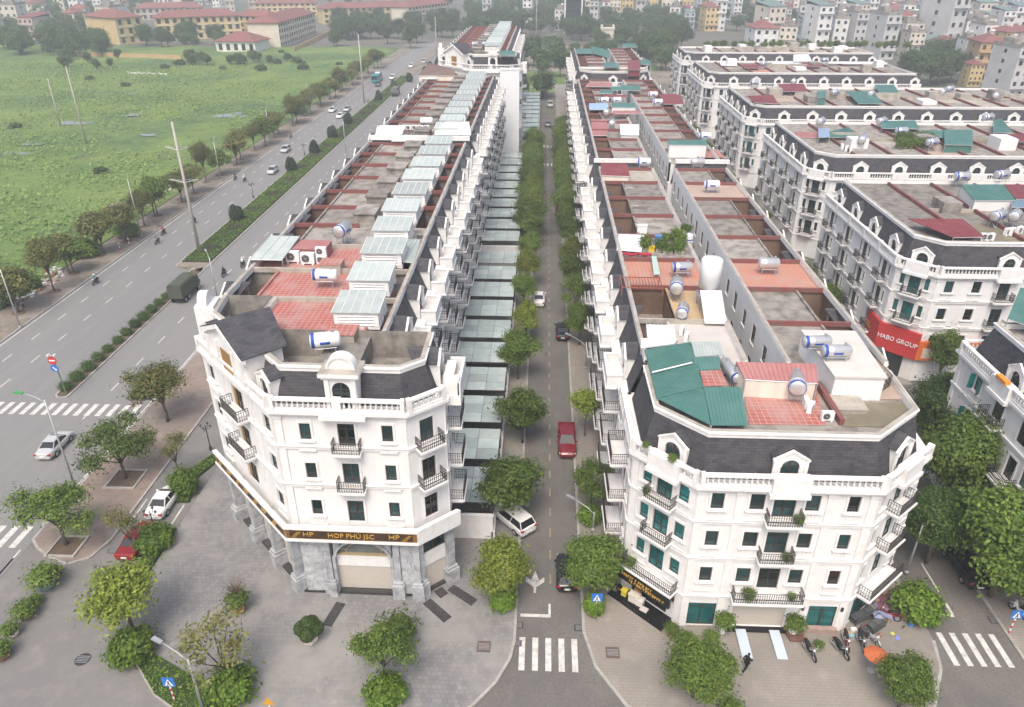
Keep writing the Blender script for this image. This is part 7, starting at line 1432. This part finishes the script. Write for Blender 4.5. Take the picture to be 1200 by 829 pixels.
for k in range(60): a = r.uniform(0, 6.28); e = Vector((cos(a) * r.uniform(.3, 1.2), sin(a) * r.uniform(.3, 1.2), 0)); e.z = 3.3 - e.length ** 2 * .5; mb.tube([(0, 0, 1.2 + r.uniform(0, .8)), tuple(e * .5 + Vector((0, 0, 1.0))), tuple(e)], [.02, .015, .008], 3)
obj('bare_twigs', mb.mesh('bare_twigs', M('twig_brown', (.16, .12, .09), .9), uv=False), t)
potted(466, 752, 'bushy shrub in a square stone planter behind the young plaza tree', .65, 'shrub', 1.6, CREAM, .6, .3, True)
potted(846, 741, 'tall palm-like plant in a white vase left of the roller shutter', .32, 'shrub', .85, TWHITE, .9, .4); potted(928, 744, 'tall palm-like plant in a white vase right of the roller shutter', .32, 'shrub', .85, TWHITE, .9, .4); potted(785, 745, 'flowering plant in a clay jar at the shop corner', .3, 'pot', .7, TERRA, .7); potted(958, 760, 'low feathery plant in a stone box between the motorbikes', .3, 'pot', .5, CREAM, .3); potted(800, 752, 'green shrubs in a trough under the front shop window', .4, 'pot', .75, CREAM, .35); potted(832, 752, 'second trough of green shrubs under the front shop window', .4, 'pot', .75, CREAM, .35)
for (u, z, s, lb) in ((4.6, 3.6, 1.1, 'round potted shrub on the long front balcony'), (7.7, 3.6, .7, 'small potted plant on the long front balcony'), (6.7, 7.35, .8, 'potted plant on the middle front balcony'), (6.9, 10.75, .8, 'potted plant on the top front balcony')):
    x, y, _ = fb2.p(u, 0, .5); t = thing('potted_plant', lb, 'potted plant', (x, y, z)); mb = MB(); mb.lathe([(.14, 0), (.2, .3), (.17, .3)], 10); obj('pot', mb.mesh('pot', IRON, uv=False), t); obj('foliage', TREE['pot'][1], t, (0, 0, .2), 0, s * .62)
for (u, z, m, s, lb) in ((1.6, 10.8, M('yellow_pot', (.65, .48, .03), .5), .6, 'plant in a yellow pot on the chamfer balcony'), (.9, 3.4, IRON, .9, 'dark potted shrub on the sign balcony'), (1.2, 14.55, CREAM, .6, 'flowers in a box on the balustrade beside the dormer'), (3.4, 14.55, CREAM, .7, 'green plants in front of the chamfer dormer')):
    x, y, _ = fb1.p(u, 0, .55); t = thing('potted_plant', lb, 'potted plant', (x, y, z)); mb = MB(); mb.lathe([(.16, 0), (.22, .3), (.18, .3)], 10); obj('pot', mb.mesh('pot', m, uv=False), t); obj('foliage', TREE['pot'][1], t, (0, 0, .2), 0, s * .65)
# tree pits
for x, y, s in ((148, 562, 1.5), (79, 641, 1.3)):
    p = P(x, y, .125); mb = MB(); [mb.box(a, b, c, d, 0, .16) for a, b, c, d in ((-s, s, -s, -s + .2), (-s, s, s - .2, s), (-s, -s + .2, -s + .2, s - .2), (s - .2, s, -s + .2, s - .2))]; t = thing('tree_pit', 'square stone tree pit around the ' + ('broad green tree' if x > 100 else 'wide sparse tree'), 'tree pit', (p.x, p.y, .125)); obj('rim', mb.mesh('rim', KERB), t); mb = MB(); mb.box(-s + .2, s - .2, -s + .2, s - .2, 0, .06); obj('soil', mb.mesh('soil', SOIL), t)
for i in range(26):
    p = (-73.6 + .7 * sin(i * 1.9), 92 + i * 7.4 + 2 * sin(i * 3.1)); mb = cached('dirt', lambda: (lambda m: (m.lathe([(1.0, -.02), (.9, .05), (.2, .12)], 12), m.mesh('dirt_ring', SOIL, True))[1])(MB())); o = obj('soil_mound', mb, None, (p[0], p[1], .10)); o['kind'] = 'structure'
# manholes, drains
for x, y, z, nm, sh, lb in ((97, 773, .012, 'round', .55, 'round iron manhole cover in the service road'), (567, 758, .134, 'sq', .5, 'square rust-brown cover plate in the grey plaza'), (718, 765, .134, 'sq', .5, 'square dark cover plate in the beige plaza'), (607, 733, .012, 'dr', .4, 'drain grate by the left kerb near the stop line'), (605, 754, .012, 'dr', .4, 'drain grate by the left kerb near the crosswalk'), (680, 736, .012, 'dr', .45, 'drain grate by the right kerb near the crosswalk'), (132, 646, .014, 'dr', .4, 'drain grate by the brick sidewalk corner'), (1166, 727, .012, 'dr', .45, 'drain grate by the side street kerb')):
    p = P(x, y, z); t = thing('manhole_cover', lb, 'cover', (p.x, p.y, z)); mb = MB(); mb.lathe([(sh, 0), (sh, .012)], 20) if nm == 'round' else mb.box(-sh, sh, -sh * (.7 if nm == 'dr' else 1), sh * (.7 if nm == 'dr' else 1), 0, .012); obj('plate', mb.mesh('plate', M('rusty_iron', (.13, .095, .075), .7, (.08, .07, .06), 3, .6) if nm == 'sq' else IRON, uv=False), t)
    mb = MB()
    for k in range(5): mb.box(-sh * .8, sh * .8, -sh * .5 + k * sh * .24, -sh * .5 + k * sh * .24 + .04, .012, .02)
    obj('ribs', mb.mesh('ribs', GALV, uv=False), t)
# ---- goods by the right chamfer
r = random.Random(9); RUGS = [M('rug_%d' % i, c, .9, c2, 3, .8) for i, (c, c2) in enumerate((((.25, .08, .10), (.1, .1, .2)), ((.2, .25, .4), (.4, .35, .3)), ((.35, .3, .28), (.2, .08, .08)), ((.1, .2, .15), (.3, .3, .25)), ((.3, .12, .06), (.4, .3, .2))))]
for i, (x, y) in enumerate(((1040, 700), (1048, 710), (1058, 702), (1052, 718), (1064, 714), (1035, 712), (1030, 722))):
    p = P(x, y, .135); mb = MB(); w_, d_ = r.uniform(.5, .9), r.uniform(.7, 1.3); n = 5; g = [[(-w_ + 2 * w_ * a / n, -d_ + 2 * d_ * b / n, .5 + .25 * r.random() - .04 * b) for b in range(n + 1)] for a in range(n + 1)]
    for a in range(n):
        for b in range(n): mb.poly([g[a][b], g[a + 1][b], g[a + 1][b + 1], g[a][b + 1]])
    t = thing('rug_stack', ('maroon rug draped over stacked goods', 'blue-grey rug spread on the goods pile', 'grey patterned rug over stacked goods', 'dark green cloth over stacked goods', 'orange-brown rug on the goods pile', 'red rug hanging at the shop side', 'striped cloth on the goods pile')[i] + ' under the arching bush', 'rug', (p.x, p.y, .135), r.uniform(-.5, .5)); obj('cloth', mb.mesh('cloth', RUGS[i % 5], True), t); mb = MB(); mb.box(-w_ * .8, w_ * .8, -d_ * .8, d_ * .8, 0, .45); obj('crates', mb.mesh('crates', M('cardboard', (.34, .25, .16), .9)), t)
for (x, y, rz, lb) in ((1022, 738, .6, 'black steel display rack lying by the shop corner'), (1010, 724, .5, 'black steel display rack leaning on the shop corner')):
    p = P(x, y, .135); t = thing('display_rack', lb, 'rack', (p.x, p.y, .135), rz); mb = MB()
    for sx in (-1.1, 1.1):
        for sy in (-.35, .35): mb.tube([(sx, sy, 0), (sx, sy, .8)], .03, 4)
    for z in (.1, .45, .8):
        for sy in (-.35, .35): mb.tube([(-1.1, sy, z), (1.1, sy, z)], .03, 4)
        for sx in (-1.1, 0, 1.1): mb.tube([(sx, -.35, z), (sx, .35, z)], .03, 4)
    obj('frame', mb.mesh('frame', IRON, uv=False), t); mb = MB(); [mb.box(-1.08, 1.08, -.33, .33, z + .03, z + .05) for z in (.1, .45)]; obj('shelf', mb.mesh('shelf', PG, uv=False), t)
for i, (x, y, c, w_, d_, h_, lb) in enumerate(((1000, 740, (.65, .65, .62), .5, .4, .3, 'white bag by the shop corner'), (1006, 742, (.5, .25, .12), .7, .5, .08, 'flattened orange-brown carton by the shop corner'), (1012, 737, (.2, .35, .5), .5, .4, .1, 'blue sheet by the display rack'), (998, 745, (.25, .4, .5), .4, .5, .08, 'pale blue folded sheet by the shop wall'), (1067, 733, (.05, .2, .55), .35, .3, .3, 'blue plastic basin near the kerb'), (1046, 743, (.5, .5, .1), .3, .3, .05, 'yellow scrap on the beige paving'), (1052, 748, (.2, .25, .6), .4, .3, .04, 'blue scrap on the beige paving'), (1081, 723, (.05, .3, .2), .8, .6, .3, 'green tarpaulin bundle at the kerb'), (1031, 745, (.3, .1, .05), .25, .25, .25, 'brown pot left on the paving'), (992, 742, (.6, .35, .1), .9, .15, .1, 'yellow plank lying behind the motorbikes'))):
    p = P(x, y, .135); t = thing('loose_item', lb, 'item', (p.x, p.y, .135), i * .7); mb = MB(); mb.prism([(-w_ / 2, -d_ / 2), (w_ / 2, -d_ / 2 * .8), (w_ / 2 * .9, d_ / 2), (-w_ / 2 * .8, d_ / 2 * .9)], 0, h_ * .8); mb.prism([(-w_ / 2 * .8, -d_ / 2 * .7), (w_ / 2 * .7, -d_ / 2 * .6), (w_ / 2 * .6, d_ / 2 * .7), (-w_ / 2 * .6, d_ / 2 * .7)], h_ * .8, h_); obj('bundle', mb.mesh('bundle', M('item_%d' % i, c, .7)), t)
p = P(1021, 786, .135); t = thing('parasol', 'faded orange parasol beside the dense round tree', 'parasol', (p.x, p.y, .135)); mb = MB(); mb.lathe([(.85, 1.6), (.84, 1.63), (.45, 1.85), (.05, 1.98)], 10); obj('canopy', mb.mesh('canopy', M('orange_canvas', (.48, .13, .05), .8), uv=False), t); mb = MB(); mb.tube([(0, 0, 0), (0, 0, 2.0)], .025, 6); mb.lathe([(.3, 0), (.28, .1), (.05, .15)], 10); obj('pole', mb.mesh('pole', GALV, uv=False), t)
for i, (x, y, w_, d_, h_, c, lb) in enumerate(((741, 708, .8, .5, .8, (.6, .56, .48), 'white vendor cabinet at the black step'), (748, 712, .5, .5, .65, (.62, .6, .55), 'smaller white box right of the vendor cabinet'), (746, 702, .45, .35, .9, (.55, .32, .12), 'orange-brown carton on the vendor boxes'), (730, 700, .4, .4, .6, (.6, .5, .05), 'yellow crate beside the vendor cabinet'), (753, 718, .5, .4, .12, (.5, .45, .42), 'pair of shoes boxes on the black step'))): boxpx('vendor_box', lb, 'box', (x, y), .2, w_, d_, h_, M('vbox_%d' % i, c, .7), rz=-.6)
# ================================================================== distant town, school, far trees
WC = {k: M('far_wall_' + k, c, .85, tuple(v * .7 for v in c), .25, .6) for k, c in dict(white=(.68, .68, .66), cream=(.60, .55, .46), yellow=(.56, .43, .21), grey=(.50, .50, .49), pink=(.47, .39, .35), blue=(.42, .48, .51), ochre=(.48, .33, .17)).items()}
RC = dict(red=M('far_red_tiles', (.22, .085, .075), .8, (.14, .07, .06), .2, .7), green=M('far_green_sheet', (.13, .20, .18), .6, (.2, .22, .2), .2, .6), grey=CONC, maroon=MAROON, blue=M('far_blue_sheet', (.12, .20, .26), .6), tile=M('school_red_roof', (.225, .085, .075), .75, (.16, .075, .065), .1, .8))
FW = cached('farwin', lambda: (lambda m: (m.box(-.5, .5, -.06, .02, 0, 1.4), m.mesh('window', GLASSD, uv=False))[1])(MB()))
FF = cached('farwinf', lambda: (lambda m: (m.box(-.62, .62, -.04, .02, -.12, 0), m.box(-.62, -.5, -.05, .02, 0, 1.5), m.box(.5, .62, -.05, .02, 0, 1.5), m.box(-.5, .5, -.05, .02, 1.4, 1.5), m.box(-.03, .03, -.075, -.06, 0, 1.4), m.mesh('frame', TRIM, uv=False))[1])(MB()))
def hip_roof(mb, w, d, z, h, ov=.4):
    a = [(-w / 2 - ov, -ov, z), (w / 2 + ov, -ov, z), (w / 2 + ov, d + ov, z), (-w / 2 - ov, d + ov, z)]
    if w >= d: r = [(-w / 2 + d / 2, d / 2, z + h), (w / 2 - d / 2, d / 2, z + h)]; F_ = [(0, 1, 5, 4), (1, 2, 5), (2, 3, 4, 5), (3, 0, 4)]
    else: r = [(0, w / 2, z + h), (0, d - w / 2, z + h)]; F_ = [(0, 1, 4), (1, 2, 5, 4), (2, 3, 5), (3, 0, 4, 5)]
    p = a + r
    for f in F_: mb.poly([p[i] for i in f])
    mb.poly([a[3], a[2], a[1], a[0]]); [mb.poly([a[i], a[(i + 1) % 4], (a[(i + 1) % 4][0], a[(i + 1) % 4][1], z - .25), (a[i][0], a[i][1], z - .25)][::-1]) for i in range(4)]
HOUSES = []
def house_proto(w, d, fl, wall, roof, kind, seed, n):
    r = random.Random(seed); t = thing('town_house', 'placeholder', 'house', (0, -900, 0)); h = fl * 3.3; mb = MB(); mb.box(-w / 2, w / 2, 0, d, 0, h); obj('wall', mb.mesh('wall', WC[wall]), t); rf = MB()
    if kind == 'hip': hip_roof(rf, w, d, h, min(w, d) * .28)
    elif kind == 'flat': rf.box(-w / 2 - .15, w / 2 + .15, -.15, d + .15, h, h + .25); rf.box(-w / 2, w / 2, 0, .2, h + .25, h + 1.0); rf.box(-w / 2, -w / 2 + .2, .2, d, h + .25, h + 1.0); rf.box(w / 2 - .2, w / 2, .2, d, h + .25, h + 1.0); rf.box(-w * .3, w * .2, d * .4, d * .8, h + .25, h + 2.6)
    else: rf.extr([(-w / 2 - .3, -.3, h), (w / 2 + .3, -.3, h), (w / 2 + .3, d + .3, h + 1.5), (-w / 2 - .3, d + .3, h + 1.5)], (0, 0, .15)); rf.box(-w / 2, w / 2, d - .3, d, h, h + 1.4)
    o = obj('roof', rf.mesh('roof', RC[roof]), t)
    if kind == 'flat' or r.random() < .5: k = MB(); k.lathe([(.5, -.8), (.55, -.7), (.55, .7), (.5, .8)], 10, (w * .2, d * .7, h + 2.9), 0, 'x'); k.box(w * .2 - .6, w * .2 + .6, d * .7 - .4, d * .7 + .4, h, h + 2.4); obj('tank', k.mesh('tank', STEEL, uv=False), o)
    for f in range(fl):
        for i in range(n):
            x = -w / 2 + w * (i + .5) / n; q = obj('window', FW, t, (x, 0, f * 3.3 + 1.0), 0, (w / n * .40, 1, .95)); obj('frame', FF, q)
        if r.random() < .6 and f: k = MB(); k.box(-w / 2 + .2, w / 2 - .2, -1.1, 0, f * 3.3, f * 3.3 + .18); k.box(-w / 2 + .2, w / 2 - .2, -1.1, -1.0, f * 3.3 + .18, f * 3.3 + 1.0); obj('balcony', k.mesh('balcony', WC[wall]), t)
    for s_ in (-1, 1):
        for f in range(0, fl): q = obj('window', FW, t, (s_ * w / 2, d * .5, f * 3.3 + 1.1), s_ * pi / 2, (1.2, 1, .9))
    HOUSES.append((t, w, h, '%s %d-storey town house with %s roof' % (wall if wall != 'ochre' else 'orange', fl, {'hip': 'hipped ' + roof, 'flat': 'flat parapet', 'lean': 'sloping ' + roof}[kind])))
for i, a in enumerate(((6, 11, 4, 'white', 'grey', 'flat'), (7, 12, 3, 'cream', 'red', 'hip'), (8, 12, 4, 'yellow', 'red', 'hip'), (6, 13, 5, 'grey', 'grey', 'flat'), (9, 11, 3, 'pink', 'maroon', 'lean'), (6.5, 14, 6, 'white', 'green', 'lean'), (9, 12, 4, 'cream', 'grey', 'flat'), (10, 14, 3, 'white', 'red', 'hip'), (7, 10, 4, 'blue', 'green', 'lean'), (8, 12, 4, 'ochre', 'red', 'hip'), (11, 14, 2, 'grey', 'green', 'lean'), (8, 13, 5, 'cream', 'green', 'lean'))): house_proto(*a, 100 + i, 2 if a[0] < 8 else 3)
used = set()
def town(px, py, i, s=1.0, rz=None, label=None):
    t, w, h, lb = HOUSES[i % len(HOUSES)]; p = P(px, py); rr = random.Random(int(px * 31 + py * 7)); rz = rr.uniform(-.3, .3) if rz is None else rz
    lab = label or (lb + ' in the hazy town'); g = 'houses of the hazy town, ' + lb.split(' ')[0]
    if i % len(HOUSES) not in used and not label: used.add(i % len(HOUSES)); t.location = p; t.rotation_euler = (0, 0, rz); t.scale = (s,) * 3; t['label'] = lab; t['group'] = g; return
    copy_tree(t, loc=p, rz=rz, scale=s, label=lab, group=g, skip=() if py > 30 else ('frame_',))
rr = random.Random(5); cnt = 0
FAR = []
def in_clear(x, y):      # where open ground, the school or the road is seen
    return (600 < x < 700 and y > 62) or (x < 545 and y > 26) or (330 < x < 545)
for row in (96, 80, 68, 60, 53, 46, 40, 35, 30, 26, 22, 18, 14, 10, 6, 2, -2, -6, -10):
    x = 560 if row < 40 else (900 if row < 62 else (1040 if row < 75 else 1110))
    step = 30 if row > 60 else (21 if row > 30 else 17)
    while x < 1225:
        yy = row + rr.uniform(-3, 3); xx = x + rr.uniform(-6, 6)
        dense = .80 if xx > 830 else (.28 if xx > 690 else .08)
        if row > 75: dense = .3
        if rr.random() < dense and not (655 < xx < 690 and row > 10): town(xx, yy, rr.choice((0, 0, 1, 2, 3, 3, 4, 5, 5, 6, 6, 7, 7, 8, 9, 10, 11, 11)), rr.uniform(.8, 1.2)); cnt += 1
        else: FAR.append((xx, yy))
        x += step * rr.uniform(.75, 1.25)
for row, x1 in ((46, 135), (38, 130), (30, 140), (22, 160), (14, 300), (6, 330), (-3, 330)):
    x = -10
    while x < x1:
        xx = x + rr.uniform(-6, 6); (town(xx, row + rr.uniform(-2, 2), rr.choice((0, 3, 6, 7, 1, 4)), rr.uniform(.85, 1.2)) if rr.random() < (.62 if row < 40 else .3) else FAR.append((xx, row))); x += rr.uniform(16, 30)
town(1113, 62, 3, 1.55, .35, 'tall grey slab house with cream open galleries above the town'); town(1188, 116, 3, 1.0, .2, 'tall pale house with blank side wall at the right edge'); town(1140, 102, 2, .6, 0, 'low yellow pavilion with porch beside the tall pale house')
# centre: glass tower and gate
p = P(671, 40); t = thing('office_tower', 'slim dark glass tower with white frame behind the trees', 'tower', p); mb = MB(); [mb.box(a, b, -.3, 12, 0, 26) for a, b in ((-5.5, -4.7), (4.7, 5.5))]; mb.box(-5.5, 5.5, -.3, 12, 24.5, 26); mb.box(-3, 1, 2, 8, 26, 29); obj('frame', mb.mesh('frame', WC['white']), t); mb = MB(); mb.box(-4.7, 4.7, 0, 11.5, 0, 24.5); obj('curtain_wall', mb.mesh('curtain_wall', GLASSD), t)
for k in range(8): mb = MB(); mb.box(-4.7, 4.7, -.08, 0, 2.8 + k * 2.8, 3.0 + k * 2.8); obj('floor_band', mb.mesh('floor_band', PG), t)
p = P(711, 58); t = thing('gate_tower', 'cream arched gate tower among the trees', 'gate', p); mb = MB(); n = 10; arc = [(-2 * cos(pi * i / n), 5.5 + 2 * sin(pi * i / n)) for i in range(n + 1)]; out = [(-3.4, 5.5)] + [(-3.4, 9.5)] * 4 + [(0, 9.5)] + [(3.4, 9.5)] * 4 + [(3.4, 5.5)]
for i in range(n): mb.extr([(arc[i][0], 0, arc[i][1]), (arc[i + 1][0], 0, arc[i + 1][1]), (out[i + 1][0], 0, out[i + 1][1]), (out[i][0], 0, out[i][1])], (0, 4, 0))
mb.box(-3.4, -2, 0, 4, 0, 5.5); mb.box(2, 3.4, 0, 4, 0, 5.5); mb.box(-3.7, 3.7, -.3, 4.3, 9.5, 10.3); obj('arch', mb.mesh('arch', WC['cream']), t); mb = MB(); [mb.box(x - .5, x + .5, y - .5, y + .5, 10.3, 11.6) for x in (-3, 3) for y in (.5, 3.5)]; obj('finial', mb.mesh('finial', WC['cream']), t)
# ---- school
def school(a, b, depth, h, fl, label, wall='yellow', bays_=None, roofh=3.4):
    A_, B_ = P(*a), P(*b); v = (B_ - A_).to_2d(); w = v.length; t = thing('school_building', label, 'school', ((A_.x + B_.x) / 2, (A_.y + B_.y) / 2, 0), atan2(v.y, v.x)); mb = MB(); mb.box(-w / 2, w / 2, 0, depth, 0, h); obj('wall', mb.mesh('wall', WC[wall]), t)
    rf = MB(); hip_roof(rf, w, depth, h, roofh, .9); obj('roof', rf.mesh('roof', RC['tile']), t); n = bays_ or max(3, int(w / 4.2))
    for f in range(fl):
        for i in range(n): q = obj('window', FW, t, (-w / 2 + w * (i + .5) / n, 0, h / fl * f + .9), 0, (min(2.0, w / n * .5), 1, h / fl * .42)); obj('frame', FF, q)
        mb = MB(); mb.box(-w / 2 - .1, w / 2 + .1, -.35, 0, h / fl * (f + 1) - .45, h / fl * (f + 1) - .15); obj('cornice', mb.mesh('cornice', WC['cream']), t)
    for i in range(0, n + 1, 2): mb = MB(); x = -w / 2 + w * i / n; mb.box(x - .25, x + .25, -.3, 0, 0, h); obj('pilaster', mb.mesh('pilaster', WC['cream']), t)
    return t
school((186, 48), (285, 44), 14, 12.0, 3, 'long yellow school wing with red hipped roof behind the field trees'); school((141, 53), (172, 50), 30, 13.5, 3, 'tall yellow school end wing with open galleries'); school((282, 40), (318, 42), 10, 10.5, 3, 'yellow school link block with arcaded storeys'); school((329, 57), (371, 41), 16, 12.5, 4, 'pale school wing seen end-on with rows of windows', 'cream'); school((255, 61), (300, 62), 16, 5.2, 1, 'small white hall with red hipped roof before the school', 'white', 5, 4.0)
school((300, 19), (372, 18), 14, 9, 3, 'far yellow school wing with red roof at the top'); school((380, 29), (480, 25), 16, 10, 3, 'long far yellow building with red roof by the highway'); school((480, 29), (527, 22), 14, 11, 4, 'far pale building with red roof beside the highway trees', 'cream'); school((160, 24), (240, 22), 14, 8, 2, 'distant red-roofed building behind the school', 'pink')
def low_wall(a, b, h, mat, label):
    A_, B_ = P(*a), P(*b); fr = Frame((0, 0), (B_ - A_).to_2d()); t = thing('boundary_wall', label, 'wall', A_); mb = MB(); mb.fbox(fr, 0, fr.len, -.12, .12, 0, h); obj('wall', mb.mesh('wall', mat), t); mb = MB(); [mb.fbox(fr, i * 5.0, i * 5.0 + .5, -.22, .22, 0, h + .3) for i in range(int(fr.len / 5) + 1)]; obj('pillars', mb.mesh('pillars', mat), t)
low_wall((88, 66), (212, 71), 2.2, WC['ochre'], 'yellow boundary wall along the far edge of the field'); low_wall((345, 61), (386, 41), 2.2, WC['ochre'], 'yellow boundary wall beside the pale school wing'); low_wall((150, 87), (197, 89), .8, WC['white'], 'low white debris wall lying in the weed field')
# ---- far trees and brush (each its own)
WOODS = []
def ftree(px, py, h=None, key=None, g='far trees of the town edge', lab='hazy far tree standing among the town edge greenery'):
    WOODS.append((py, px, h or rr.uniform(7, 12), g, lab))
for x, y in FAR: ftree(x, y)
for x0, x1, y0, y1, n, g, lab in ((0, 140, 44, 68, 34, 'dark trees beyond the field', 'dark hazy tree beyond the weed field near the town'), (170, 262, 50, 56, 13, 'trees before the school', 'rounded tree in front of the yellow school'), (70, 140, 70, 84, 8, 'scrub trees at the field end', 'scrubby tree at the far end of the field'), (385, 520, 30, 62, 34, 'trees beside the far highway', 'roadside tree between the far highway and the yellow building'), (545, 700, 12, 50, 44, 'wooded strip behind the terraces', 'dense tree in the wooded strip behind the terraces'), (690, 800, 30, 62, 26, 'wooded strip behind the terraces', 'dense tree in the wooded strip behind the terraces'), (1050, 1130, 74, 104, 12, 'big trees behind the mansard blocks', 'big dark tree behind the mansard block roofs'), (215, 350, 70, 78, 16, 'banana scrub at the field edge', 'low broad plant in the banana scrub at the field edge'), (530, 605, 24, 46, 20, 'trees where the far highway ends', 'tree closing the view where the far highway ends'), (700, 790, 58, 86, 14, 'garden trees behind the far middle terrace', 'garden tree behind the far middle terrace'), (604, 690, 56, 80, 9, 'garden trees behind the green plot', 'garden tree behind the green plot'), (600, 660, 88, 120, 7, 'trees at the far plot', 'tree at the green plot beyond the canopies')):
    for i in range(n): ftree(rr.uniform(x0, x1), rr.uniform(y0, y1), rr.uniform(4, 5.5) if 'banana' in g or 'scrub' in g else rr.uniform(7, 12.5), None, g, lab)
for _ in range(620):
    x, y = rr.uniform(-10, 1210), rr.uniform(-8, 44)
    if not ((140 < x < 545 and y > 12) or (x > 800 and y > 34) or (655 < x < 690 and y > 18)): WOODS.append((y - 200, x, rr.uniform(6, 12), '', ''))
WOODS.sort(reverse=True); VW = np.array([v.co for v in TREE['wood'][1].vertices]); parts_ = []
for i, (py, px, h, g, lab) in enumerate(WOODS):
    if py < -60: py += 200; i = 999
    p = P(px, py)
    if i < 285: k = ('far', 'far2')[i % 2]; plant_tree(k, p.x, p.y, lab, g, s=h / TREE[k][2], name='far_tree', z=0)
    else: s_ = h / 10; a = i * 1.7; c, d = cos(a), sin(a); parts_.append(np.stack([VW[:, 0] * c - VW[:, 1] * d, VW[:, 0] * d + VW[:, 1] * c, VW[:, 2]], -1) * s_ + np.array([p.x, p.y, 0]))
if parts_:
    V = np.concatenate(parts_); n = len(V) // 4; me = bpy.data.meshes.new('far_woodland'); me.vertices.add(4 * n); me.vertices.foreach_set('co', V.ravel()); me.loops.add(4 * n); me.loops.foreach_set('vertex_index', np.arange(4 * n)); me.polygons.add(n); me.polygons.foreach_set('loop_start', np.arange(n) * 4); me.materials.append(LF['haze']); me.update(calc_edges=True)
    tag(obj('far_woodland', me), 'hazy mass of distant trees among the farthest houses', 'woodland', None, 'stuff')
# weeds over the field: leaf tufts nobody could count
def weeds():
    r = np.random.default_rng(5); n = 60000; t = r.uniform(0, 1, n) ** .6; X = -76.8 - r.uniform(0, 1, n) * (30 + 230 * t); Y = 70 + 280 * t + r.normal(0, 6, n)
    dn = np.sin(X * .045 + 1.3 * np.sin(Y * .03)) * np.cos(Y * .05 + np.sin(X * .02)) + .5 * np.sin(X * .19 + Y * .13) * np.sin(Y * .17); k = dn + r.normal(0, .5, n) > -.1; X, Y = X[k], Y[k]
    me = leaves_mesh('weeds', np.stack([X, Y, .45 + r.uniform(0, .5, len(X))], -1), np.tile([0, -.3, 1.], (len(X), 1)), .36, leafmat('leaf_weed', (.10, .16, .04), (.15, .215, .055), (.18, .235, .07)), 6, .7)
    tag(obj('field_weeds', me), 'tangle of leafy weeds covering the open field', 'weeds', None, 'stuff')
weeds()
for i in range(8):
    p = P(rr.uniform(140, 400), rr.uniform(74, 84)); plant_tree('farbush', p.x, p.y, 'low bush at the far edge of the weed field', 'bushes at the field edge', s=rr.uniform(.5, 1.1), name='bush', cat='bush', z=.2)
for x, y in ((60, 300), (95, 290), (5, 360), (40, 340), (118, 205), (20, 152), (105, 95), (330, 63), (345, 70), (355, 76), (148, 103)):
    p = P(x, y); plant_tree('farbush', p.x, p.y, 'weedy bush in the field', 'weedy bushes in the field', s=rr.uniform(.4, .8), name='bush', cat='bush', z=.2)
sheet('lawn', [P(615, 108), P(700, 108), P(697, 84), P(618, 84)], .02, G_FIELD); sheet('garden', [P(690, 92), P(800, 100), P(795, 56), P(600, 52), P(606, 80)], .01, G_DIRT)
for i, (x, y) in enumerate(((715, 78), (735, 70), (640, 66), (675, 72), (765, 80), (780, 66))): sheet('garden_plot', [P(x - 12, y + 3), P(x + 12, y + 3), P(x + 10, y - 3), P(x - 10, y - 3)], .04, G_FIELD)
sheet('path', [P(655, 86), P(662, 86), P(672, 68), P(668, 68)], .03, G_DIRT)
# rubble heaps on the verge
for i, (x, y) in enumerate(((35, 340), (62, 320), (18, 352), (48, 333), (196, 224), (204, 218), (176, 240))):
    p = P(x, y, .1); t = thing('rubble_heap', 'heap of pale rubble and rubbish on the field verge', 'rubble', (p.x, p.y, .1), i, 'rubble heaps on the verge'); r = random.Random(i); mb = MB()
    for k in range(26): a, b, s_ = r.gauss(0, .9), r.gauss(0, 1.2), r.uniform(.08, .3); mb.box(a - s_, a + s_, b - s_, b + s_ * r.uniform(.5, 1.2), 0, s_ * r.uniform(.6, 1.6), r.randrange(3))
    o = obj('debris', mb.mesh('debris', [CONCL, WSHEET, TERRA]), t); o['kind'] = 'stuff'
# ================================================================== haze
mb = MB(); mb.box(-1500, 1500, -60, 1800, -1.5, HCAM + 3.0)
hm = bpy.data.materials.new('haze_air'); hm.use_nodes = True; n = hm.node_tree; n.nodes.remove(n.nodes['Principled BSDF'])
pv_ = n.nodes.new('ShaderNodeVolumePrincipled'); pv_.inputs['Density'].default_value = .00065; pv_.inputs['Color'].default_value = (.86, .90, .95, 1); pv_.inputs['Anisotropy'].default_value = .2
n.links.new(pv_.outputs[0], n.nodes['Material Output'].inputs['Volume'])
hz_ = obj('haze', mb.mesh('haze', hm, uv=False)); hz_['kind'] = 'stuff'
